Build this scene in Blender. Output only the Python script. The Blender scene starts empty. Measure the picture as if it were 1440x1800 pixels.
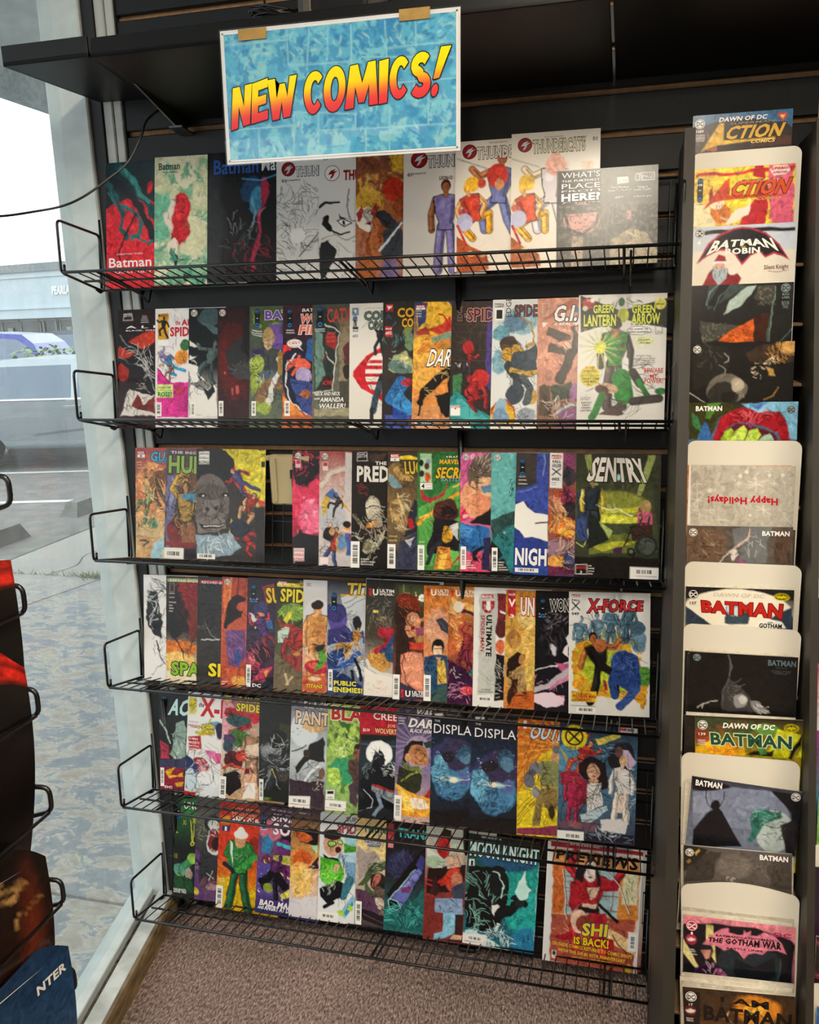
import bpy, bmesh, math, random
import numpy as np
from mathutils import Matrix, Vector

# ------------------------------------------------------------------ camera, sky, exposure
scene = bpy.context.scene
C = scene.collection
cam_d = bpy.data.cameras.new('camera'); cam = bpy.data.objects.new('camera', cam_d); C.objects.link(cam)
cam_d.sensor_fit = 'VERTICAL'; cam_d.sensor_height = 36.0; cam_d.lens = 1498.75 / 1800 * 36
cam_d.clip_start = 0.05; cam_d.clip_end = 300
CAM = Vector((1.136731, -1.723892, 1.509236))
_R, _U, _F = Vector((0.968809, 0.246355, -0.026806)), Vector((-0.029006, 0.220162, 0.975032)), Vector((-0.246106, 0.943842, -0.220440))
_m = Matrix((_R, _U, -_F)).transposed().to_4x4(); _m.translation = CAM
cam.matrix_world = _m
scene.camera = cam
scene.view_settings.view_transform = 'Standard'; scene.view_settings.look = 'None'
scene.view_settings.exposure = 0.0; scene.view_settings.gamma = 1.0; scene.view_settings.use_curve_mapping = False
scene.cycles.use_denoising = True
scene.cycles.max_bounces = 7; scene.cycles.diffuse_bounces = 3; scene.cycles.glossy_bounces = 3
scene.cycles.transparent_max_bounces = 12; scene.cycles.sample_clamp_indirect = 6.0
scene.cycles.caustics_reflective = False; scene.cycles.caustics_refractive = False

SKY = 2.9
world = bpy.data.worlds.new('overcast'); scene.world = world; world.use_nodes = True
_nt = world.node_tree; _bg = _nt.nodes['Background']
_bg.inputs[0].default_value = (0.93, 0.965, 1.0, 1); _bg.inputs[1].default_value = SKY
LAMP = 45.0          # ceiling diffuser strength
LAMP_COL = (1.0, 0.88, 0.71)

# ------------------------------------------------------------------ helpers
def lin(h):
    if isinstance(h, tuple): return h
    if len(h) == 3: h = ''.join(c * 2 for c in h)
    v = [int(h[i:i + 2], 16) / 255 for i in (0, 2, 4)]
    return tuple(x / 12.92 if x <= .04045 else ((x + .055) / 1.055) ** 2.4 for x in v)

class N:
    def __init__(s, name):
        s.m = bpy.data.materials.new(name); s.m.use_nodes = True; s.t = s.m.node_tree
        s.b = s.t.nodes['Principled BSDF']; s.out = s.t.nodes['Material Output']
    def n(s, typ, **kw):
        x = s.t.nodes.new(typ)
        for k, v in kw.items():
            if k.startswith('i_'):
                kk = k[2:]; x.inputs[int(kk) if kk.isdigit() else kk].default_value = v
            else: setattr(x, k, v)
        return x
    def l(s, a, b): s.t.links.new(a, b)
    def ramp(s, stops, interp='LINEAR'):
        r = s.n('ShaderNodeValToRGB'); cr = r.color_ramp; cr.interpolation = interp
        while len(cr.elements) > 1: cr.elements.remove(cr.elements[-1])
        for i, (p, c) in enumerate(stops):
            e = cr.elements[0] if i == 0 else cr.elements.new(p)
            e.position = p; e.color = (*c, 1) if len(c) == 3 else c
        return r

def mat(name, col, rough=.5, metal=0, spec=.5, noise=0, nscale=40, bump=0, bscale=200, stretch=None, col2=None):
    w = N(name); b = w.b; c = lin(col)
    b.inputs['Base Color'].default_value = (*c, 1); b.inputs['Roughness'].default_value = rough
    b.inputs['Metallic'].default_value = metal; b.inputs['Specular IOR Level'].default_value = spec
    tc = w.n('ShaderNodeTexCoord'); mp = w.n('ShaderNodeMapping'); w.l(tc.outputs['Object'], mp.inputs[0])
    if stretch: mp.inputs['Scale'].default_value = stretch
    if noise or col2:
        nz = w.n('ShaderNodeTexNoise', i_Scale=nscale, i_Detail=5.0); w.l(mp.outputs[0], nz.inputs['Vector'])
        c2 = lin(col2) if col2 else tuple(x * (1 - noise) for x in c)
        c1 = c if col2 else tuple(min(1, x * (1 + noise)) for x in c)
        r = w.ramp([(.35, c2), (.65, c1)]); w.l(nz.outputs['Fac'], r.inputs[0]); w.l(r.outputs[0], b.inputs['Base Color'])
    if bump:
        nz = w.n('ShaderNodeTexNoise', i_Scale=bscale, i_Detail=3.0); w.l(mp.outputs[0], nz.inputs['Vector'])
        bp = w.n('ShaderNodeBump', i_Strength=bump, i_Distance=.004); w.l(nz.outputs['Fac'], bp.inputs['Height']); w.l(bp.outputs[0], b.inputs['Normal'])
    return w.m

class MB:
    """collects simple shapes and links them as one mesh object"""
    def __init__(s): s.v = []; s.f = []; s.c = []; s.col = None
    def add(s, vs, fs):
        o = len(s.v); s.v += [tuple(v) for v in vs]; s.f += [tuple(i + o for i in f) for f in fs]
        s.c += [s.col or (1, 1, 1, 0)] * len(vs); return s
    def box(s, a, b, M=None, bev=0):
        x0, y0, z0 = a; x1, y1, z1 = b
        if bev:
            e = bev; vs = []
            for (x, ex) in ((x0, e), (x1, -e)):
                for (y, ey) in ((y0, e), (y1, -e)):
                    for (z, ez) in ((z0, e), (z1, -e)): vs += [(x + ex, y + ey, z), (x + ex, y, z + ez), (x, y + ey, z + ez)]
            bm = bmesh.new(); [bm.verts.new(v) for v in vs]; bmesh.ops.convex_hull(bm, input=bm.verts[:]); bm.verts.index_update()
            vv = [v.co.copy() for v in bm.verts]; ff = [[q.index for q in f.verts] for f in bm.faces]; bm.free()
            if M: vv = [M @ q for q in vv]
            return s.add(vv, ff)
        vs = [Vector(q) for q in ((x0, y0, z0), (x1, y0, z0), (x1, y1, z0), (x0, y1, z0), (x0, y0, z1), (x1, y0, z1), (x1, y1, z1), (x0, y1, z1))]
        if M: vs = [M @ q for q in vs]
        return s.add(vs, [(0, 3, 2, 1), (4, 5, 6, 7), (0, 1, 5, 4), (1, 2, 6, 5), (2, 3, 7, 6), (3, 0, 4, 7)])
    def tube(s, pts, r, n=8, closed=False, caps=True):
        pts = [Vector(p) for p in pts]; k = len(pts); rings = []
        t0 = (pts[1] - pts[0]).normalized(); ref = Vector((0, 0, 1)) if abs(t0.z) < .9 else Vector((1, 0, 0))
        u = t0.cross(ref).normalized()
        for i, p in enumerate(pts):
            if closed: t = (pts[(i + 1) % k] - pts[i - 1]).normalized()
            else: t = ((pts[min(i + 1, k - 1)] - p).normalized() + (p - pts[max(i - 1, 0)]).normalized()).normalized() if 0 < i < k - 1 else (pts[min(i + 1, k - 1)] - pts[max(i - 1, 0)]).normalized()
            u = (u - t * u.dot(t)).normalized(); w = t.cross(u)
            rr = r[i] if isinstance(r, (list, tuple)) else r
            rings.append([p + (u * math.cos(a) + w * math.sin(a)) * rr for a in (2 * math.pi * j / n for j in range(n))])
        vs = [q for g in rings for q in g]; fs = []
        for i in range(k if closed else k - 1):
            a, b = i * n, ((i + 1) % k) * n
            fs += [(a + j, a + (j + 1) % n, b + (j + 1) % n, b + j) for j in range(n)]
        if caps and not closed: fs += [tuple(range(n))[::-1], tuple((k - 1) * n + j for j in range(n))]
        return s.add(vs, fs)
    def prism(s, poly, axis, a, b, M=None):
        """extrude a 2D outline; axis = the index of the extruded coordinate"""
        def mk(p, h):
            q = [p[0], p[1]]; q.insert(axis, h); return Vector(q)
        n = len(poly); vs = [mk(p, a) for p in poly] + [mk(p, b) for p in poly]
        if M: vs = [M @ q for q in vs]
        return s.add(vs, [tuple(range(n))[::-1], tuple(range(n, 2 * n))] + [(i, (i + 1) % n, n + (i + 1) % n, n + i) for i in range(n)])
    def mesh(s, name, m, smooth=False):
        me = bpy.data.meshes.new(name); me.from_pydata(s.v, [], s.f); me.materials.append(m)
        if any(c[3] >= 0 and c != (1, 1, 1, 0) for c in s.c):
            at = me.color_attributes.new('Col', 'FLOAT_COLOR', 'POINT'); at.data.foreach_set('color', np.array(s.c, 'f').ravel())
        bm = bmesh.new(); bm.from_mesh(me); bmesh.ops.recalc_face_normals(bm, faces=bm.faces[:]); bm.to_mesh(me); bm.free()
        if smooth: me.shade_smooth()
        return me
    def build(s, name, m, parent=None, smooth=False):
        return link(name, s.mesh(name, m, smooth), parent)

def link(name, me, parent=None):
    o = bpy.data.objects.new(name, me); C.objects.link(o)
    if parent: o.parent = parent
    return o
def tag(o, label=None, cat=None, group=None, kind=None):
    if label: o['label'] = label
    if cat: o['category'] = cat
    if group: o['group'] = group
    if kind: o['kind'] = kind
    return o
def empty(name, loc=(0, 0, 0), rz=0):
    o = bpy.data.objects.new(name, None); C.objects.link(o); o.location = loc; o.rotation_euler = (0, 0, rz); o.empty_display_size = .05; return o
def rounded(pts, r, n=4):
    """polyline with rounded corners"""
    pts = [Vector(p) for p in pts]; out = [pts[0]]
    for a, b, c in zip(pts, pts[1:], pts[2:]):
        d1 = (a - b); d2 = (c - b); k = min(r, d1.length * .45, d2.length * .45)
        p, q = b + d1.normalized() * k, b + d2.normalized() * k
        out += [(p * (1 - t) + b * t) * (1 - t) + (b * (1 - t) + q * t) * t for t in [i / n for i in range(n + 1)]]
    return out + [pts[-1]]

# ------------------------------------------------------------------ materials
def print_mat():
    w = N('printed_paper'); b = w.b
    at = w.n('ShaderNodeAttribute', attribute_name='Col')
    tc = w.n('ShaderNodeTexCoord'); oi = w.n('ShaderNodeObjectInfo')
    ad = w.n('ShaderNodeVectorMath', operation='MULTIPLY_ADD'); ad.inputs[1].default_value = (1, 1, 1)
    rv = w.n('ShaderNodeVectorMath', operation='SCALE'); rv.inputs[0].default_value = (7.3, 3.1, 5.7)
    w.l(oi.outputs['Random'], rv.inputs['Scale']); w.l(tc.outputs['Object'], ad.inputs[0]); w.l(rv.outputs[0], ad.inputs[2])
    n1 = w.n('ShaderNodeTexNoise', i_Scale=62.0, i_Detail=3.5, i_Roughness=.6, i_Distortion=1.3); w.l(ad.outputs[0], n1.inputs['Vector'])
    n2 = w.n('ShaderNodeTexNoise', i_Scale=210.0, i_Detail=2.0, i_Distortion=2.2); w.l(ad.outputs[0], n2.inputs['Vector'])
    r1 = w.ramp([(.28, (.30,) * 3), (.40, (.62,) * 3), (.46, (.95,) * 3), (.56, (1.05,) * 3), (.60, (1.35,) * 3), (.72, (1.7,) * 3)])
    r2 = w.ramp([(.28, (.68,) * 3), (.38, (.96,) * 3), (.62, (1.0,) * 3), (.70, (1.15,) * 3)])
    w.l(n1.outputs['Fac'], r1.inputs[0]); w.l(n2.outputs['Fac'], r2.inputs[0])
    m1 = w.n('ShaderNodeMix', data_type='RGBA', blend_type='MULTIPLY'); m1.inputs['Factor'].default_value = 1
    w.l(r1.outputs[0], m1.inputs['A']); w.l(r2.outputs[0], m1.inputs['B'])
    m2 = w.n('ShaderNodeMix', data_type='RGBA', blend_type='MULTIPLY')
    w.l(at.outputs['Alpha'], m2.inputs['Factor']); w.l(at.outputs['Color'], m2.inputs['A']); w.l(m1.outputs['Result'], m2.inputs['B'])
    w.l(m2.outputs['Result'], b.inputs['Base Color'])
    b.inputs['Roughness'].default_value = .22; b.inputs['Specular IOR Level'].default_value = .30
    return w.m
PRINT = print_mat()
WIRE = mat('black_wire', '0c0c0d', .34, 0, .5)
SLAT = mat('dark_laminate', '121314', .46, 0, .3, noise=.12, nscale=120, stretch=(1, 1, .3))
MDF = mat('raw_fibreboard', '94704f', .85, noise=.15, nscale=90)
BLACK = mat('black_plastic', '0d0d0e', .45)
SHELF = mat('black_shelf_laminate', '0a0a0b', .42, 0, .3, noise=.1, nscale=80)
ALU = mat('pale_painted_aluminium', 'd3dcda', .45, noise=.12, nscale=18, col2='c0cac9')
ALUW = mat('white_weathered_trim', 'd2d5d0', .55, noise=.2, nscale=14, col2='a9aca7', stretch=(1, 1, .15))
GASKET = mat('black_gasket', '17191b', .6)
GRIT = mat('dirty_track', '2c2826', .95, col2='6a625a', nscale=60)
WOOD = mat('tan_wood_molding', '8a7450', .55, col2='5d4c33', nscale=22, stretch=(1, 1, 6))
CREAM = mat('cream_card', 'd6cfbe', .5, noise=.02, nscale=8)
TAPE = mat('tan_tape', 'a5823f', .4, noise=.12, nscale=60)
BEIGE = mat('beige_plastic', 'b3a279', .5)
PARTI = mat('dark_rack_panel', '2d2820', .5, 0, .25, noise=.1, nscale=30, stretch=(1, 1, .1))
CHROME = mat('dull_steel', '8c8f90', .35, 1.0)
CONC = mat('concrete_grey', '7e8079', .9, col2='66685f', nscale=9, bump=.3)
ASPH = mat('grey_asphalt', '84817c', .92, col2='6e6b68', nscale=6, bump=.3, bscale=60)
PAINTL = mat('white_road_paint', 'dfe2e2', .8, noise=.08, nscale=30)
TYRE = mat('tyre_rubber', '1a1b1d', .8)
PAGES = (.62, .59, .52, 0)

def carpet():
    w = N('brown_carpet'); b = w.b; tc = w.n('ShaderNodeTexCoord')
    mp = w.n('ShaderNodeMapping'); mp.inputs['Scale'].default_value = (1, .38, 1); w.l(tc.outputs['Object'], mp.inputs[0])
    a = w.n('ShaderNodeTexNoise', i_Scale=230.0, i_Detail=4.0, i_Roughness=.7); w.l(mp.outputs[0], a.inputs['Vector'])
    v = w.n('ShaderNodeTexVoronoi', i_Scale=260.0); w.l(mp.outputs[0], v.inputs['Vector'])
    big = w.n('ShaderNodeTexNoise', i_Scale=3.0, i_Detail=2.0); w.l(tc.outputs['Object'], big.inputs['Vector'])
    r = w.ramp([(.33, lin('4a3c38')), (.45, lin('8a736b')), (.56, lin('b3998e')), (.68, lin('dcc7b8'))]); w.l(a.outputs['Fac'], r.inputs[0])
    m = w.n('ShaderNodeMix', data_type='RGBA', blend_type='MULTIPLY'); m.inputs['Factor'].default_value = .6
    rb = w.ramp([(.3, (.75,) * 3), (.7, (1.1,) * 3)]); w.l(big.outputs['Fac'], rb.inputs[0])
    w.l(r.outputs[0], m.inputs['A']); w.l(rb.outputs[0], m.inputs['B']); w.l(m.outputs['Result'], b.inputs['Base Color'])
    b.inputs['Roughness'].default_value = .95; b.inputs['Specular IOR Level'].default_value = .15
    mm = w.n('ShaderNodeMath', operation='ADD'); w.l(a.outputs['Fac'], mm.inputs[0]); w.l(v.outputs['Distance'], mm.inputs[1])
    bp = w.n('ShaderNodeBump', i_Strength=.9, i_Distance=.006); w.l(mm.outputs[0], bp.inputs['Height']); w.l(bp.outputs[0], b.inputs['Normal'])
    return w.m
CARPET = carpet()

def sidewalk_mat():
    w = N('patchy_concrete'); b = w.b; tc = w.n('ShaderNodeTexCoord'); mp = w.n('ShaderNodeMapping')
    mp.inputs['Scale'].default_value = (1.6, 2.6, 1); mp.inputs['Rotation'].default_value = (0, 0, .5); w.l(tc.outputs['Object'], mp.inputs[0])
    a = w.n('ShaderNodeTexNoise', i_Scale=4.5, i_Detail=12.0, i_Roughness=.72, i_Distortion=.5); w.l(mp.outputs[0], a.inputs['Vector'])
    f = w.n('ShaderNodeTexNoise', i_Scale=60.0, i_Detail=5.0); w.l(tc.outputs['Object'], f.inputs['Vector'])
    r = w.ramp([(.38, lin('a39c8e')), (.475, lin('b9b2a4')), (.495, lin('cfcabf')), (.505, lin('8f979c')), (.62, lin('858f97'))]); w.l(a.outputs['Fac'], r.inputs[0])
    rf = w.ramp([(.3, (.82,) * 3), (.7, (1.08,) * 3)]); w.l(f.outputs['Fac'], rf.inputs[0])
    # painted grey skin wears off near the door; the far slabs are bare
    sp = w.n('ShaderNodeSeparateXYZ'); w.l(tc.outputs['Object'], sp.inputs[0])
    mr = w.n('ShaderNodeMapRange', i_1=2.0, i_2=3.1); w.l(sp.outputs['Y'], mr.inputs[0])
    mx = w.n('ShaderNodeMix', data_type='RGBA'); w.l(mr.outputs[0], mx.inputs['Factor']); w.l(r.outputs[0], mx.inputs['A']); mx.inputs['B'].default_value = (*lin('a8a59c'), 1)
    m = w.n('ShaderNodeMix', data_type='RGBA', blend_type='MULTIPLY'); m.inputs['Factor'].default_value = 1
    w.l(mx.outputs['Result'], m.inputs['A']); w.l(rf.outputs[0], m.inputs['B']); w.l(m.outputs['Result'], b.inputs['Base Color'])
    b.inputs['Roughness'].default_value = .75
    bp = w.n('ShaderNodeBump', i_Strength=.35, i_Distance=.02); w.l(a.outputs['Fac'], bp.inputs['Height']); w.l(bp.outputs[0], b.inputs['Normal'])
    return w.m
WALK = sidewalk_mat()

def glass_mat(name='window_glass', dust=.085, tint=(.93, .96, .96), gloss=.5):
    w = N(name); t = w.t
    tr = w.n('ShaderNodeBsdfTransparent'); tr.inputs[0].default_value = (*tint, 1)
    gl = w.n('ShaderNodeBsdfGlossy'); gl.inputs['Roughness'].default_value = .02
    lw = w.n('ShaderNodeFresnel'); ge = w.n('ShaderNodeNewGeometry'); io = w.n('ShaderNodeMath', operation='MULTIPLY_ADD'); io.inputs[1].default_value = 1 / 1.45 - 1.45; io.inputs[2].default_value = 1.45
    w.l(ge.outputs['Backfacing'], io.inputs[0]); w.l(io.outputs[0], lw.inputs['IOR']); mu = w.n('ShaderNodeMath', operation='MULTIPLY'); mu.inputs[1].default_value = gloss
    w.l(lw.outputs[0], mu.inputs[0]); m1 = w.n('ShaderNodeMixShader'); w.l(mu.outputs[0], m1.inputs[0]); w.l(tr.outputs[0], m1.inputs[1]); w.l(gl.outputs[0], m1.inputs[2])
    df = w.n('ShaderNodeBsdfTranslucent'); df.inputs[0].default_value = (.8, .85, .88, 1)
    d2 = w.n('ShaderNodeBsdfDiffuse'); d2.inputs[0].default_value = (.8, .85, .88, 1)
    md = w.n('ShaderNodeMixShader'); md.inputs[0].default_value = .5; w.l(df.outputs[0], md.inputs[1]); w.l(d2.outputs[0], md.inputs[2])
    tc = w.n('ShaderNodeTexCoord'); mp = w.n('ShaderNodeMapping'); mp.inputs['Scale'].default_value = (1, 1, .35); w.l(tc.outputs['Object'], mp.inputs[0])
    nz = w.n('ShaderNodeTexNoise', i_Scale=14.0, i_Detail=8.0, i_Roughness=.75); w.l(mp.outputs[0], nz.inputs['Vector'])
    r = w.ramp([(.35, (dust * .5,) * 3), (.7, (dust * 1.6,) * 3)]); w.l(nz.outputs['Fac'], r.inputs[0])
    m2 = w.n('ShaderNodeMixShader'); w.l(r.outputs[0], m2.inputs[0]); w.l(m1.outputs[0], m2.inputs[1]); w.l(md.outputs[0], m2.inputs[2])
    w.l(m2.outputs[0], w.out.inputs['Surface']); t.nodes.remove(w.b)
    return w.m
GLASS = glass_mat()
SLEEVE = glass_mat('clear_plastic_sleeve', .01, (.97, .97, .97), .8)

def emit(name, col, s):
    w = N(name); e = w.n('ShaderNodeEmission'); e.inputs[0].default_value = (*col, 1); e.inputs[1].default_value = s
    w.l(e.outputs[0], w.out.inputs['Surface']); w.t.nodes.remove(w.b); return w.m
DIFFUSER = emit('lamp_diffuser', LAMP_COL, LAMP)
WHITE_METAL = mat('white_metal', 'd8d8d4', .5)

# ------------------------------------------------------------------ the room
WY = .06                                  # front face of the slat wall
wall = MB().box((.055, WY + .012, 0), (4.5, WY + .09, 2.82)).build('wall_back', MDF); tag(wall, kind='structure')
sl = MB().box((.058, WY, -.0325), (4.5, WY + .0125, .0325), bev=.0018)
slm = sl.mesh('slat', SLAT)
for k in range(-8, 28):
    z = 2.147 - (k + .5) * .0762
    o = link('slat', slm, wall); o.location = (0, 0, z)
floor = MB().box((-.02, -5.2, -.06), (4.5, WY + .09, 0)).build('floor', CARPET); tag(floor, kind='structure')
bb = MB().box((.06, WY - .008, 0), (4.5, WY, .062), bev=.002).build('baseboard_back', BLACK); tag(bb, kind='structure')
PLASTER = mat('plaster_wall', '45413b', .85, noise=.04, nscale=6)
CEILM = mat('ceiling_tile', '7d796f', .9, noise=.06, nscale=60)
tag(MB().box((4.5, -5.2, 0), (4.6, WY + .09, 2.82)).build('wall_right', PLASTER), kind='structure')
tag(MB().box((-.9, -5.3, 0), (4.6, -5.2, 2.82)).build('wall_front', PLASTER), kind='structure')
ce = MB().box((-.3, -5.3, 2.82), (4.6, WY + .09, 2.92)).build('ceiling', CEILM); tag(ce, kind='structure')

# left shop window: local frame s (along the glass, towards the viewer) and n (outwards), turned 9.5 degrees off square
A0 = Vector((0, .05, 0)); DS = Vector((.165, -.986, 0)); DN = Vector((-.986, -.165, 0))
WM = Matrix((DN, DS, Vector((0, 0, 1)))).transposed().to_4x4(); WM.translation = A0       # local x = n, y = s
win = empty('window_1'); tag(win, kind='structure')
def wbox(name, a, b, m, parent=win, bev=.002): return MB().box(a, b, WM, bev).build(name, m, parent)
wbox('pane', (.082, .0, .05), (.088, 4.6, 2.70), GLASS, bev=0)
wbox('outer_sill', (.060, -.02, -.01), (.112, 4.6, .046), ALU)
wbox('track', (.044, -.02, -.01), (.062, 4.6, .026), GRIT, bev=0)
wbox('inner_sill', (.004, -.02, -.01), (.045, 4.6, .040), ALUW)
wbox('header', (.03, -.02, 2.68), (.13, 4.6, 2.92), ALU)
wbox('mullion', (.05, 2.5, .04), (.12, 2.56, 2.7), ALU)
wl = MB().box((-.02, 4.6, 0), (.12, 5.3, 2.82), WM).build('wall_left', PLASTER); tag(wl, kind='structure')
md = MB().prism([(-.016, 0), (.005, 0), (.005, .040), (-.004, .040), (-.010, .034), (-.013, .012)], 1, -.03, 4.6, WM).build('trim_1', WOOD); tag(md, kind='structure')
# jamb in the corner: pale mullion, black gasket, two weathered strips
jb = empty('trim_2'); tag(jb, kind='structure')
MB().box((-.115, .035, -.01), (-.016, .16, 2.9), bev=.003).build('pale_post', ALU, jb)
MB().box((-.018, .045, .0), (.012, .13, 2.9), bev=.001).build('gasket_strip', GASKET, jb)
MB().box((.012, .050, .0), (.034, .13, 2.9), bev=.002).build('trim_strip', ALUW, jb)
MB().box((.036, .053, .0), (.055, .13, 2.9), bev=.002).build('trim_strip', ALUW, jb)
MB().box((.033, .058, .0), (.058, .13, 2.9)).build('gasket_strip', GASKET, jb)

# ceiling lamps (real fittings; they light the rack and put the glare on its top row)
def lamp(x, y, w, l, label):
    t = empty('ceiling_light', (x, y, 2.82)); tag(t, label, 'lamp', 'ceiling lights of the shop')
    f = MB()
    for a, b in (((-w/2-.03, -l/2-.03, -.06), (-w/2, l/2+.03, 0)), ((w/2, -l/2-.03, -.06), (w/2+.03, l/2+.03, 0)), ((-w/2, -l/2-.03, -.06), (w/2, -l/2, 0)), ((-w/2, l/2, -.06), (w/2, l/2+.03, 0)), ((-w/2, -l/2, -.02), (w/2, l/2, 0))): f.box(a, b)
    f.build('frame', WHITE_METAL, t)
    MB().box((-w/2, -l/2, -.05), (w/2, l/2, -.045)).build('diffuser', DIFFUSER, t)
lamp(1.25, -1.75, .30, 1.2, 'long ceiling light over the place where one stands before the rack')
lamp(2.9, -1.75, .30, 1.2, 'long ceiling light in front of the right-hand rack')
lamp(1.25, -3.9, .30, 1.2, 'long ceiling light over the back of the shop')
lamp(2.9, -3.9, .30, 1.2, 'long ceiling light over the far back corner of the shop')

# ------------------------------------------------------------------ overhead shelves, sign, cable
def board_shelf(name, x0, x1, zf, zb, label, yf=-.255, br=()):
    t = empty(name, (x0, WY, zb)); tag(t, label, 'shelf')
    a = math.atan2(zf - zb, WY - yf); L = math.hypot(zf - zb, WY - yf)
    M = Matrix.Rotation(-a, 4, 'X')
    MB().box((0, -L, 0), (x1 - x0, 0, .008), M, .001).build('shelf_board', SHELF, t)
    MB().box((0, -L, -.0), (x1 - x0, -L + .006, .034), M, .001).build('front_edge', SHELF, t)
    MB().box((0, -L + .006, .0), (.006, 0, .03), M).build('side_edge', SHELF, t)
    for bx in br:
        MB().prism([(0, -.030), (-.05, -.026), (-.2, .0), (0, .0)], 0, bx, bx + .004, M).box((bx - .012, -.05, -.030), (bx + .018, .0, -.026), M).build('bracket', CHROME, t)
    return t
board_shelf('wall_shelf', .008, .186, 1.980, 1.985, 'short black shelf reaching past the wall edge in front of the window')
board_shelf('wall_shelf', .19, 1.09, 1.978, 1.934, 'long black shelf above the comics that the blue sign hangs from', br=(.012,))
board_shelf('wall_shelf', 1.095, 2.6, 1.978, 1.936, 'long black shelf over the right-hand rack')

# sensor sticks and a cable coil on top of the shelf
t = empty('charging_puck', (.585, -.20, 2.005)); tag(t, 'small dark upright device with a shiny front, on the shelf above the sign', 'device')
MB().prism([(-.011, -.02), (.011, -.02), (.013, .02), (-.013, .02)], 2, 0, .055).build('case', mat('gunmetal', '4a4c4e', .3, .6), t)
MB().box((-.002, -.023, .002), (.012, -.0195, .052), bev=.001).build('front_plate', mat('bronze_plate', '6d655a', .25, .7), t)
t = empty('shelf_bracket', (.705, -.19, 2.004)); tag(t, 'black flat-topped bracket standing on the shelf behind the sign', 'bracket')
MB().prism([(-.026, 0), (-.020, .045), (.020, .045), (.024, 0), (.016, 0), (.013, .038), (-.014, .038), (-.018, 0)], 1, -.01, .01).build('frame', BLACK, t)
MB().box((-.015, -.004, 0), (.014, .004, .038)).build('plate', mat('dark_plate', '37332e', .5), t)
random.seed(5)
pts = []
for i in range(90):
    a = i * .55; pts.append((.525 + .036 * math.cos(a) + random.uniform(-.006, .006), -.21 + .02 * math.sin(a * 1.03), 2.010 + .012 * (1 + math.sin(a * .37)) + .004 * math.sin(a * 2)))
t = MB().tube(pts, .0022, 6).build('cable_coil', BLACK); tag(t, 'coil of thin black cable heaped on the shelf behind the sign', 'cable')
pts = rounded([(.50, -.20, 2.02), (.49, -.15, 2.10), (.478, -.10, 2.25), (.47, .05, 2.5)], .05)
t = MB().tube(pts, .002, 6).build('black_cable', BLACK); tag(t, 'thin black cord rising from the cable coil up the wall', 'cable')

# loose cable from under the shelf to the left, past the window
cab = [(0.19024, -0.02000, 1.94428), (0.17268, -0.05000, 1.91591), (0.16834, -0.07000, 1.88248), (0.14561, -0.09000, 1.83249), (0.11582, -0.12000, 1.79783), (0.08458, -0.16000, 1.76254), (0.06174, -0.20000, 1.74126), (0.02663, -0.24000, 1.72844), (-0.00251, -0.30000, 1.71563), (-0.02555, -0.36000, 1.71268)]
def smooth_line(P, n=8):
    P = [Vector(p) for p in P]; P = [P[0] * 2 - P[1]] + P + [P[-1] * 2 - P[-2]]; out = []
    for i in range(1, len(P) - 2):
        a, b, c, d = P[i-1:i+3]
        for k in range(n):
            t = k / n; out.append(.5 * ((2*b) + (c-a)*t + (2*a-5*b+4*c-d)*t*t + (3*b-a-3*c+d)*t**3))
    return out + [P[-2]]
t = MB().tube(smooth_line(cab), .0024, 6, caps=True).build('loose_cable', BLACK); tag(t, 'loose black cable drooping from under the shelf across the window', 'cable')

# beige box on the slat wall seen through the gap of the third shelf
t = empty('power_box', (.352, WY, 1.105)); tag(t, 'beige plastic box on the wall behind the gap in the third shelf', 'box')
MB().box((.0, -.022, .0), (.10, 0, .115), bev=.004).build('case', BEIGE, t)
MB().box((.012, -.026, .008), (.018, -.02, .107), bev=.001).build('ridge', BEIGE, t)
MB().box((-.012, -.016, .10), (.0, 0, .112), bev=.003).build('catch', BEIGE, t)
MB().box((.052, -.028, .062), (.064, -.02, .082), bev=.001).box((.056, -.03, .044), (.066, -.02, .06), bev=.001).build('plug', BLACK, t)

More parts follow.
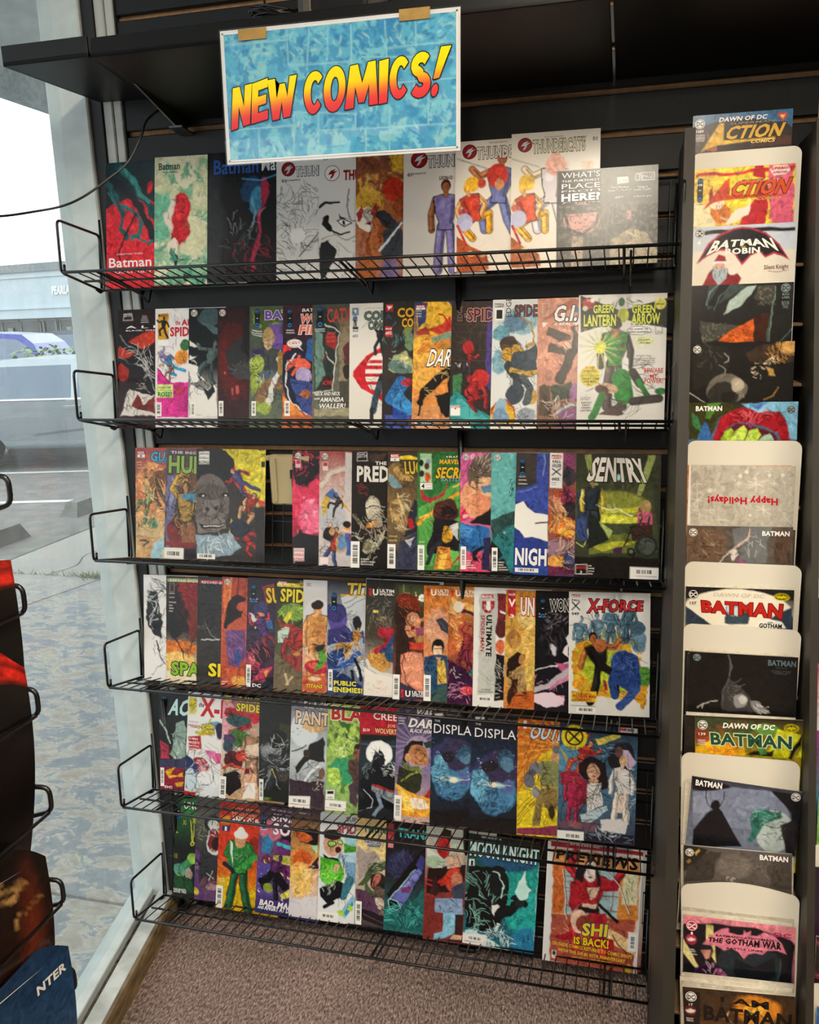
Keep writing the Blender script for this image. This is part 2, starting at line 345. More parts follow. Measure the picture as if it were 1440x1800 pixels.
# ------------------------------------------------------------------ the six wire shelves
SZ = [1.5892, 1.2856, 0.9731, 0.6707, 0.3652, 0.0600]
SX0, SX1, SD, SUP = 0.0, 1.212, .136, .033
names = ['topmost', 'second', 'third', 'fourth', 'fifth', 'lowest']
for i, z in enumerate(SZ):
    t = empty('wire_shelf', (0, 0, z)); tag(t, names[i] + ' black wire shelf of the rack, counted from the top', 'shelf', 'wire shelves of the rack')
    P = lambda x, d, h=0: (x, -SD * d, SUP * d + h)      # d: 0 at the back, 1 at the front
    MB().tube([P(SX0, 1), P(SX1, 1)], .0031, 8).build('front_rail', WIRE, t, True)
    MB().tube([P(SX0 + .004, .52), P(SX1 - .004, .52)], .0026, 8).build('middle_rail', WIRE, t, True)
    MB().tube([P(SX0, 0), P(SX1, 0)], .0026, 8).build('back_rail', WIRE, t, True)
    cw = MB()
    for k in range(1, 48):
        x = SX0 + k * (SX1 - SX0) / 48
        cw.tube([P(x, 1.0, .002), P(x, .5, .0035), P(x, 0, .002)], .00145, 5, caps=False)
    tag(cw.build('cross_wires', WIRE, t, True), kind='stuff')
    for k in range(3):
        x = SX0 + .08 + k * .52
        br = MB().tube(rounded([P(x, 1, -.002), P(x, .1, -.004), (x, .028, -.012), (x, .050, .028), (x, .058, .03)], .01), .0028, 7)
        br.tube(rounded([P(x + .012, .9, -.003), P(x + .012, .1, -.006), (x + .012, .030, -.03), (x + .012, .052, .012)], .008), .0022, 6).build('brace', WIRE, t, True)
    # wire back grid, leaning with the comics
    lean = math.tan(math.radians(10.6)); g = MB()
    for k in range(0, 46):
        x = SX0 + .012 + k * .0264
        g.tube([(x, .0155, .0), (x, .0175 + .165 * lean * .9, .165)], .0013, 5, caps=False)
    for h in (.095, .165): g.tube([(SX0, .017 + h * lean * .9, h), (SX1, .017 + h * lean * .9, h)], .0020, 6)
    tag(g.build('back_grid', WIRE, t, True), kind='stuff')
    for x, q in ((SX0, -1), (SX1, 1)):
        fr, bk = Vector(P(x + q * .004, 1.0)), Vector(P(x + q * .004, .0))
        H = .112
        lp = rounded([bk, fr, fr + Vector((0, .004, H - .008)), bk + Vector((0, .012, H + .006)), bk + Vector((0, .001, .004))], .012)
        m = MB().tube(lp, .0029, 8)
        m.tube(rounded([bk + Vector((-q * .006, .008, .15)), bk + Vector((-q * .006, .003, .004)), bk + Vector((0, -.004, -.006)), bk + Vector((0, -.02, .002))], .008), .0024, 7)
        m.tube([fr + Vector((-q * .002, .008, -.004)), fr + Vector((-q * .002, .010, .016))], .0028, 7)
        m.build('end_loop', WIRE, t, True)
# centre upright behind the shelves
t = empty('rack_upright', (.792, .045, 0)); tag(t, 'black tube upright behind the middle of the wire shelves', 'post')
MB().tube([(0, 0, .0), (0, 0, 1.62)], .0068, 12).build('tube', WIRE, t, True)
MB().box((-.02, -.012, 0), (.02, .012, .012), bev=.003).build('foot', BLACK, t)
t = empty('rack_upright', (.030, .030, 0)); tag(t, 'black tube upright at the window end of the wire shelves', 'post')
MB().tube([(0, 0, .0), (0, 0, .60)], .006, 12).build('tube', WIRE, t, True)
MB().box((-.018, -.012, 0), (.018, .012, .012), bev=.003).build('foot', BLACK, t)

# ------------------------------------------------------------------ data of the printed covers, in hundredths of the cover width
COVERS = """
@1.1 0.0135 -0.0060 1.5921 0.2130 0.2727 10.6 3.0 -0.24
L tall comic with teal tentacles over a red ground, first on the topmost shelf
g 16313a 1a1a20 b92630
w 6 3
e 28.8 87.8 59.8 49.3 0 d92f3c 0.7
e 3.6 55.3 16.5 6.6 10 d92f3c 0.5
e 49.2 26.8 2.5 5.5 0 d92f3c 0.4
l 1d4a50 8.4 13.2 3.3 29.4 17.4 40.1 36 54.3 56.4
l 3f8f8a 5.4 16.9 5.2 31.2 19.2 39.2 32.7 47.2 42.9
l 16202a 7.3 7.6 16 18.5 28.2 32.9 40.5 47.1 64.1 54.2 79.2
l 2d6d70 4.8 5.7 30.7 14.7 42.7 29.2 50.1 39.9 63.8 36.2 75 28.9 78
l 1f5358 3.7 2.1 17.3 11.1 32.7 20.1 51.2 16.3 67.5 23.5 77.7
l 17222a 2.2 32.7 55.2 23.5 71.1 16.1 87.2 15.1 100.4
l 2c6a6c 2.9 39.9 65.4 36.2 78.3 46.9 83.7 52.4 80.7
k 0d1216 29.3 32.1 27.1 29.4 30 3 0.5
w 0 1
t CHRISTIAN%WARD 11.5 94.1 41.4 1.7 f3e9e6
t Batman 2.8 106.4 50.4 9.9 f6eeee b=1
t Batman 9.5 113 49.4 6 e9c9c9 b=0
@1.2 0.1302 -0.0060 1.5953 0.2130 0.2730 10.6 3.0 0.47
L tall pale green comic with a red blot of a face on the topmost shelf
g d9d8b4 c4cfa6 79b79b
w 8 3
n 7fb694 5 .55 3
n e4e0c4 7 .6 8
e 9.3 58.6 10.7 24.3 0 6fb597 1.8
e 43 82.5 14 20.9 0 d9d9b4 1.4
e 27 62.6 12.7 29 0 c3222c 0.7
e 17.3 55.7 4.6 19.4 5 e2d6c8 1.8
e 28.7 49.7 7 12.9 0 d6303a 1.4
e 37.6 66.2 2.8 6.4 0 a8382f 0.5
e 21.9 91.4 7.1 8.1 0 e8d9cd 1.1
k 5a0f14 27 64.2 10.6 24.2 24 5 0.5
e 23.8 102.8 4.6 6.5 0 23262a 0.9
n 4f9a83 6 .62 21 0.6 87.5 57.4 131.3
n 3c2a22 9 .7 9 29.1 101.4 57.4 131.3
w 0 1
t Batman 4.6 12.8 27.6 7.1 1f4a48 b=1
l 1f4a48 0.9 9.1 15 25 15.8
@1.3 0.2564 -0.0060 1.5967 0.2130 0.2708 10.6 3.0 0.29
L wide near-black comic with blue blackletter title, third on the top shelf
g 17181b 121214 1b1116
w 6 3
e 6.3 74.2 10.4 67 0 2b2e33 6.9
e 47.1 38 11.8 11 0 21466b 2
e 52.2 49.3 6.8 14.2 0 3c8bb0 1.7
e 60.6 41.9 4.4 14.1 0 b02e4a 1.3
l b83050 3.7 61.5 49.8 55.7 65.2 57.5 76.3 50.9 91.8 49.3 117.1
l 7fa9bd 2 48.8 44.4 52.3 60.3 47.3 72.7
k 8f9aa0 40.5 72.4 18.7 17.4 18 4 0.5
k 9c2a44 49.2 98.1 20.4 15.8 26 9 0.7
k 5b6a72 33.8 91.2 15.4 19.1 14 11 0.3
w 0 1
t Batman 6.9 20.9 53.7 14.3 2b56a0 b=1
t Mad 57.1 19.7 77.2 12.5 e6eef2 b=1
l 5fa8d8 1 36.8 26.5 55.5 29 72.2 24.5
@1.4 0.4155 -0.0060 1.5967 0.1680 0.2476 10.6 3.0 -0.17
L black and white line-art comic with a chrome and red title, half under the blue sign
g eceae6 e4e2de dddcd8
k 2a2a2c 15.9 46.3 17.5 21.9 40 3 0.5
k 2a2a2c 39.1 51.2 21.2 23.7 44 5 0.6
k 555558 10 75.2 11.7 22 26 8 0.4
k 1c1c1e 35.3 91.1 23.2 23.7 50 12 0.6
k 333336 25.7 120 25.3 20.2 44 14 0.6
l 2a2a2c 1.2 29.5 120.1 54.6 92.1
e 27.6 94.4 9.7 9.1 0 efeeea 0.6
z 15.4 12.9 8.9 8e1c22 c9ccd2
t THUNDERCATS 24.6 22.2 100 11.3 d9dbdc o=2a2a2c b=2
t 01 7.1 28.9 12.5 4 3a1c22 b=1
t DYNAMITE 13.5 27.9 31 2.2 3a2a2e
@1.5 0.5087 -0.0060 1.5956 0.1680 0.2490 10.6 3.0 -0.02
L white comic with one bold inked eye and a dark red title on the top shelf
g e9e7e3 e2e0dc dedcd8
w 4 3
l 1a1a1c 3.1 1.7 63.4 9.3 56.6 26.4 55.7
l 1a1a1c 6.5 9.4 74.7 8.5 81.9 13.3 88.4
l 1a1a1c 2.3 13.3 89.3 26.6 96.3 39.9 94.2
e 31.8 82.1 9.1 3.6 0 f6f4f0 0.4
l 1a1a1c 1.5 22.7 79.9 32.2 77.6 42.6 83.5 32.3 86.6 22.7 79.9
e 32.2 82.1 1.5 3.2 0 1a1a1c 0.2
p 1a1a1c 25.5 71 28.4 75.6 39.8 78.4 26.5 77.3
l 8b8b8c 1.1 3.8 99.8 19 95 34.3 103 49.3 98.2
l 8b8b8c 1.9 39.5 42.1 35.9 61.6 41.7 79.9 49.2 80.3
k 2a2a2c 11.5 116.4 11.5 16.3 40 7 0.8
k 707072 34.4 122.8 18.9 21.7 26 3 0.4
p 27272a 1.9 103.3 11.5 101.9 22.9 115.1 17.3 129.4 9.8 145.4 2.1 150.6
w 0 1
z 16.7 21.9 9.5 f0eeea 8e1c22
t THUNDERCATS 31 30.8 106.4 11.9 8e1c22 b=2
t 01 5.8 5.9 10.9 4 3a1c22 b=1
t DYNAMITE 12.2 4.5 28.9 2.2 7a1c22
@1.6 0.5885 -0.0060 1.5938 0.1680 0.2497 10.6 3.0 -0.14
L orange and red painted comic of a pale face and long mane on the topmost shelf
g 7c4a3a b0683c a86f5e
w 7 3
n d99a4a 4 .55 4 2.1 1.2 61.5 42.2
e 50.3 11.4 9.2 15.9 0 e0b23a 1.8
h 15.5 69.8 20.5 f0e6da d9a63a
p b03a34 5.2 58.5 11.7 66 11.8 76.7 3.4 79.9
p b03a34 23.8 57.7 30.3 65.2 26.7 77.5 21.1 73.6
l e0b040 3.4 4.1 33.4 9.8 48 17.3 55.6
l e8c050 2.6 13.4 30.4 15.4 44.8
e 48.7 46.7 16.6 12.4 20 b5321f 1.1
e 54.3 66.5 8.5 10.6 0 9a4a28 0.7
l 8c4a26 16.7 30.4 81.3 24.9 95.3 21.3 116.6
l b5683a 9.3 26.7 82.9 21.2 98.7 25.1 120.3
l 34363e 11.1 32.3 74.2 45.3 87.4
p 3b4148 32.4 92.1 58.1 82.7 58.4 121.8 32.5 124.2
l dfe3e6 2.6 30.7 118.8 58.1 84.5
e 14 137.8 11.2 16.2 0 b0622e 1.1
e 41.9 138.9 11.1 12.5 0 7d6f9e 1.5
k 24140e 32.4 95.6 22.3 35.7 50 5 0.7
k f0c070 19.1 39.7 14.9 12.5 20 8 0.6
w 0 1
@1.7 0.6881 -0.0060 1.5934 0.1680 0.2506 10.6 3.0 -0.03
L white comic with one purple-suited man standing alone beneath a chrome title
g e8e2da e2dcd4 ddd6cd
f 51.2 92.8 103.4 0 0 0 7d73a8 7d73a8 9a6038 5a1a20 9a6038
z 18.8 13 10.1 8e1c22 c9ccd2
t THUNDERCATS 28.9 22.4 109.8 13 cfd2d6 o=3a3228 b=2
t 01 5 32 10 4.2 3a1c22 b=1
t DYNAMITE 11 30.3 27.2 2.3 3a2a2e
t LION-O 43.4 38.1 59 4.5 1c1a1a b=1
@1.8 0.7941 -0.0060 1.5981 0.1680 0.2522 10.6 3.0 -0.20
L white comic of an orange-haired leaping crew on the top shelf, left of its near twin
g ebe3d8 e6ddd0 e0d4c4
f 50.9 69.4 103.6 5 2 0 6b73a8 6b73a8 b06a3c c8301f b06a3c
e 49.6 41.5 12.1 13.9 0 c8301f 0.8
e 51.7 51.5 5.2 6.8 0 c98a5a 0.6
f 23.7 89.9 80.3 -15 3 1 c8402a e0a020 e0a060 f0c030 e0a060
e 20.2 49.6 9 8.8 0 f0b830 1.2
e 31.4 49.3 4.9 5.6 0 c24a30 0.6
e 10.3 82.1 5.3 5.2 0 c04a50 0.8
e 11.4 93.2 9.4 10.1 0 b9b8d6 1.2
p b5562c 2.3 108.9 19.9 121.8 38.3 130.7 40.5 148.9 16 151.9 2.7 151.3
l c03828 2.9 3.2 96.8 13.7 119.5
e 18.9 129.8 4.5 3.2 0 e8e0a0 0.4
e 33.2 131.5 3.3 2.8 0 e8e0a0 0.4
k 6a2a18 20 135.9 18.4 12.1 34 4 0.8
l b9b2a6 2.1 2.6 19.5 37.4 32.7
z 16.8 12.4 8.6 8e1c22 c9ccd2
t THUNDERCATS 25.1 21 99.3 13.2 d6d2c6 o=5a4a30 b=2
t DECLAN%SHALVEY 39.5 4.2 61.2 1.8 4a3a30
@1.9 0.9046 -0.0060 1.5991 0.1680 0.2577 10.6 3.0 -0.16
L frontmost tall white comic of an orange-haired crew with glare across it
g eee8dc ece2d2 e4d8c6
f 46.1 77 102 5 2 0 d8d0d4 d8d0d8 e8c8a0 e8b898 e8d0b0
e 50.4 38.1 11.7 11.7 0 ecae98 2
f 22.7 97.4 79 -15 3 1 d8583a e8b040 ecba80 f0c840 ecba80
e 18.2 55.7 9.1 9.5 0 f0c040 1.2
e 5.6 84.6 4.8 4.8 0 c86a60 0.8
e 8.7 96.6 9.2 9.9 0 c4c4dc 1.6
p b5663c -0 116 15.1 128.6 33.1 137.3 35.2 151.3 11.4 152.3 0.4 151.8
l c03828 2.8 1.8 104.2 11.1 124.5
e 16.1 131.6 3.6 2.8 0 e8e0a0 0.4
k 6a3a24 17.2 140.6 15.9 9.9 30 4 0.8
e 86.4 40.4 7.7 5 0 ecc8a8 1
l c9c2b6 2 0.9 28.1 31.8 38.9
z 15.3 13.3 8.3 8e1c22 c9ccd2
t THUNDERCATS 24.1 22.7 83.3 14.1 d6d2b8 o=5a4a30 b=2
t 01 91.4 13.3 96.4 4.3 3a1c22 b=1
t DECLAN%SHALVEY 37.7 6.8 58.8 1.6 4a3a30
t SPECIAL%ISSUE 69.5 8.7 84.6 1.6 4a3a30
@1.10 0.9932 -0.0060 1.5988 0.1870 0.1818 10.6 3.0 -0.48
L square dark grey comic with outlined white title and a halftone face on the top shelf
g 5c6058 4a4a44 3c3a36
p 1a1a1a 1.8 0.9 43.8 2.9 43.3 36.8 0.7 34.5
e 25.3 49.6 18.2 15.7 0 d98f84 0.7
p 3a3a36 0.7 34.2 44.1 35.9 43.4 43.7 0.8 44.7
l 2c2926 3.5 6.9 36.3 12.3 59.4 26.3 65.4 40 54 43.3 38.5
p 2a2a28 53.6 37.4 100.2 38.5 100.5 64.3 71 64.4 53.8 54.8
e 78.4 51 11.9 12.1 0 2e2e2a 1
e 71.6 48 2.4 4.5 0 d98f84 0.3
p a89878 54 72.2 74.3 61.1 89.6 67.1 99.6 84.9 99.8 99.6 53.4 98.3
p a8907a 12.4 66.4 26.3 67.2 26.6 98.8 15.3 98.2
p 4e4a44 1 67.6 15.8 63.1 14.4 98.2 1.2 97.6
l 706a60 0.9 56.2 39.3 69.8 40.1 70 55.7 55.5 55.7 56.2 39.3
l 706a60 0.9 31.4 58.7 50.4 59.8 49.7 78.9 31.6 78 31.4 58.7
n 6a645a 26 .6 4 0.7 34.2 101 101.4
k 2a1c18 25.2 46.1 10.4 7 8 4 0.5
t WHAT'S 4.9 7.8 43 5.6 f2f0ec b=0
t THE%FURTHEST 4.9 12 43.1 2.1 f2f0ec b=1
t PLACE 5 18.6 43.1 5.3 f2f0ec b=0
t FROM 5 22.2 43.2 2.1 e2e0dc b=0
t HERE? 4.7 30.9 43.3 7.4 f2f0ec b=2 o=1a1a1a
t 7"%series 5.1 33.7 43.3 1.8 d2d0cc
p f0ead8 60.1 10.1 70.7 10.1 71.1 16 60.5 16.3
t 5.99 61.9 15.1 69.6 2.4 8a8276 b=0
t "This%Monkey 53.1 21.1 71.8 2.1 f2f0ec
t Gone%To%Heaven" 50.9 24 74.8 2.1 f2f0ec
t gulch 58.3 30.7 66.2 2.1 f2f0ec
t "Gimme 79.3 22.1 90.1 2.1 f2f0ec
t Some%Truth" 76.3 24.6 93.5 2.1 f2f0ec
t militarie%gun 76 31.2 93.6 2.1 f2f0ec
l f2f0ec 0.7 83.2 7.3 96 7.4 96 14.6 83.6 14.4 83.2 7.3
t IMAGE 84.3 13.1 95 4.1 f2f0ec b=0
l f2f0ec 0.5 78.4 7.5 81.5 7.8 81.6 14.3 78.2 14.1 78.4 7.5
@2.1 0.0066 -0.0060 1.2864 0.1680 0.2654 10.6 3.0 0.04
L black and red comic with ringed tail curves, first on the second shelf
g 2a1213 171314 3a1517
w 6 3
e 37.1 40.8 21.4 9.8 -15 c23a22 1.1
e 11.3 55.9 13 9.8 0 b5341f 1.3
e 6.8 83.4 8.7 11.8 0 a52a1f 1.3
l 141415 13 2.7 38.1 28.5 56.2 41.3 83.8 51.9 111.4
l 7d7d7c 1.7 2.7 36.1 17.8 46.2 30.6 58.2 41.3 76 49.8 95.7
l 7d7d7c 1.7 2.6 63.6 17.7 71.7 34.9 75.9 47.7 91.8
l 141415 5.6 2.5 67.5 19.8 74.7 39.1 79.9
k e8e4e0 28.5 60.1 23.6 17.6 34 4 0.5
k c8c4c0 45.5 95.7 12.8 23.5 26 5 0.6
p d9d2cb 13.2 107.1 55.1 115.3 55 142.8 4.4 142.6
p 7c1d1a 26.1 113.1 41.2 127 54 115.3 55 140.8 17.5 130.8
l d9d2cb 2.2 29.4 114.1 39 126 51.9 115.3
k 2a2020 28.3 128.9 23.7 15.7 30 8 0.9
w 0 1
t A%L%I%E%N 12 25.1 96.5 3.5 f2f0ee b=1
t BLACK,%WHITE%%BLOOD 12 29 96.5 1.8 f2f0ee b=1
l f0eeec 0.6 8.9 5.8 20.5 5.2 21.8 14 8 14.2 8.9 5.8
t 20TH 9.3 9.6 20 4.3 f0eeec b=1
l d8d4d0 0.6 36.1 9.1 42.5 9.3
l d8d4d0 0.6 35.5 11.8 43.2 12
l d8d4d0 0.6 34.6 14.5 44 14.8
l d8d4d0 0.6 34.2 17.3 44.9 17.5
t WEYLAND 15.4 109.1 49.8 3.2 3a3634 b=0
@2.2 0.1010 -0.0060 1.2868 0.1680 0.2648 10.6 3.0 0.23
L white comic with hot pink bottom and crowded tumbling figures on the second shelf
g ebe9ea e6e2e4 e8e0e4
w 3 3
k b0aeb2 37.1 5 23 9.6 26 4 0.4
p e02a94 2.5 78 20.5 95.6 50 115.2 50 144.3 1.5 144.3
p d0258a 24.7 99.6 49.9 95.9 47.9 144.3 29 144.3
l 3a1030 1.1 2.5 78.9 20.5 97.6
k 3a1030 31.1 122.9 16.8 19.4 20 6 0.8
f 24.7 76.3 38.8 -40 2 0 2aa0d8 2aa0d8 d8a878 6a4a3a d8a878
e 38.3 64.8 9.6 9.7 0 e0902a 1
e 43.5 49.5 7.5 7.7 0 3a6a3a 1
f 16.2 64.5 29.1 -60 2 1 8a80b8 6a6aa0 d8b090 6a4a2a 8a80b8
e 35.3 109.3 6.3 5 0 b52a50 0.6
f 20.5 84 23.3 30 2 0 8a5a48 8a5a48 d8b090 3a2a20 8a5a48
k 2a2a34 24.7 68.5 23.2 21.3 40 8 0.6
w 0 1
p e0a52a 3.9 6.6 19.5 6.2 19.1 41.3 3.5 41
p f2f2f0 3.9 41.1 18.7 41.3 18.7 49.1 3.5 48.8
f 11.5 25.7 29 5 2 0 16161a 16161a 16161a 16161a 16161a
t MARVEL 4.5 10.8 18.7 3.5 2a1a10 b=1
t the 29.2 21.8 36.1 6.6 c02530 b=1
t AMAZING 37.8 22.4 91.1 7.7 c02530 b=2
t SPIDER-MAN 21.4 36.5 99.4 12 c02530 b=2
p d6e48a 1.9 100.3 25.6 100.5 25.6 118 1.9 117.9
t AT%ONE%TIME 4.6 105.6 22.6 1.9 3a5a2a b=1
t HAS%COME 4.6 109.1 22.6 1.6 3a5a2a
t ROSE! 4 116.6 24.3 6.2 2a8a3a b=2
bc 0.6 124.3 8.5 18.6 v
@2.3 0.1827 -0.0060 1.2872 0.1680 0.2632 10.6 3.0 0.57
L black and white comic with grey-green tumbling shapes over white spikes, third on the second shelf
g 14181a 161819 e2dfda
w 6 3
e 30.4 11.1 16.5 11.4 -20 3f5558 1
e 24.4 26.3 18.6 6.5 10 4d666a 1
e 18.3 37.7 10.3 3.8 0 7d8e8c 0.8
p 101112 1.4 4.9 40 39.9 40.3 72.3 2 66.3
p e4e1dc 0.9 68.2 18.7 79.9 10.4 83.7 23 91.4 2.2 99
p e4e1dc 1.8 43.2 15.3 51.1 1.8 50
p e4e1dc 1.9 60.5 14.4 64.5 1.9 65.3
f 29 72.3 63.2 15 2 0 475a5a 3f5152 5d6d68 24302f 566664
p e6e3de 2.3 101 23.1 108.7 40.6 99.1 41 143.3 1.6 143.5
k 141416 23 101 22.8 17.3 26 5 1
k f0eeea 8.3 79.8 12.5 15.4 14 9 1.2
p 141416 21 102.9 31.4 108.7 35.4 99.1 38.6 110.6 27.4 122.2
dcw 7.7 6.5 4.6
bc 3.7 123.4 6.3 19.3 v
t VARIANT 11.6 140.9 19.3 1.2 5a5a58
w 0 1
@2.4 0.2551 -0.0060 1.2875 0.1680 0.2620 10.6 3.0 0.02
L very dark red comic showing one shadowy cloaked back on the second shelf
g 2b1112 43130f 2a0d0d
w 6 3
e 18.5 66.7 16.3 41.8 0 5c1712 6.1
e 22.5 34.6 12.2 13.3 0 4a1512 2.4
e 34.8 65.1 22.3 26.5 20 2c2a2c 1.2
e 42.9 84.2 20.2 11.4 10 3b3a3c 1.2
p 1c1516 38.7 2.8 45.7 3.1 45.9 69.1 30.7 57.5
k 5a585a 28.7 78.3 18.3 9.5 18 4 0.8
p 4f1410 10.4 99 42.9 101.3 40.9 118.4 24.7 122 10.4 114.3
e 28.7 108.7 2.4 4.9 0 c0524a 1.2
e 21.6 108.7 1.6 5 0 a8443c 1.2
e 10.4 83.7 1.2 1.1 0 c8604a 0.6
k 180a0a 22.7 122 20.4 13.4 14 8 1
dcw 6.8 6.7 4.5
bc 1.6 121.5 6.6 19.9 v
@2.5 0.3309 -0.0060 1.2879 0.1680 0.2619 10.6 3.0 0.21
L green and grey comic with a purple title and upturned man's head on the second shelf
g 4a5a3a 3f4248 68705a
w 6 3
e 24.2 16.9 14 15 0 46562f 2
n 7f9a3a 5 .58 6 2.1 -0.5 44.2 36
p 6d4f9c 28.3 26.4 44.1 19.2 44.3 54.7 34.4 52.7
p 3c2f58 3.4 54.1 18.4 50.6 22.7 84.5 3.6 84.3
h 26.4 43.2 10.4 d0b08a a88a5a
e 10.6 74.9 11.2 13.2 0 9fb24a 1.2
e 6.7 95.6 6 17 0 8ea23f 1.6
e 18.9 129.7 12 11.3 0 94a84a 1.6
p 55636e 12.6 86.2 32.6 80.8 36.8 110.9 8.7 99.4
l 8a6a4a 11.9 42.7 99.7 18.8 103.3 14.9 120.3
p d8d6d0 21.9 122.2 36.6 84.6 41.6 84.7 28.9 126
p e0ded8 36.5 69.6 44.3 54.7 44.6 84.7
l 9a7a3a 7.9 43.4 60.3 41.6 84.7
k 22261c 22.7 84.5 22 45.2 60 5 0.8
k d8e68a 8.6 84.3 12.1 30.2 20 6 0.6
dcp 10.5 3.1 6.8 24.4
l e8e8e4 0.8 4.7 30.5 16.3 30.8
l e8e8e4 0.8 4.7 33.4 16.3 33.6
l e8e8e4 0.8 5.3 36.2 15.4 36.4
t BATMAN 21.2 16.8 97 11.2 6a4a9c b=2 o=e0d8ea
bc 3.2 122.1 6 19 v
w 0 1
@2.6 0.4084 -0.0060 1.2870 0.1680 0.2629 10.6 3.0 0.26
L red and black comic with a stretched pink hand and speech balloon on the second shelf
g 3a1a20 1c1a2a c86a3a
w 5 3
p d23428 1.9 51.2 18.6 44 7 68.1 1.1 69.9
e 21 96.2 21.6 41.1 -12 1b2038 0.8
l ece8e8 1.6 18.7 58.9 6.1 77.4 3.3 99.8 13.4 126.1 33.2 139.2
e 24.7 73.9 13.7 7.4 10 e0604a 0.8
l e0604a 3.5 14.9 71.9 7.1 81.1
l e0604a 3.1 20.8 68.3 22.7 62.7
l e0604a 3.1 14.9 73.8 9 71.8
l e0604a 3.1 18.9 79.4 13.1 87.7
p 2b5c9c 31.3 46.1 40.1 42.6 40.4 70.4 30.6 66.5
e 28.8 88.8 11.8 11.2 20 b0a0c8 1
p 3c4a8a 9.2 92.4 40.6 100.1 41 141.1 25.3 135.5
e 31 114.9 7.8 5.6 0 b0683a 0.8
p e08a3a 1.5 114.8 17.4 129.8 29.3 141.1 1.7 142.9
k 14121a 25 101.8 19.6 29.8 44 5 0.8
w 0 1
e 15.7 48.6 9.8 5.2 0 f4f2f0 0.4
t CAN'T 8.4 49.8 23.7 3.4 c02020 b=1
t YOU 13.1 46.5 18.2 1.5 2a2a2a
t SAVE%THEM 10 52.5 21.8 1.3 2a2a2a
p f4f2f0 18.7 52.4 22.6 52.5 27.5 58.1
dcp 9.4 4.5 6.7 24.1
l e8e8e4 0.8 5.1 31.7 14.6 31.9
l e8e8e4 0.8 4.7 34.8 15.4 35.1
t BATMAN 25.7 8.6 59.2 4.1 f2f0ee b=1 s=.2
t WORLDS 22.3 22.7 82.4 11.1 e8705a b=2 s=.2 o=f4ecec
t FINEST 21.5 36.7 82.5 11.1 e8705a b=2 s=.2 o=f4ecec
bc 3.1 121.9 7.1 19.5 v
@2.7 0.4779 -0.0060 1.2873 0.1680 0.2617 10.6 3.0 -0.29
L grey-green comic of a glowing dark screen under a red title on the second shelf
g 4a4a42 5a5f52 6d6a58
w 5 3
p 24302c 3.9 11.9 16.3 3.9 35.8 38.3 27.1 107.5 2.1 108.8
p 6a8a80 3.9 32.3 14.6 34.3 16.4 90.3 3.9 107.1
l d8d4c8 1.2 16.4 22.5 34.9 36.6 28 107.5 1.2 110.5
p 9a2a28 19.9 32.7 32.7 41.6 30.9 56.7 18.1 49.6
p 3a1414 12.5 91.9 26.7 93 26.2 104.1 12.8 103
l d0ccc0 1.2 18.2 61.5 28.8 77
k 8a2a28 16.4 64.8 4.6 8.5 12 4 0.7
p 8a7a62 35.8 23.1 49.9 16.8 50.1 134.9 36 138.2
e 43.7 23.3 8.1 6.7 0 7a6a52 1.1
p 5a2a30 41.1 53.6 49.9 47.1 50 77.4 42.1 77.3
e 46.5 85.8 6.3 8.4 0 2a2420 0.7
p 4a463c 35.9 97.5 49.1 94.3 49.2 141.7 35.1 141.6
k 2e302a 19.9 76.8 16 37.3 30 4 0.5
p 9c9678 2.1 132.7 48.3 131.5 48.3 141.7 2.1 141.3
w 0 1
t ACTIVE 13.7 101.3 26.2 5.1 d04038 b=1
t TARGET 20.8 37.8 31.4 3 e06058
t ACQUIRED 19.6 42.9 30.9 3 e06058
t RELEASE 19.6 48 30.2 3 e06058
dcp 10.5 1.7 7.5 27
l e8e8e4 0.7 3.9 30.6 16.4 30.9
l e8e8e4 0.7 3.9 33 16.4 33.3
t CATWOMAN 19.9 22.6 91.6 17.7 c8453c b=1
t NECK%AND%NECK 3 114.8 36.8 4.4 f2f0ee b=1 s=.2
t with 2.5 119.9 10.2 2.7 f2f0ee b=1
t AMANDA 10.2 122.9 41.6 5.8 f2f0ee b=1 s=.2
t WALLER! 8.4 131.1 43.4 6.1 f2f0ee b=1 s=.2
@2.8 0.5609 -0.0060 1.2877 0.1680 0.2611 10.6 3.0 0.01
L white comic with a big round red and white striped crest on the second shelf
g e6e2da e2ddd4 ddd8ce
p c8202a 42.9 53.4 21.8 65.5 5.4 83.7 4.6 90.4 15.2 105.7 30.9 114.3 43.1 122.8 43.5 122.8
e 40.2 87.6 19.4 25.1 0 ece8e0 0.3
p c8202a 21.9 77.3 42.7 77.6 42.8 82.6 20.2 82.3
p c8202a 19.4 87.3 42.8 87.6 42.8 91.8 19.4 91.5
p c8202a 20.3 97.4 42.9 97.7 42.9 101.8 22.1 101.6
p c8202a 27.4 107.5 43 107.7 43 111.9 30.9 111.8
p c8202a 27.1 70.6 42.7 70.9 42.7 75.1 23.6 74.8
l c6c4c0 2.1 16.3 30.3 26.7 20.5 40.5 16.7
f 39 47.5 38.4 5 4 0 1e1e22 1e1e22 1e1e22 1e1e22 1e1e22
l 26262a 7.9 42.8 91 36.1 111
l 3a4a58 8.6 41.2 101 34.4 117.7 31.1 134.5
l 26262a 5.2 29.3 132.8 29.4 144.5
k 101014 37.8 111 8.7 25.1 26 4 0.7
p 6a8aa0 3.3 5.1 11.6 5.4 11.7 14.7 3.3 14.5
p f4f4f4 4.9 8.2 9.2 7.5 7.9 12.5
f 7 20.8 14.7 0 0 0 3a6aa0 2a2a34 c8a888 2a2020 3a6aa0
p 1c1c1e 3.8 28.6 11.5 28.8 11.5 32.1 3.8 32
t IMAGE 4.2 35 11.5 2 5a6a78 b=1
t #02 3.9 42 11.2 3.7 7a8a98 b=1
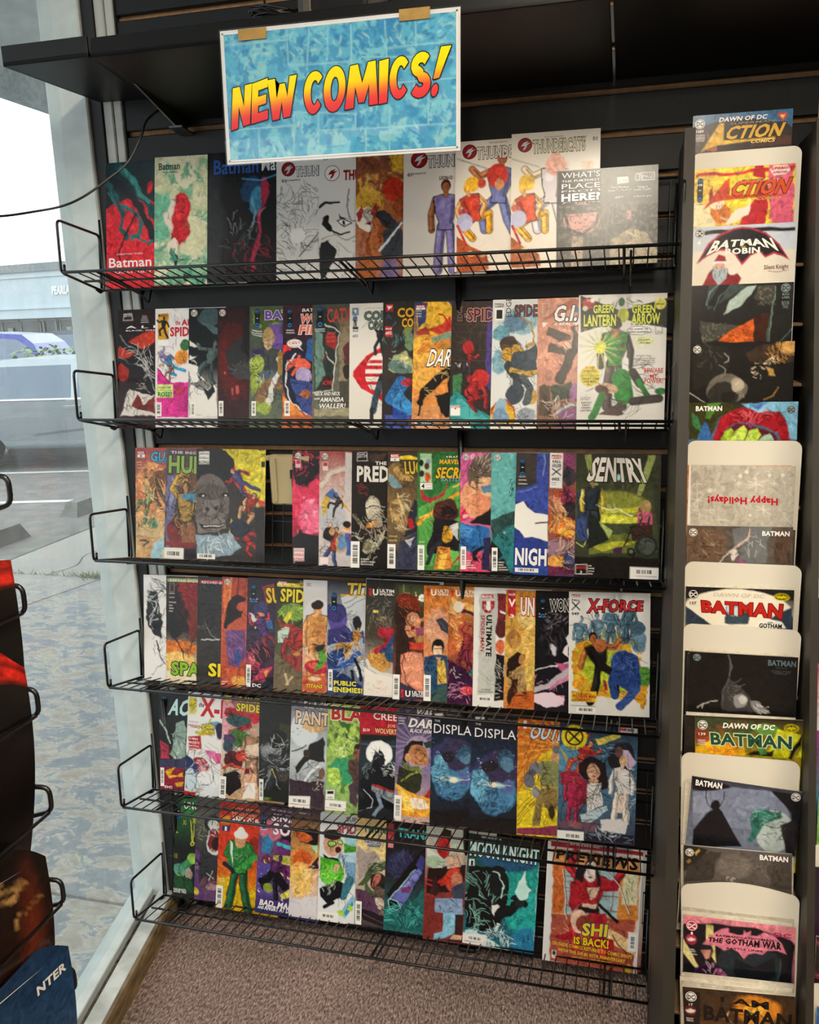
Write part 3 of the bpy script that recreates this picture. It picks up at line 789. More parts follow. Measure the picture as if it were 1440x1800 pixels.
t COBRA 18.9 20.6 66.2 10.7 5d6e66 b=2 o=3a4640
t COMMANDER 24.2 32.4 83.4 10.4 5d6e66 b=2 o=3a4640
t JOSHUA%WILLIAMSON 19.6 7 55.8 1.7 8a8a86
@2.9 0.6332 -0.0060 1.2869 0.1680 0.2644 10.6 3.0 0.29
L dark brown comic with a blue-booted masked fighter under a yellow title on the second shelf
g 2b2724 332c27 29262a
w 4 3
k 4a8a90 13.1 44.2 15.4 13.3 18 4 0.9
e 31.7 36.3 5.1 7.6 20 7a8a52 0.7
e 35.4 51.2 6.8 11.6 0 6f8a68 0.7
p 98a878 13.4 65.8 30.4 62.7 39.1 72.8 37.6 89.3 13.7 89.1 6.8 84
e 27.2 72.6 7.8 7.3 0 d8cc8a 0.7
e 22.2 80.9 15.4 8.3 15 5f7a72 0.7
l 2f6fb0 18.8 24.2 102.5 14.1 119.1 28 129.1
e 31 100.9 6.8 5 0 b5303a 0.5
p 3f8fd0 10.6 114.1 24.3 109.1 39.9 127.5 38.4 140.8 14.4 135.8
p 4a58a8 3.3 140.8 38.4 140.8 38.6 157.4 2.6 157.5
p 2c4aa0 12.6 132.4 33.2 135.8 31.6 144.1 12.8 144.1
k 14141a 24 92.5 17.1 49.9 50 4 0.7
k d8dcc8 22 69.2 12 10 14 7 0.5
w 0 1
p c02a2a 3.4 3.4 12.5 3.6 12.6 12.7 3.6 12.5
p f4f0ee 5 5.6 11.9 6.1 6.8 10.6
f 7.3 21.7 16.6 0 0 0 3a4a6a 2a2a34 3a4a6a 2a2020 3a4a6a
t IMAGE 3.4 34.9 11.3 2.3 f0eeec b=1
p c02a2a 3 30.8 11.5 30.9 11.7 43.4 3.1 43.2
t #02 3.4 40.7 11.3 3.7 f0eeec b=1
t COBRA 18.2 19.5 66.9 11.2 e0a82a b=2 o=3a2a12
t COMMANDER 24 32 87.2 10.9 e0a82a b=2 o=3a2a12
@2.10 0.6974 -0.0060 1.2872 0.1680 0.2609 10.6 3.0 1.01
L yellow and orange comic with a black crouching silhouette on the second shelf
g 34406a d8a03c cf8a62
w 4 3
e 27.5 23.4 25.1 31.1 0 ecb83a 0.7
p 34406a 1.7 0.2 16.8 0.4 15.8 24.9 4.2 31.4
p a83a34 3.5 34.7 17.7 31.5 23.1 46.3 1.9 39.6
e 15.2 64.3 25.3 23 0 eeb040 0.7
e 21.3 98.9 25.2 26.4 0 d98a44 1.3
e 14.3 90.7 20.2 19.8 0 e8a848 1.7
p c83a2c 16.1 34.8 34.3 26.7 46.5 17 48.7 35 31.3 39.8
l b02a28 2.7 44.3 28.4 37.3 16.9 30.6 15.2
l 7d9a84 11.7 28.2 47.9 46.4 41.5
l d8903c 10.1 13.4 57.7 28.4 54.5 45 49.6
l c87c30 5.1 6.7 61 18.4 56.1
l 16120f 11.7 47.6 82.4 29.6 97.2 14.9 110.5
l 16120f 6.8 14.8 108.8 10.2 123.8
l 16120f 2.4 10.2 123.8 8 138.7
p 16120f 25.9 115.4 46.7 110.3 46.8 139.9 40.9 139.9
p 16120f 45.7 74.2 49.8 74.2 51 141.4 45.7 133.3
k f2d080 19.4 90.7 20.2 36.2 20 4 0.4
k 8a4a1c 28.2 47.9 15.1 18 26 6 0.5
w 0 1
mv 2.1 3.8 11.5 5.6 4
l f0e8d8 0.7 2.3 10.8 8.7 10.9
l f0e8d8 0.7 2.4 14.1 8.8 14.2
l f0e8d8 0.7 2.5 17.4 8.9 17.5
t DAREDEVIL 17.3 78.3 90.4 21.4 f6f2ee b=1 s=.25 o=2a2a30
bc 4 144.6 23.7 8.3 h
@2.11 0.7779 -0.0060 1.2876 0.1680 0.2580 10.6 3.0 0.76
L dark brick-wall comic with two small red hooded shapes on the second shelf
g 3a2f2a 2f2825 2c2624
k 5a4a40 17.5 37.7 23.1 27.6 16 4 0.3
l 4a3e37 0.7 2.4 26.2 51.7 28.4
l 4a3e37 0.7 2.6 35.9 51.9 38.1
l 4a3e37 0.7 3.2 57.1 52.5 59
l 4a3e37 0.7 3.5 70.1 51.2 72
l 4a3e37 0.7 20.6 27.2 20 36.9
l 4a3e37 0.7 35.6 39.5 35.3 57.3
w 3 3
p 4a3c7c 43.7 4.1 50.2 4.2 51.4 109.2 43.8 99.5
p 3f7a4a 3.1 89.7 15.5 86.5 14.4 109.3 2.9 112.6
p 2f8a8c 0.5 115.9 7.7 106.1 29.7 125.6 53 138.4 53.4 153.1 27.1 153.4 0.3 142.2
p 4fb0b0 9.6 115.9 29.8 128.9 49.8 141.7 23.6 146.9 3.4 132.3
e 22.1 55.6 7.2 8.1 0 b52a2c 0.5
f 22.6 73.5 30.9 15 4 0 8a2428 3a3040 8a2428 8a2428 b52a2c
e 37 93 10.2 11.4 0 c22c2c 0.5
f 34.4 115.8 53.7 -25 3 0 a02428 8a2226 a02428 a02428 b52a2c
k 14100e 25.3 83.2 21.4 29.3 34 6 0.7
k e8e8e8 13.6 76.7 8.3 3.3 6 5 0.7
w 0 1
v EDGE 13 23.4 4.9 6.3 8a6f68
t OF 15.4 19 20.3 5.5 b09088 b=1
t SPIDER-VERSE 18.8 23.1 125.2 15.6 6a1c20 b=1 o=b89a90
p f2f0ee 1.2 125.8 13.2 125.7 13.1 138 1.2 138.1
mv 1.9 126.1 11 4.3 1
bc 0.3 143 26.5 9.8 h
@2.12 0.8631 -0.0060 1.2868 0.1680 0.2606 10.6 3.0 0.58
L white and blue comic of a gold-armoured crouching figure on the second shelf
g d9dbd8 d4dad8 e0dcd4
w 5 3
e 34.9 25.8 19.2 17.4 0 8fb8c4 1.4
e 28 29.2 14 10.4 0 5f7f9a 1
e 12.5 39.4 10.5 8.7 0 6aa0b0 1.4
e 8.1 76.1 7.1 14 0 7fa8b8 1.4
l b08a3a 2.8 36.5 20.7 47.2 33 49.5 52.1 39.1 55.5
h 20.9 58.8 11.6 6a4a34 3a2a22
e 20.2 67.5 8.8 8.7 0 d0a030 0.7
l c89a2c 8.7 28.7 58.8 41.1 65.9 53.3 67.8
p 33424e 25.4 65.8 52.9 52.1 55.6 90.4 36.6 93.8 22.2 79.7
l 2c353f 12.3 18.7 79.7 33.1 95.5 23.1 114.8
l c8a040 6.3 24.1 85 36.5 88.5 52.1 86.9
e 28.3 111.3 10.5 14 20 3a4450 0.9
e 49.3 114.8 7 10.5 0 c8a040 1
l 48545e 10.5 40.1 93.8 47.3 104.3 42.5 121.8
k 12161c 31.1 83.3 21 29.7 70 4 0.7
k 3f6f80 28 29.2 21 10.4 26 7 0.5
e 15.7 136.8 15.5 16.2 0 e0b02a 0.4
l c02a2a 1.8 1.6 136 5.7 123.6 16.2 120.1 28.7 127 31.1 139.3
e 12.8 127.1 7.1 7.7 0 8fb4c4 0.7
e 13.1 139.4 9.9 10.6 0 7a9ab8 1.1
e 43 139.3 10.5 10.5 0 9aa4ac 1.4
k 2a3a4a 37.7 139.3 17.5 10.5 26 9 0.5
w 0 1
p f4f2f0 2 4 13.4 3.9 14.2 24.8 2.8 24.6
p 3a1a1a 2.3 4.4 13 4.6 13.2 9.1 2.4 8.9
t MARVEL 2.9 8.2 12.8 3.1 f0e8e8 b=1
t 1 4.7 22.2 11.7 10.1 1a1a1a b=2
v EDGE 22.2 20.8 -2.2 6.7 3a2c3c
t OF 24.2 17 28 4.2 5a3a44 b=1
t SPIDER-VERSE 26.4 20.1 93.3 13.6 6a2a34 b=1 o=2a2026
@2.13 0.9576 -0.0060 1.2873 0.1680 0.2595 10.6 3.0 -0.32
L salmon pink comic of a dark robot arm over wreckage on the second shelf
g c98a72 d09078 7a5a4a
w 4 3
p e0a088 25.8 35.7 48 41.5 48.1 50.1 2.2 73.1 2.1 66.1
p b0604a 39 1.9 48.3 2.2 48.4 10.8 3.4 28.1
p 55463c 12.1 33.6 25.8 39.2 39.5 44.7 39.6 49.9 26 51.2 8.8 43.8
p 4f4238 14 51.7 26 56.4 32.8 56.5 33 66.9 10.7 62.9
l 3d332e 11.9 48.1 50.1 39.7 63.6 34.8 80.7 26.4 94.3
l 54473f 5.1 42.8 36.2 48.1 57
p e8c0a8 31.1 53.1 39.6 52.4 39.7 58.4 31.2 59.9
k 2a1f1a 32.9 60 15.3 25.8 44 4 0.7
p 5a4a3c 2.5 104.3 16.2 101 16.6 139.2 2.8 139.1
e 9.4 111.3 5.2 10.4 0 4a3f34 0.7
p 3f4a3a 16.2 102.8 40.1 98 40.4 118.7 19.9 121.9
p 8a5a80 26.9 132.4 49 129.2 49.3 153.3 23.6 153.1
e 43.7 111.9 6.8 10.3 0 9a6a90 0.9
l b8c4c8 3.4 21.7 135.8 40.4 125.6 49 127.5
k 1c1a18 26.8 125.4 24 24.2 70 8 0.7
k e8dcd0 30.3 132.4 18.8 19 20 9 0.5
l 8a3a2c 0.9 8.2 74.9 14.2 73.3
w 0 1
l e0b8a4 0.5 5.3 5.8 13.2 6.1 12.6 18.1 5.7 17.9 5.3 5.8
t IMAGE 5.4 21.3 12.6 2.1 e0c8b8
t G.I.JOE 18 26.9 76.4 18.1 f4efe9 b=2 s=.2 o=2a1c18
t A%REAL%AMERICAN%HERO 18.9 32.1 89.8 2.8 f4efe9 b=1 s=.2
p 4a6a90 40 13 43.4 12.3 44.5 8.9 46.3 12 49.3 12.5 47.7 15.5 48.5 19.3 44.6 17.1 41.8 19.1 42.6 15.3
p f4efe9 5.5 28.5 12 28.8 6.9 33.8
@2.14 1.0358 -0.0060 1.2866 0.1680 0.2643 10.6 3.0 0.28
L white comic of two green-clad men, one fallen, under a black and lime title band
g e4e0d6 e6e2da dcd9d2
p 141414 1.5 0.2 48.2 19.2 101.1 5.4 102 40.5 83.2 36.8 51.8 29.4 18.7 38.9 2.8 43.7
k 141414 34.7 8.7 33.3 6.8 20 4 0.8
e 48.8 9.1 3.6 5.1 0 2a6a34 0.5
e 50.8 24.3 6.6 8.4 0 b8c030 0.5
f 43.1 80.1 102 0 0 0 2a8a34 5a4a48 7a5038 241a16 3a3230
e 43 44.4 6 6.8 0 9a6a48 0.5
e 42.8 35.1 7.3 5.1 0 2a1e1a 0.7
r 25.1 61.1 c8d060 16 25.1
e 25.6 61.1 6.7 7.5 0 d8d848 0.7
l ece8e2 7.3 54.6 76.8 55 93.8
l 3a3230 9.9 63.2 90.5 71.8 104.1
l 2a7a34 6.6 70.1 100.7 80.3 117.7
l 2a8a34 21.6 50.1 97.1 53.9 117.5
e 35.4 108.9 11.7 5.8 10 d8b090 0.7
e 28.7 110.6 8.4 5.1 20 5a3020 0.7
l 2a7a34 8.4 28.9 117.4 21 138 17.7 143.1
l 3a3230 9.9 64 124.4 93.5 121.1
e 95 112.7 6.5 4 0 2a7a34 0.5
p 5a4640 24.4 139.7 54.1 122.7 51 132.9 54.5 139.7 70.9 134.6 47.8 141.4
k 14120f 53.7 107.3 36.5 30.6 60 4 0.7
k 1a4a20 40.9 59.7 11.7 18.7 24 8 0.7
w 0 1
t GREEN 16.6 21 40 9.2 d8e03a b=2 o=141414
t LANTERN 6 36.1 42.9 13 d8e03a b=2 o=141414
t GREEN 60.7 22 86.9 9.1 d8e03a b=2 o=141414
t ARROW 60.2 34.6 92.6 12.2 d8e03a b=2 o=141414
e 11.3 9.8 7.4 6.8 0 b5302a 0.3
e 15.5 6.5 2.3 2.4 0 f0ece6 0.2
t DC 9.3 7.7 14 2.7 f0ece6 b=1
e 7.3 15.6 3 3.1 0 d8d8b0 0.2
t %25c 89.3 45.3 95.2 2 4a4a48
e 92.4 11.9 6.5 6.7 0 d8d05a 0.3
t SPECIAL 87.9 13.4 97 2 3a4a1c b=1
l 5a5a58 0.5 87.8 37.7 95.3 37.5 95.5 46.3 88 46.6 87.8 37.7
e 69.4 42.4 14.1 5.4 0 f6f4ee 0.3
l 3a3a38 0.5 55.4 42.1 60.3 38 70.1 37.2 81.7 40.1 83.4 44.4 72 47.5 60.5 46.8 55.4 42.1
t THEY%WHIPPED%THE 57.1 41.7 79.3 1.9 2a2a2a b=1
t GREEN%LANTERN-- 55.8 45 81.8 2 2a2a2a b=1
e 75.5 54.8 10.8 5.7 0 e8ecb0 0.3
t NOW%LET'S 68.6 54.4 82 1.9 3a4a1c b=1
t TRY%ME! 70 57.8 82.1 1.9 3a4a1c b=1
e 14.6 94.8 11.8 12.3 0 e0cc3a 0.3
t PLUS! 9.4 85.8 19.8 2.7 c06a2a b=1
t A%NEW%LIFE 7.3 89.9 21.9 2.1 2a2a1a b=1
t FOR 11.9 92.5 16.6 1.4 2a2a1a
t GREEN%ARROW 4 95.4 25 2.4 8a8a2a b=1
t WHAT%CAN 5.3 98.8 24.5 2.4 2a2a1a b=1
t ONE%MAN 7 102.2 22.2 2.4 2a2a1a b=1
t DO? 11.5 105.7 18.2 2.4 2a2a1a b=1
t INTRODUCING... 66.9 72.6 85 1.9 2a2a2a
t AN%UNFORGETTABLE 64.2 75.6 88.3 1.7 2a2a2a
t NEW%CHARACTER 65.4 78 87.9 1.7 2a2a2a
t WHO%REALLY%MEANS 64.3 80.3 88.3 1.5 2a2a2a
t IT%WHEN%HE%WARNS... 64.3 82.5 87.7 1.5 2a2a2a
t "BEWARE 73.9 91.4 97.4 5.7 c02a34 b=1
t MY 83.1 97.4 91 4.7 c02a34 b=1
t POWER!" 76.7 103.3 99.6 5.8 c02a34 b=1
t A 10.1 118.2 11.4 1.7 2a2a2a
t CLASSIC 4.1 120.8 16.4 1.9 2a2a2a
t EXTRA-- 4.4 123 15.9 1.9 2a2a2a
t EARTH'S 5.2 126.8 17 2.1 2a2a2a b=1
t FIRST 6.5 129.7 15.4 2.1 2a2a2a b=1
t GREEN 5.3 132.8 16.1 2.1 2a2a2a b=1
t LANTERN 4.1 136.2 17.2 2.4 2a2a2a b=1
@3.1 0.0181 -0.0060 0.9778 0.1680 0.2588 10.6 3.0 -0.10
L orange burst comic with green tumbling figures and a blue title on the third shelf
g a8484a c88a5a c9c89a
w 6 3
e 22.1 54.2 22.1 33.9 0 d88a5a 4.9
n e8b070 5 .6 3 1.4 20.4 46.4 99.1
f 17.1 76.9 54.4 40 2 0 6a8a5a 5a7a5a 7a9a6a 3a3a2a 7a9a6a
e 36.9 42.8 12.2 13.5 0 7a4a34 1.2
f 34.4 58.6 58.7 -20 4 0 7a5a3a 5a4a34 a87a50 2a201a 7a5a3a
e 25.6 105.1 8.8 6.8 0 5a8a6a 1
p c8a070 2 122.6 41.4 121.8 41.3 155.8 0.6 156.9
p 9fc4d0 26.7 131.2 42.6 121.8 41.3 154.6 21.6 155.2
k f4c080 22 72.3 24.6 45.3 44 4 1
k 3a1f14 22 85.9 24.6 40.8 40 6 0.7
l 4a4034 2.5 8.2 129.3 18 131.4 9.4 137.3
w 0 1
mv 3.2 4.1 11.3 9.5 1
l e8dcd0 0.7 3.1 20.4 8.8 20.4
l e8dcd0 0.7 3.1 23.8 8.8 23.8
l e8dcd0 0.7 3.1 28.3 16.1 28.3
t GUARDIANS 22.8 18.1 109.4 12.6 4aa8d0 b=2 o=101c30 s=.15
t OF%THE%GALAXY 32.1 22.1 80.6 5.9 4aa8d0 b=1 o=101c30 s=.15
@3.2 0.0914 -0.0060 0.9783 0.1680 0.2580 10.6 3.0 1.74
L brown comic of a straw-hatted cowboy by an open door, second on the third shelf
g 5a4a52 4a3a36 3a2a28
w 4 3
p 6a6a90 1.7 37.4 19.8 34.4 10.5 133.8 1 143.4
p 8a8ab0 7.8 39.4 18.7 36.7 14.5 61.6 6.8 88.9
e 34.4 40.6 21.6 13.4 0 c89a4a 1
p 6f4a30 22.3 36.6 46.2 33.4 46.7 51.2 15.8 63.7
e 29.8 46.3 5.8 6.7 0 b0884a 1
f 31.2 96.7 98.7 0 4 0 a8843a 8a6a40 b08a5a 3a2a1a c8a040
p 4a8aa8 23 63.4 44.6 60.2 44.9 71.4 25.7 70
e 17.3 115.4 14.5 18 0 7a2a2a 1.9
e 36.7 118.9 12 13.5 0 8a5a3a 1.9
p 7a2a28 0.6 129.9 49 127.2 49.3 136.2 0.8 136.6
p 2a2428 30 137.3 49.3 136.2 49.7 150.7 30.4 151.9
k 241a14 26 83.5 24.1 49.3 60 4 1
k c0a060 30.6 74.3 16.9 40.3 26 6 0.7
w 0 1
t THE%INCREDIBLE 6.9 6.9 81 3.6 e0dcd4 b=1
t HULK 4 32.8 72.3 23.5 8fae54 b=2 o=2a3a1a
p e8e6e2 -0.1 137.8 29.5 137.3 29.5 152.6 -0.6 153.7
bc 1 141.1 27.2 10.2 h
@3.3 0.1731 -0.0060 0.9791 0.1680 0.2572 10.6 3.0 0.74
L comic with a giant scowling gorilla face on black and yellow, third on the third shelf
g 2a2422 3a3230 3a3634
w 4 3
p d8c82e 38.5 0.5 103.7 0.6 100.3 76 74.5 59.2 57.7 28.8
r 96.8 1.8 e4d84a 8 69.2
p c8402a 38.5 1.6 57.6 24.4 74.4 57 100.2 71.7 98 78.3 69.9 63.7 50.7 37.8
e 27 27.2 28.4 28.7 0 241f1e 1.2
e 20.5 73.9 28.5 40 0 6a605a 1.4
e 20.3 58.4 26.1 11.1 0 5a504a 1.4
e 8.5 63.6 6.2 3.1 0 1a1614 0.5
e 43.6 62.2 6.1 3.1 0 1a1614 0.5
e 9 64.2 2.1 1.3 0 e0d8c0 0.2
e 43.6 63.1 2.1 1.3 0 e0d8c0 0.2
e 21.8 79.4 14.2 10.2 0 7a706a 1.2
e 16.3 81.8 3.3 2.7 0 2a2422 0.7
e 27.7 80.8 3.3 2.7 0 2a2422 0.7
p 7a706a 1.7 94.5 39.7 91.1 44.7 108.7 4.4 116.8
p 241a18 4.2 103.4 42.2 102.1 39.9 107.1 9.1 108.8
l e8e0d0 1.2 11.4 105.4 39.9 104.4
k 1a1614 20.6 78.4 26.1 37.8 70 4 0.7
f 67.3 46.2 50.6 -40 2 0 4a4a7a 4a4a7a d8a878 2a2020 a83030
f 76 83.4 50.6 20 3 0 b03a2a c89a70 d8a878 2a2020 d8a878
p d8d060 51.5 95.2 65.7 103.5 56.6 121.6 47.3 126.3
f 79 127.4 48.6 -30 2 0 b5302a b5302a d8a878 b5302a b5302a
p 8aa0ae 0.8 119.1 51.8 115.1 66.2 134.5 52.2 143.9 2.4 150.4
k e8f0f0 28.4 131.5 26.1 13.4 30 7 0.9
e 63.5 108 14.1 13.3 20 2a2e3a 0.9
k 1a1a1c 70.3 94.6 25.7 44.1 50 8 0.9
p 2e2a2a 84.1 78.7 100.3 78.2 100.3 153 89.8 153.4
w 0 1
p f0eeea 3.5 4.2 18.7 3.5 18.4 20.8 3.7 21
t JUSTICE 4 8.2 17.8 2.7 3a3a3a b=1
t GODZILLA 4.1 13.9 17.9 3.1 3a3a3a b=1
t KONG 4.1 20.4 17.9 4.4 3a3a3a b=1
t DC 94.1 9.5 100.6 3.9 1a1a1a b=1
p 2a2a1a 93.8 16 99.3 15.9 99.4 23.6 93.9 23.7
bc 2.3 144.1 26.7 7.1 h
t #1 20.2 139 24.2 3.1 f0eeec
@3.4 0.4134 -0.0060 0.9805 0.1680 0.2539 10.6 3.0 -0.19
L red and pink comic of an exploding sky over a black roof on the third shelf
g 30141a c82a4a 241c20
w 7 3
e 20.5 62.6 21.7 41.6 0 d8385a 2.4
e 26.5 89 15.8 22.7 0 e8688a 3.9
p 1f1719 1.7 4.2 38.1 2.3 38.2 21 24.5 43.7 12.6 47.6 4.7 43.8
k d0304a 20.5 17.3 21.7 13.2 40 4 1.2
k 1a1012 24.4 28.6 15.8 17 30 7 1.6
n f0a0b8 9 .66 5 4.7 57.1 36.4 107.7
w 1 1
p 211c1e 0.4 116 8.7 110.2 9.7 105.4 12.3 105.4 13.1 109.1 37.4 113.4 37.5 151.3 -1.2 152.3
w 0 1
dcw 8 6.6 4
p e8c0c4 4.3 12.1 11.6 12.1 11.6 22.6 4.3 22.7
p c03048 5 12.8 10.8 12.8 10.8 17.7 5.1 17.8
p f0d8d8 2 130.3 16.7 130 16.3 147.1 1.6 147.5
t JUSTICE 2.4 134.5 15.9 2.9 b0405a b=1
t GODZILLA 2.4 140.4 15.9 3.4 b0405a b=1
t KONG 2 147.1 15.9 4.6 b0405a b=1
t #1 1.8 149.9 4 1.5 f0e8e8
@3.5 0.4758 -0.0060 0.9794 0.1680 0.2545 10.6 3.0 0.33
L pale comic of a winged warrior above an armoured woman on the third shelf
g a04a44 d8c8c0 c0b8b8
w 4 3
l d8c8b8 5.9 2.7 44.6 14.3 29.4 33.6 21.7 45.1 19.7
l c0a898 1.6 3.1 39 16.2 23.8 35.5 16.1
p ccc4c0 33.3 1.2 44.9 1.1 43.8 64.5 36.1 64.6
e 16.9 87.5 21.5 20.7 0 b8b8bc 3.9
l 8a8a90 0.8 10.9 72.6 11.1 95.2
p c8a848 3 70.9 10.7 53.9 18.5 57.5 14.8 72.6 5.2 87.8
p 4a6aa0 7.8 59.6 16.4 48.1 24.3 53.6 30.3 66.6 16.6 63.1
p c8a848 20.5 61.2 34.2 68.4 44 79.4 30.3 72.2
f 22.5 70.5 30 40 2 0 3a3030 2a2626 d8a878 2a2020 3a3030
f 19.3 128.9 56.5 10 4 0 b03a2a 3a4a7a d8a070 1a1414 d8a070
e 13.3 110.2 7.8 10.2 0 1e1818 0.8
e 17.1 106.4 3.9 4.9 0 d8a070 0.6
e 31.9 119.1 8.9 13.2 0 c8a070 0.6
e 31.9 119.1 6.6 10.1 0 6a8ab0 0.6
e 38.4 100.1 5.4 6.7 0 d8a070 0.6
e 38 96.8 5.4 4.1 0 1e1818 0.6
p 3a5a9a 34.7 107.7 44.3 107.5 44.7 135.6 38.9 135.8
p b5302a 38.6 111.4 43.4 111.2 42.6 120.6
k 2a2426 19.2 113.8 19.5 28.2 40 4 0.6
w 0 1
dcw 7.4 6.7 4.3
p e8d0cc 3.9 13.8 11.6 13.8 11.7 25.4 4.1 25.5
p b04040 4.7 14.6 10.8 14.5 10.8 19.7 4.8 19.8
p f0e0dc 1.8 140.4 13.6 140 12.9 149.5 1.6 149.9
@3.6 0.5516 -0.0060 0.9777 0.1680 0.2570 10.6 3.0 0.21
L dark comic of a bony armoured hunter under a white title on the third shelf
g 2a201e 241f1c 1c1917
w 5 3
p 4a3a30 23.7 1.3 46.4 1.2 42.8 12.2 25.7 12.4
k 7a342a 16.6 47.7 11.5 11.1 24 4 1
e 35.8 62.2 15.2 22.2 0 241e1a 1.9
e 28.3 73.5 9.5 16.7 0 b8ae98 1.1
e 26.4 71.7 8.4 11.1 0 d8cfb8 1
l 2a241e 1.9 16.8 73.7 35.9 71.5
k 1a1612 28.3 69.8 11.4 14.8 24 5 0.8
p c8823a 20.9 94.1 32.3 90.1 34.4 104.9 23 108.9
l 9a907a 8.4 36.1 86.3 40.2 112.2
l 2a2622 9.6 19.1 105.3 43.9 102.8
l 6a4a38 2.7 19.2 109 43.9 100.9
l 847a66 4.2 3.5 83.3 17.1 97.9
e 23.2 123.8 7.7 9.3 0 7a7458 1.1
k d8d0b8 28.6 101.3 19.1 37.2 60 6 0.6
k 14110f 24.9 112.6 23 37.2 60 9 0.8
w 0 1
l e0dcd8 0.6 7.4 2.4 19.9 1.4 20.9 12.4 7 12.9 7.4 2.4
t 20TH 8.1 8.5 19.9 5.2 e0dcd8 b=1
t THE 31.5 17.5 46.6 4.4 e8e4de b=2
t PREDATOR 6.9 38.9 101.3 20.1 e8e2d8 b=2
bc -0.4 118 11.9 34.6 v
t ED%BRISSON 13.4 142 24.5 2.2 e0dcd8 b=1
t FRANCISCO%MANNA 13.4 145.4 33 2.2 e0dcd8 b=1
t GEOFF%BONVILLE 13.5 148.8 30.3 2.2 e0dcd8 b=1
@3.7 0.6339 -0.0060 0.9790 0.1680 0.2554 10.6 3.0 0.09
L brown painted comic of crowded creatures with a yellow title banner on the third shelf
g 3a3430 7a623c 3c3a44
w 6 3
e 11.9 28.2 11.3 14.7 0 8a6c40 1.5
l c8a060 7.5 11.9 22.7 19.5 31.8 32.6 33.5
p 7a98a0 2.1 28.3 8.2 30 19.6 46.4 14 48.3 2.3 43
k 2a2018 23.2 33.6 15 16.5 40 4 0.9
e 12.4 74.1 11.3 14.7 0 b8945a 1.5
l c8b078 1.9 14.1 52 20.1 92.4
e 10.5 74.1 7.5 7.4 0 8a6c40 0.9
e 22 92.3 9.4 11 0 8a6a44 1.5
p 2a2c34 32.9 60.9 40.4 62.6 40.8 99.3 22.2 108.9 29.4 84.8
e 32.7 90.3 4.9 6.2 0 b02a2a 0.4
p 3a3c52 14.8 118.3 40.8 99.3 41.4 150.7 13.2 151.6
p c8c4c8 24.1 112.5 37.2 108.5 29.8 121.6
k 1a1a20 26.1 125.4 15 24 40 8 0.8
k d8cfa8 14.3 77.8 13.2 23.9 40 9 0.6
w 0 1
mv 3.6 2.6 11.6 9.5 4
p e0c030 14.7 6.2 28.5 4.2 39.7 7.8 39.7 10 14.7 9.8
t LUCKY 23.2 28.1 62.2 16.1 d8b83a b=2 o=3a2f12 s=-.1
t STRANGE 2.6 110.3 13.7 2.2 e0c060 b=1
t MASTER 2.7 115.8 13.8 2.2 e0c060 b=1
bc 0.8 119.6 10.6 31.5 v
@3.8 0.7018 -0.0060 0.9796 0.1680 0.2556 10.6 3.0 -0.29
L bright green comic of a dark brawler under a slanted yellow title on the third shelf
g 2f6a34 357a3a 4a7a3a
w 4 3
p 57a04a 2 73.6 30.6 51.5 54.2 36.9 55 145.6 1.5 146.9
p a8323a 2.8 39 9.4 55.3 19.5 58.9 32.4 51.5 38.7 37 34.3 55.1 15.9 66.2 4.7 60.8
l e8a030 4.5 2.1 91.9 27 69.7 53.4 53.1
l f4d060 1.9 4.9 84.6 30.7 69.7
l e8c060 2.2 45.2 46 56.1 40.5
e 36.2 76.9 16.5 16.3 0 4a2a24 0.9
e 39.9 76.8 9.2 7.3 20 1c1a1a 0.7
k 7a3028 30.7 80.6 14.7 20 40 4 0.7
p 1f1d20 23.4 84.3 53.7 87.5 54 127.5 12.5 132 14.3 117.3
p d8d4d0 41.8 95 53.7 89.3 53.8 98.4 45.6 105.8
p c0bcc0 43.7 102.2 52.8 98.4 52 113
e 38.2 105.9 6.6 10.9 0 d8a030 1.1
p d8863a 27.3 120.7 42 124.1 45.9 149.5 23.8 151
p f0c050 31 127.9 38.4 131.4 36.7 149.7 27.5 150
p 6fbf58 42.1 127.7 53 125.7 52.3 145.7 45.8 144
l a83228 2.6 53.1 132.9 45.8 145.8
l 2a3038 5.6 12.6 143 19.9 124.5 31 117
k 12100f 30.9 106.1 22.1 36.4 60 8 0.7
w 0 1
p b8dcb0 3.5 2.6 18.3 2.6 18.5 38.9 3.7 39
p f2f0ec 3.7 39.9 19.4 39.8 19.5 48 3.8 48.1
t MARVEL 4.1 8 17.8 3.6 9ab89a b=1
e 5.1 14.4 3 4.4 0 1a1a1c 0.4
e 14.1 12.5 3.3 3.6 0 8aa0b0 0.4
e 12.3 18.5 3.3 4.4 0 5a2a24 0.4
e 5.7 28 3.3 4.4 0 3a2a2a 0.4
e 13.5 32.5 4.1 6.2 0 e0683a 0.4
t 4 5.4 46.6 9.5 5.5 1a1a1a b=2
l c03030 0.7 11.1 42.6 18.7 42.5
l c03030 0.7 11.2 45.8 18.7 45.8
t 4%IN%A%FOUR-ISSUE 37.3 7.7 72.2 2.5 f0eee8 b=1
t MARVEL'S 28.5 15.6 59.6 5.8 e8b82e b=2 o=1a3a1c s=.1
t SECRET%WARS 23.5 33.4 106.5 13.8 e8b82e b=2 o=12261a s=.2
t BATTLEWORLD 30.8 37.7 85 4.7 7aa0b0 b=2 o=12261a
t RATED 2.8 116.6 9.7 1.8 f0eee8
bc 1 119.8 8.6 32.1 v
@3.9 0.7957 -0.0060 0.9815 0.1680 0.2535 10.6 3.0 -0.14
L pink comic of a brown-haired young man turned in profile on the third shelf
g c85a98 d86a90 d84a68
w 4 3
e 16.9 59.2 18.1 23.4 0 e8a078 0.5
e 29.5 64.4 16.2 17.9 0 e0906a 0.7
e 38.3 41 16.1 16.1 0 e8b890 0.9
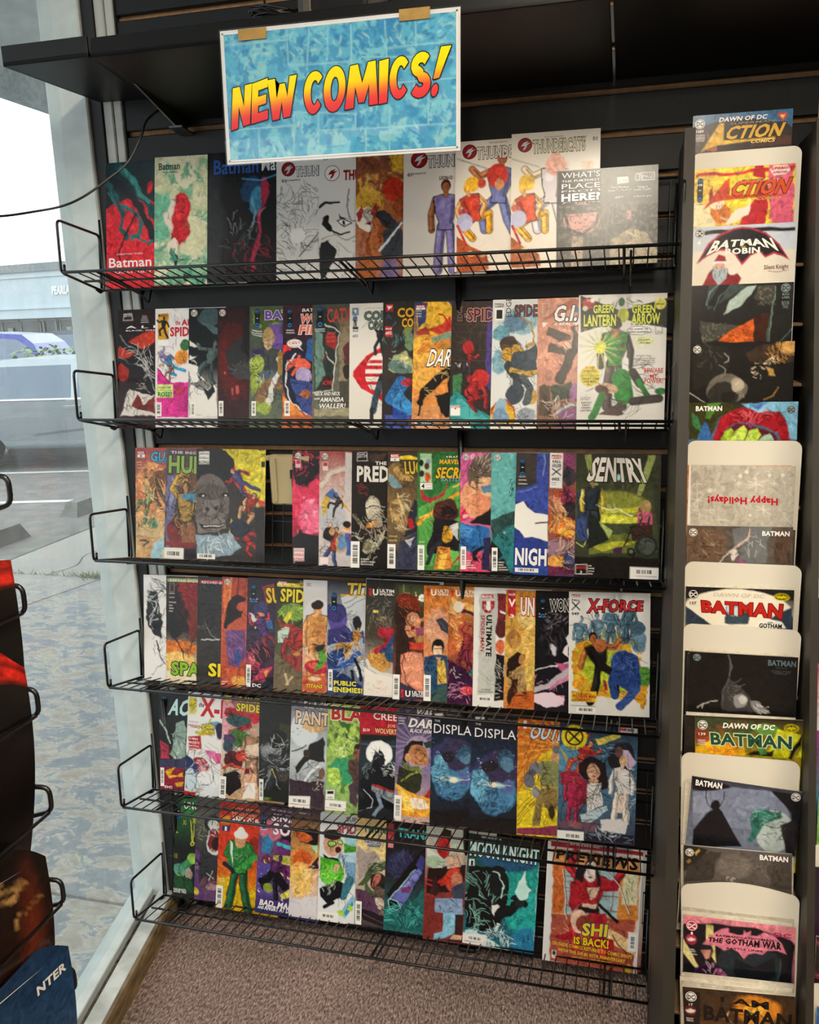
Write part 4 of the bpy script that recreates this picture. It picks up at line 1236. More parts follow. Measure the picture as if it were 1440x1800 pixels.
p 6a5a4e 9.3 26.9 16.3 7.1 39.6 -0 50.5 17.7 43.5 33.8 25.6 32.2 20.4 50.2 9.5 41.3
e 16.7 44.8 4 7.9 0 e0a880 0.5
k d8c8b4 25.5 17.9 14.4 12.5 22 4 0.7
k 2f2722 18.3 26.8 14.4 19.7 30 5 0.9
p 5a84a0 25.7 42.9 38.2 39.2 38.4 50 29.4 51.8
p 1f1c20 11.7 88 29.7 75.2 40.3 67.8 47.5 71.3 47.8 92.8 29.8 93.1
p d83a5a 0.6 66.6 11.7 82.6 2.7 90 -0 90.1
e 14.5 6.3 2.9 2.5 0 f0b0c8 0.5
e 6.2 80.9 3.3 2.9 0 f0b0b8 0.5
p 2f6aa8 -0 90.1 26.2 93.2 37.1 96.6 37.4 125.3 0.3 126.2
p 4a88c4 0.9 91.9 19.1 96.9 11.9 107.9 1 106.3
p 2f2c4c 30 107.5 39 105.5 39.5 150.5 28.7 150.8
p 1f1c24 15.7 125.9 28.3 116.6 31.9 118.3 19.4 131.2 26.7 140 15.9 136.7
k 15131a 19.3 122.2 19.9 25.3 40 8 0.9
w 0 1
dcw 6.9 5.9 4
bc 1.2 119.3 6.9 29 v
l f0eee8 0.7 9 137.3 14.4 137.1
l f0eee8 0.7 9 140.2 13.7 140
l f0eee8 0.7 9 143 17.7 142.8
l f0eee8 0.7 9.1 146.3 20.5 146
@3.10 0.8619 -0.0060 0.9822 0.1680 0.2525 10.6 3.0 -0.24
L teal comic of a dark-sleeved arm beneath plain flat sky on the third shelf
g 4f9a9c 62aaa8 2f5f60
w 3 3
e 13.7 26.5 16.9 37.5 0 6ab4b0 5.6
p 2f4c4a 1 84.1 14.2 77.3 29.1 71.5 33 86.4 25.6 97.8 1.3 117.2
k 1c1c1c 26.5 41.5 4.1 11.2 14 4 1.1
p 2f7476 1.3 109.6 16.2 94.2 31.1 88.3 31.5 120.3 10.9 124.6
e 16.6 99.5 1.9 1.9 0 8ab0a8 0.4
p 2f8084 12.7 124.5 31.4 112.8 31.8 148.6 22.4 147
p 22201f 0.3 109.6 10.8 118.9 26.2 150.7 -0.2 151.4
p 2a6a70 9.1 136 22.1 120.5 27.7 116.6 22.2 131.9
k 101414 16.3 101.8 16.9 22.6 24 8 0.8
w 0 1
dcw 7.8 6.1 3.8
bc 1.7 119.1 7.2 29.4 v
l f0eee8 0.8 10.2 137.4 17 137.3
l f0eee8 0.8 10.3 140.7 15.9 140.5
l f0eee8 0.8 10.3 143.9 19.7 143.6
l f0eee8 0.8 10.3 146.9 22 146.6
@3.11 0.9101 -0.0060 0.9808 0.1680 0.2545 10.6 3.0 0.89
L royal blue comic with one huge curved white wing shape on the third shelf
g 3a3230 33407c 2f4a98
w 2 2
p 3e3834 0.6 2.2 26.5 1.7 23.9 38.9 -0 43.3
p 3a4c9c 24.6 -0.2 40.2 -0.5 42.9 84.9 21.3 74.4 13.5 59.7 -0.5 60.2 0.1 47 25.7 37
l 7a8ac4 1.5 33.8 -0.3 35.9 10.7 32.8 27.5
l 6a7ab8 1.1 2 48.8 16.7 44.7 25.8 40.7
p efece4 -0.9 63.9 9.8 59.8 14.6 67.2 25 74.3 41.7 76.5 42.4 109.2 29.7 105.6 22.3 104.3 13 105.6 7.2 97.4 -0.4 92.4
p 2f3f88 -0.4 93.9 7.2 99.3 12.1 106.6 22.3 104.3 33.5 107.6 42.5 114.8 43.1 150.3 0.4 152.3
l 1a1a1c 1.7 27.3 87.7 42 84.9
w 0 1
p 2f4a98 1.1 142.8 41.9 141 42.2 150.7 0.4 152.7
dcp 7.8 6.7 6.3 22.3
l e8e8e8 0.7 4.4 29.3 11.1 29.2
l e8e8e8 0.7 3.8 33.8 12.7 33.6
l e8e8e8 0.7 3.9 38.5 13.9 38.2
t NIGHTWING 1.9 138.7 96.4 20.7 f0eeea b=2
bc 2.2 143.2 29 5.3 h
@3.12 0.9825 -0.0060 0.9806 0.1680 0.2554 10.6 3.0 -0.43
L purple and orange comic with a tall white corner strip on the third shelf
g 5a3a4c b0603a 5a3a5a
w 7 3
p 8a3a6a 17.1 2.2 32.5 2.2 32.9 37.2 20.2 33.5
e 25.5 28 9.1 11.1 0 3a3440 1.1
e 9.5 61.3 9.1 11.1 0 d89070 1.1
e 13 50.2 6.6 5.5 0 b0502a 0.7
p a03a5a 16.6 40.9 32.9 42.7 33.1 59.3 16.8 63.1
e 27.8 70.4 10.9 11.1 0 3a2e38 1.5
e 17 89 16.4 13 0 d8701c 1.8
e 20.8 98.2 10.9 5.6 0 f0a83a 1.5
n e8b050 7 .58 5 -0.4 78.1 31.7 107.3
p a07a8a -0.2 109.7 31.7 107.3 31.9 125.9 -0 128.4
e 10.1 135.6 11 7.4 0 e0a04a 1.5
p 3a4a7a 21 122.4 31.9 120.3 32.1 140.7 19.3 139.1
p 6a2a4a 0.1 139.5 17.5 142.9 32.2 150.9 0.2 151.7
k 1c141c 16.9 77.9 16.4 70.4 90 4 0.9
k f0c890 15.3 100.2 14.6 44.5 50 8 0.5
w 0 1
p eceae6 1.6 -0.5 17.3 -0 16.6 43.7 1.6 42.8
p c03038 3.8 2.5 15.5 2.9 15.4 7.7 3.7 7.3
t MARVEL 4.3 6.9 15.2 3.3 f0eae6 b=1
t FALL 4.7 12.1 15.2 3 1a1a1a b=2
t OF%THE 5 14.7 14.9 1.5 1a1a1a b=1
t HOUSE 4.3 17.3 15.3 2.6 1a1a1a b=2
t OF 8.4 18.8 11.3 1.1 1a1a1a b=1
l 1a1a1a 1.6 4.7 19.5 14.6 27.3
l 1a1a1a 1.6 14.2 19.5 4.4 27.3
t 002 3.8 33.9 13.2 3.3 1a1a1a b=2
l 8a8a88 0.5 3.8 36.5 9.3 36.5
l 8a8a88 0.5 3.8 39.1 8.5 39.1
@3.13 1.0367 -0.0060 0.9809 0.1680 0.2547 10.6 3.0 0.14
L wide dark green comic of a wheelchair scene under a spiky white title, third shelf
g 1f2418 4a5034 262a22
w 3 3
p 8a9450 8.7 1.4 16.8 1.3 28.4 45.1 25 50.6
p 9aa45a 85.7 0.9 96.2 0.8 78.1 49.8 72.8 49.8
p 3a3c2a 94.4 0.8 99.6 0.8 101.6 121.8 90 35.1
e 48.4 63 35.5 18.2 0 8a8f3a 3.5
p c8c83a 23.6 69 81.9 64.2 85.6 69.6 23.7 74.5
p d8d84a 25.6 79.9 78.7 77 73.6 84.4 25.7 85.4
e 43.4 79.6 24.9 5.5 0 e0e050 2.1
p 6a7434 18.9 102.2 87.8 93.1 98.9 118.2 17.5 122.5
p b8b83a 20.9 113.2 56.4 104.9 72.3 106.3 31.8 120.2
k 6a5a44 55 42.8 21.2 10.9 24 4 0.9
p 2f3a48 0.6 47.3 8.7 43.5 19.6 48.9 19.9 67.2 11.5 95 0.7 95.2
f 19.9 67.2 77.1 0 0 0 24303a 28303a 8a7a5a c8b040 c8b040
p 1f2622 18.3 72.7 27.4 83.6 40.4 105.3 15.6 117
p a8b868 27.4 83.6 45.5 94.1 40.4 103.4
l e8e8a0 1.1 6.9 43.6 5.3 54.6 10.8 61.9
l e8e8a0 0.9 1 110 10.1 113.5 15.2 100.4 15 91.2
p 3a4a7a 0.4 80.5 12.9 76.5 15.3 105.9 2.7 106.3
l f0f0b8 1.3 25.2 63.4 37.8 68.7 48.5 66.7 55.6 70.2 66.4 75.4
k f0f0b0 46.7 68.5 14.2 4.4 10 5 0.5
f 82.3 82.3 47.2 0 0 1 c8607a 7a2a4a d8a080 a88a58 c8607a
e 83.7 64.2 6.3 7.3 0 a88a58 0.9
p 3a2820 66.7 90 91.2 85.8 91.6 103.9 67 104.6
e 84.8 111.4 14 12.7 0 2a2e2a 0.5
e 84.8 111.4 10.9 9.8 0 4a5048 0.5
l 1a1c1a 1.8 63.2 90.1 77.2 86.1
l 1a1c1a 1.8 58.3 112.1 66.7 90
e 67 118.3 4.9 5.1 0 1a1c1a 0.5
e 67 118.3 2.5 2.6 0 6a7060 0.4
p 4a2a4a 46.9 116.1 56.6 112.2 56.8 121.3 47 121.6
k 12140f 77.6 104.3 21.1 20 40 8 0.7
p 1c1814 -0.5 125.8 100.8 125.5 100.6 154.6 -0.4 151.7
k 12140f 13.1 83.9 12.6 31.3 30 9 0.7
w 0 1
q SENTRY 12 32.5 89.1 33.3 22.2 4 75.3 5.4 e8e0d4 b=2 o=2a2420
e 50.5 28.7 6.7 3.6 0 9adad0 0.4
l f4f0ea 0.7 45.9 30.2 54.7 26.8
l f0eae4 0.7 1.5 136.3 15 135.8 14.9 147.5 1.4 148 1.5 136.3
t MARVEL 2.1 141.8 14.6 4.1 c0303a b=1
p 1a1a1a 2 143.3 14.6 142.9 14.7 146.9 2.1 147.4
t 3 6.8 146.8 9.3 3.3 f0eae4 b=1
t LOIRE 16.3 138.2 20.5 1.8 f0eae4 b=1
t EHANNES 16.4 141.3 24.1 1.8 f0eae4 b=1
t CATLAN 16.5 144.7 23.7 1.8 f0eae4 b=1
t MORA 16.5 148 22.5 1.8 f0eae4 b=1
p f0eeea 66.3 137.1 100.4 137.5 100.4 152.7 66.3 152.5
bc 70.4 139.2 25.5 8.4 h
l c04040 0.7 73.3 147.9 85.6 148
l 4a4a4a 0.7 86.5 148.1 97.5 148.3
@4.1 0.0074 -0.0060 0.6668 0.1680 0.2584 10.6 3.0 -0.36
L white comic with splattered black ink shapes, first on the fourth shelf
g e6e6e4 e8e6e4 eceae8
w 8 3
p 1c1c1e 4.4 20.6 13.4 22.4 19.9 36.7 24.3 51 26.3 71.6 23.9 90.3 15 86.5 8.4 70.2 4.2 45.5
e 13.1 49.3 8.9 26.9 8 1e1e20 0.9
k 1a1a1c 17.7 40.9 17.9 39.3 70 4 1.1
k f4f4f2 13.1 49.3 13.4 29 36 5 0.7
l 1a1a1c 1.6 17.2 94.7 23.7 115.2 32.5 131.4
k 2a2a2c 23.8 98.6 11.2 24.9 26 9 0.7
l 8a8a8a 1.1 13.4 143.8 32.5 125.2
w 0 1
@4.2 0.0660 -0.0060 0.6643 0.1680 0.2610 10.6 3.0 0.25
L fiery comic with a jagged lime-green title along its foot on the fourth shelf
g 3a1214 1f1614 dcd0b8
w 6 3
p 7a1a1c 17.8 3.9 50.6 2.7 50.8 51.7 33.3 50.4 24.5 22.1
k a82a24 33.2 25.8 17.5 22.5 40 4 1.3
e 15.7 55.3 13.2 35 0 171413 1.8
e 42.1 66.4 8.8 24.6 0 7a2a1c 2.2
e 24.7 104.3 28.6 12.4 0 d8782a 3.5
e 20.3 123.1 28.7 12.4 0 eac06a 3.5
p f0e2c0 0.4 134.6 46.7 131.9 46.8 152.5 -0.7 155.4
k 14100e 33.4 79.2 11 41.1 36 6 0.9
k 5a1a14 29 62.9 15.4 32.9 40 7 0.7
l 1a1614 1.8 11.4 72 20.3 96.3 26.9 116.5
w 0 1
p 8fae6a 1.5 3.7 50.6 2.7 50.7 7.2 1.5 8.6
t RECORD%BREAKING 5.9 8.1 63.7 3.7 e8eed8 b=1
l 8a8a88 0.7 5.9 10.5 12.5 10.7 12.1 22.6 5.5 22.9 5.9 10.5
e 9 12.5 3.5 2.1 0 3a3a3a 0.4
l d0ccc8 0.9 5.1 25.4 12.4 25.1
l d0ccc8 0.9 5.1 31.1 12.4 30.8
t MCFARLANE 4.7 38.9 15.7 2.1 e0dcd8 b=1
t BARTA 4.7 43.5 10.2 2.1 e0dcd8 b=1
t HABERLIN 4.7 47.6 11.7 2.1 e0dcd8 b=1
t FARLEY 4.7 51.7 10.9 2.1 e0dcd8 b=1
t SPAWN 8.2 142.4 98.9 18.6 8cc02e b=2 o=16200e
@4.3 0.1465 -0.0060 0.6622 0.1680 0.2657 10.6 3.0 1.10
L charcoal comic of a dim shadowed form with a jagged yellow letter on the fourth shelf
g 1e1a1a 2e2a28 2a2620
w 6 3
k 6a5e50 19.3 25.1 15.1 20.3 30 4 0.6
p 2a2826 1.8 17.9 36.3 14 35.1 64.8 2.7 66.9
k 121010 17.5 47.6 17.3 36.6 40 5 1.3
l 9a9a9a 0.9 14.8 74.3 20.4 84.1 33.4 88.3
l d0d0d0 1.3 7.5 92.1 35.6 89.2
p 34302a 1 95.6 35.7 92.3 36.9 154.5 -0 157.3
k 1a1814 18.9 119 17.3 26.6 40 8 0.9
k 6a6456 18.1 78.1 15.2 12.2 18 9 0.6
w 0 1
p b8243a 2.6 5.3 38.3 4.2 38.3 8.6 2.7 9.7
t RECORD-BREAKING 6 9.6 61.8 3.7 f0e4e4 b=1
t SPAWN 18.2 141.5 115.4 18.4 f0d820 b=2 o=16140e
@4.4 0.2097 -0.0060 0.6647 0.1680 0.2650 10.6 3.0 1.17
L warm red comic of a long-haired woman in a purple gown on the fourth shelf
g a8402c c85a34 8a3424
w 4 3
l e08a50 2.6 12.1 0.3 9.2 61.1
l 6a1c18 2.5 24.9 -0.4 21.5 40.1
p d8703a 1.5 4.9 12.2 2.3 8.7 40.8 2.6 57.4
e 19.5 46.3 12.8 22.2 12 241414 0.9
e 27.9 36.7 7.7 10.5 0 b8553a 0.6
p 2a1616 12.7 28.5 25.4 22.7 36.1 27.1 34.1 31.7 23.6 35.9 21.7 48.1 13.3 52.7
l 201212 9.4 15.3 46.5 7.2 69.3
p b8553a 9.3 69.2 26.2 58 34.8 63.5 30.9 79.9 11.7 81.2
p 6a4478 6.3 77.5 36.1 73.5 38 111.8 27.7 128.7 10.5 125.9 7.9 101.7
k 9a74a8 20.7 98.8 12.8 24.3 24 4 0.9
k 3a2248 20.7 100.8 12.8 24.3 20 5 0.9
p 2a4a88 20.9 108.9 27.1 98.4 29.7 120.5 23.4 125
p c85a3a 2 130.6 36.2 128.1 34.7 152.6 0.4 155.2
e 28.1 147 10.7 8.1 0 e8a850 1.7
k 4a1a14 15.1 137.8 17.1 12.2 20 8 0.6
w 0 1
dcw 8 6.7 4.3
l f0e4dc 0.9 2 149.4 11 148.7
l f0e4dc 0.9 2.1 152.7 7.2 152.3
@4.5 0.2746 -0.0060 0.6659 0.1680 0.2657 10.6 3.0 1.37
L dark magenta comic of a diving blue-hooded figure under a yellow letter on the fourth shelf
g 241a24 3a3048 4a1c34
w 5 3
p 8a3a3a 20.7 10.9 37.3 6 42.1 27.6 29.8 38.4
e 19.4 43 10.5 12 20 3a3a6a 0.8
p 3a6aa8 4.8 48 17.7 57.2 36.6 57.9 39 69.8 17.9 65.2
p d8d0d0 2.7 48.1 11.8 71.6 20 65 13.4 55.4
e 19.6 51 6.3 3.6 0 d88a70 0.6
f 28.8 78.5 60.1 -30 4 0 5a3a7a 8a2a3a 9a3a4a 3a1a2a b03a4a
e 10.8 116 10.6 14.1 0 a02a4a 1.1
e 8.6 114.2 4.7 8.1 0 d06a70 0.8
e 23.2 107 12.6 12 0 2a1a24 1.1
p c03a5a 7.4 148.6 23.8 127.1 40.4 121.8 32.5 138.5
p e0b040 26 133 34.3 127.3 30.4 138.7
p 1a161e 3.3 153 43 137.7 42.4 155.8 1.3 157.2
k 120c14 20.9 99.1 18.9 40.2 60 4 1.1
k e86a80 19.4 123.4 19 24.1 24 8 0.6
w 0 1
dcp 9.3 9.6 6.7 26
l e8e8e4 0.8 4.3 30.3 15.3 29.7
l e8e8e4 0.8 5.3 33.5 13.7 33
t SUPERMAN 28.6 33.4 124.4 21 e0b82a b=2 o=2a1a10 s=-.1
bc 0.8 123.2 7.2 31.3 v
t DC 10.7 154 23.4 4.8 f0eeee b=2
@4.6 0.3458 -0.0060 0.6677 0.1680 0.2649 10.6 3.0 2.03
L olive and red comic of a bent red-clad acrobat with green sparks on the fourth shelf
g 24221a 4a4a2c 6a604a
w 4 3
e 24.7 44.4 18.6 11.9 0 7a9a3a 1.6
k b8e060 22.7 44.6 18.6 11.9 26 4 0.8
p d8cc3a 10.7 57.4 18.4 42.9 24.7 44.4 15.1 63.1
p c8d8c8 4.1 73.9 21.4 64.6 18.2 88.7 5.7 89.8
p b03a34 2.2 52.1 11 65.4 23.3 60.4 25.7 68.2 7 67.7
p a83a34 19.1 60.8 40.1 69 37.4 103.1 22.9 104.3
f 30.9 95.6 71.5 30 3 0 a83430 a03030 b04840 2a1a1a a83430
p c08a4a 25 104.1 39.1 94.9 35.6 111.2
p 9a3a34 10.5 105.4 39.6 106.8 40.4 126.7 25.8 124 17.1 114.8
p 6f624a -0 102.3 19.3 116.6 40.7 134.6 40.4 152.6 -0 156.5
k 1a1410 20.2 88.6 18.6 35.8 50 7 0.8
l c8b088 2.9 17.8 132.7 22.6 148.3
l c8b088 2.5 26.2 134 20.5 148.5
w 0 1
l f0d83a 5.4 2.6 8.3 39.7 7.7
mv 2 3.4 13.2 4.4 4
t GANG%WAR 32.5 7.8 68.3 6.3 2a2412 b=2 o=e8d03a
t SPIDER-WOMAN 5.9 30.9 137.3 17.9 e0cc2a b=2 o=1a160c
@4.7 0.4186 -0.0060 0.6712 0.1680 0.2620 10.6 3.0 0.55
L pale comic of a bare-chested man above a red ring on the fourth shelf
g c8ccd4 d8c4a8 c86a4a
w 3 3
e 20.2 49.1 20.4 23.6 0 dcd8dc 4.1
f 20.7 86.5 110.4 0 0 0 d89a5a d0884a d89a5a 241814 d89a5a
p d8984e 5.9 53.8 20.2 49.1 33.4 52.3 33.9 85.7 16.5 78.8 8.6 95.1
p c8844a 18.3 63 33.6 62.1 32.9 85.8 22.7 82.4
e 21.1 42.2 6.1 7.9 0 d8a068 0.6
e 21 33.7 9.4 6.3 0 2a1a16 0.8
k 8a4a24 20.5 68.8 14.3 17.7 20 4 0.6
p d8a878 2.5 103.4 34.1 97.5 34.3 109.3 2.8 119.2
e 21.2 120 18.4 9.9 0 b02a34 0.8
e 21.2 118 12.2 4.7 0 d85a50 0.8
p 5a9a3a 20.8 94.4 31.1 95.7 34.3 109.3 27.4 121.6 17.2 126.2 23.1 110
p 22221e 17.8 94.5 28.9 88 33 89.7 29 95.9 20.9 100.3
k 1e2a14 25.1 106 9 17.7 20 8 0.8
p c8603a -0.1 133.3 34.6 131 34 152.8 0.2 155.1
e 17.4 136.1 8.2 3.2 0 e8c8a0 0.6
w 0 1
t DC 5.3 8.5 11.4 4.3 c03a3a b=1
t TITANS 5.3 149.2 29 5.2 e8c83a b=2 o=4a2a10 s=.15
@4.8 0.4794 -0.0060 0.6694 0.1680 0.2652 10.6 3.0 -0.00
L blue comic of a violet man and a crowd under a gold title, fourth shelf
g 20202c a8b0b8 2a3a6a
w 4 3
p c8ccd0 19.8 22.8 55.6 5.9 56.1 64.1 32.2 76.8 23.9 42.1
l 8a9298 1.6 23.9 30.4 55.7 15.6
l 8a9298 1.6 25.9 38.1 55.8 23.4
e 42.1 56.9 6 9.7 0 22222a 1
e 13.9 52.3 14.1 17.6 0 5a4a94 0.8
e 9.9 42.7 16.1 13.7 0 3a3470 1
p 3a3474 0.9 66.5 24.1 61.6 40.2 72.6 50.1 64.3 52.1 72 36.2 82.5 2 90
p 4a4488 30.2 75 50.1 66.3 50.2 74.1 36.2 80.6
f 40.3 84.3 44.8 10 2 0 c88a3a d89a4a d8a060 5a3a1a 3a4a8a
e 22.3 96.9 12.1 11.7 0 c8943a 1.2
p 24407c 1.1 99.9 22.3 93 24.4 108.5 12.4 132.7 0.2 125.5
e 16.3 108.9 10.1 11.8 0 2a4a8a 1
l 2f58a0 8.9 16.4 120.7 32.4 112 44.4 99.7
p d8dce0 36.5 119.6 52.4 107.1 52.6 130.5 42.6 131
l 16161c 5.2 40.4 107.7 48.6 134.6
l 16161c 4 34.5 123.6 38.6 139.1
p 1a2a5a 0.2 125.5 22.5 128.2 48.7 142.4 52.8 153.9 1.4 153
k 0f1018 22.3 93 24.1 47 80 4 0.8
k c8d4e4 28.3 100.5 22.1 35.2 30 8 0.6
w 0 1
dcp 9.7 16.3 7.7 25.4
l e8e8e4 0.8 5.3 31.1 12.6 30.8
l e8e8e4 0.8 5.4 34.2 12.2 34
t TITANS 26.8 17.1 106.8 14.8 d8b83a b=2 o=1a1a2a s=.15
l d8a83a 2.4 19.8 19.8 55.7 19.5
t PUBLIC 10.1 143.7 41.7 6.3 e8dc3a b=2 o=1a2a5a
t ENEMIES! 9.7 152.9 50.7 6.7 e8dc3a b=2 o=1a2a5a
bc 1.8 122.5 6.5 29.5 v
@4.9 0.5683 -0.0060 0.6758 0.1680 0.2662 10.6 3.0 1.04
L comic of a red and blue shape before yellow-lit towers on the fourth shelf
g 2a2826 4a4032 d8d0c8
w 3 3
k c8a858 19.4 35.3 19.7 15.4 60 4 0.6
p 3a3834 3.3 22.7 40.6 22.6 39.3 47.6 4 51.7
k 8a8478 21.5 42.9 19.6 21.2 50 5 0.5
e 21.3 108.6 17.7 17.4 0 b8823a 2
k e0b060 23.4 112.4 17.7 13.5 60 6 0.6
p e0d060 10.6 40.6 17.5 40.2 17.6 44.1 10.7 44.5
e 24.3 71.7 6.7 7.7 0 b02a3a 0.8
e 34.1 71 7 7.7 0 b02a3a 0.8
l b02a3a 6.7 34.1 73 28.7 88.8 15.1 97.4
l 2a4a7a 5.9 40.1 74.5 32.7 92.4 23 96.9
e 36.9 101.7 9.8 9.6 0 2a4a6a 1
l d8d4cc 4 3.5 109.9 7.8 121.2 23.8 127.8 41.5 128.5
p e8e0d6 -0.2 119.9 15.9 128.4 41.6 130.4 42.2 155.5 0.4 158.8
k c89a70 20.3 143.6 15.8 9.7 16 9 0.6
k 1a1614 22.7 85.3 17.7 11.6 20 7 0.6
w 0 1
p c8303a 4 12.6 7.7 12.4 8 21.5 4.2 21.7
t U 9.5 20.8 17 8.1 f0eeea b=2
t ULTIMATE 18.9 16.5 52.1 4.2 f0eeea b=2
t SPIDER-MAN 19 20.7 52.2 3.1 f0eeea b=1
@4.10 0.6362 -0.0060 0.6721 0.1680 0.2640 10.6 3.0 0.80
L comic of a long brown-haired woman in side view holding food, on the fourth shelf
g 3a3c2a 4a2f22 8a4a4a
w 3 3
p 4a5030 4.6 1.8 39.4 0.1 40.1 28.6 5.2 26.6
n d8e8a0 24 .62 3 13.6 9 38.1 24.9
l 8a8a5a 1.9 12.4 1.4 11.8 18.6
e 17.3 43.2 17.4 28.7 0 3a211a 1
p 7a2a1c 2.1 17.2 12.7 12.9 32.1 17.6 38.4 36.3 26.7 33.1 9.4 37.9
p 33201a 2.3 28.7 20.8 29.6 25.7 71.4 18.4 91.1 11.3 122.3 3.5 122.9
e 27.2 52.2 9.7 15.3 0 d8906a 0.8
p d8906a 21.1 43 32.6 38.5 34.8 49.9 31.1 55.8 30.5 69.2 19.9 71.8 15.7 60.5
l 3a1f16 1.9 21 35.4 32.6 36.6
e 26.6 45.6 2.3 1.9 0 f0e8e0 0.2
e 27 45.5 1.2 1.3 0 3a5a3a 0.2
e 27 59.9 2.7 3.1 0 7a1c1c 0.4
p 9a4a68 29.3 59.7 40.8 57.2 41 66.7 31.4 69.2
p a87a4a 27.6 69.4 41.1 68.6 39.4 80.2 29.7 78.9
l e0a070 3.9 31 50.1 40.5 45.7
p c8402c 20 77.5 41.3 78.1 41.6 87.7 22.2 87
p d8886c 10.7 95.4 22.3 89.9 37.8 91.8 41.9 103 43 147 23.6 146.5 11.6 133.9
e 28.6 113.5 13.6 23 0 e09474 1
l 3a1f1a 1 16.5 95 13.1 114.5 19.4 133.3 29.3 142.2
p 3a3444 1.6 123 11.6 132 43 147 43.2 154.7 2.4 157.8
k 2a1410 17.9 71.9 11.6 38.3 36 4 0.8
k b85a30 18.9 29.7 13.6 15.3 20 5 0.8
w 0 1
e 37.9 18.2 4.6 4.9 0 f4f2ee 0.4
t HUH? 35.7 19.7 41 2.3 2a2a2a
p c8303a 11.8 143.1 15.7 142.9 15.6 152.9 11.7 153.2
t U 17.9 151.8 24.9 8.1 f0eeea b=2
t ULTIMATE 27.1 147.8 58.4 4.2 f0eeea b=2
t SPIDER-MAN 27.2 151.3 58.5 3.1 f0eeea b=1
bc 0.4 123.1 9.4 33.8 v
@4.11 0.7084 -0.0060 0.6745 0.1680 0.2600 10.6 3.0 -0.15
L orange comic of a man with blue jacket and yellow shirt on the fourth shelf
g d07a28 d88a58 c8886a
w 3 3
e 19.2 57 17.2 26.5 0 d89a78 3.8
k e8c0a0 19.2 58.9 15.3 22.8 20 4 0.4
p 3a3a44 16.2 43.8 24.8 42.5 34 52.6 33.5 64.3 23 58.7
l 5a5a60 1 21 47.4 30.6 58.4
e 20 83.5 8.8 11.8 0 1c1614 0.6
e 20 87.3 6.7 9.5 0 ecc6a0 0.6
e 19.9 77.4 7.6 3.8 0 1c1614 0.6
l 2a2a2a 0.8 14.6 84.7 25.5 83.6
p 2a4a6a 1.3 95.8 15.6 91.3 32.8 92.4 34.1 128.4 31.4 143.8 1.7 147.4
p d8b04a 17.6 100.7 27.2 98.4 31.2 128.6 19.8 131.1
p d8a078 16.6 95.1 23.3 94.8 21.5 102.5
p 3a5450 2.6 145.4 31.3 130.5 33.4 155.1 0.8 155.1
k 14202a 15.9 118 15.3 26.7 36 8 0.8
k 5a7a98 8.2 114.6 7.7 22.9 14 9 0.6
w 0 1
p c8402a 4.4 4.1 8 4 7.7 13.8 3.9 13.9
t U 9.6 12.8 16.9 8 f4ece0 b=2
t ULTIMATE 18.8 8.7 51 4.2 f4ece0 b=2
t SPIDER-MAN 18.8 12.7 51 3 f4ece0 b=1
bc 0.5 119.7 9.6 34.8 v
@4.12 0.7630 -0.0060 0.6739 0.1680 0.2609 10.6 3.0 0.19
L glowing orange comic of slanting towers and a green blade on the fourth shelf
g c8884a a85a34 4a1c3a
w 5 3
p e0b060 2.8 14.3 35 24.2 33.4 39.3 3.1 29.3
p c8683a 4.1 33.1 23.7 24.7 19 81.4 2.1 93.6
k f0c878 14.7 51.4 9.4 26.4 40 4 0.8
l 5a2a3a 4.9 10.6 27.1 35.2 37.3
e 28 56.4 7.5 8.6 0 a8503a 0.8
p 8a3034 20.6 66.2 35.6 63.6 34.3 95.6 11.7 96.9
f 24.6 81.1 56.5 10 4 0 9a3a3a 7a2a44 b8603a 4a2a24 b04a3a
e 14.3 25.1 6.8 7.5 0 e8d8c0 0.9
p 2f8068 12.1 127.2 34.4 105 34.5 110.7 17.8 126.8
p 3a1838 0.3 97.5 21.2 103.9 34.7 122 33.3 153.3 -0.8 155.5
e 25.5 137.7 9.4 5.7 0 c83a3a 0.9
k e0a0c0 16.1 138.3 17 13.3 26 9 0.6
k f0e8e8 8.1 112.2 7.6 7.6 10 10 0.8
k 20101c 17.3 96.6 17 30.2 36 6 0.8
w 0 1
p d8402a 3.2 3.3 7.2 3.2 7 13.2 3 13.3
t U 9.2 12.1 16.4 7.9 f0e8dc b=2
t ULTIMATE 18.2 8.4 49.6 4.1 f0e8dc b=2
t SPIDER-MAN 18.3 12.5 49.7 3 f0e8dc b=1
@4.13 0.8201 -0.0060 0.6723 0.1680 0.2640 10.6 3.0 0.23
L white-framed comic with a sideways black and red title on the fourth shelf
g ebe9e4 e9e6e0 e8e6e0
w 3 3
p c4c4bc 7.4 9 30 8.1 29.4 140.3 6.7 141.7
p 7a2a30 30 8.1 41.7 7.6 42.3 40.9 29.7 47.4
l f0ece8 2.3 34.3 29.5 41.1 33.1
e 36.6 53 7.8 11.8 0 5a2a2a 1.2
e 36.1 76.6 6.6 9.8 0 d8704a 1.2
p 8a8a4a 29.5 92.8 38.2 88.3 36.6 108.2 28.8 108.6
p 1c1a1c 29.4 84.9 42.1 88.1 41.2 147.4 28.5 148.3
k e0dcd4 34.9 120.1 6.6 23.7 24 4 0.6
k a0a09a 19 109.2 9.8 27.7 30 5 0.4
w 0 1
p c02a34 10 8.9 25.1 8.3 25.2 13.8 9.9 14.4
t MARVEL 10.7 13.6 24.4 3.9 f0eae6 b=1
p b02830 10.5 17.7 27.2 17 26.6 25.9 21.6 33 14.7 33.3 10.5 26.6
p ebe9e4 16.2 17.5 21.3 17.3 21.5 25.1 16.4 25.3
e 18.9 26.2 3.1 3.9 0 ebe9e4 0.4
k ebe9e4 18.9 26.2 5.9 5.1 14 4 0.4
v ULTIMATE 16.9 35.8 90.4 7.1 1f1c1c b=2
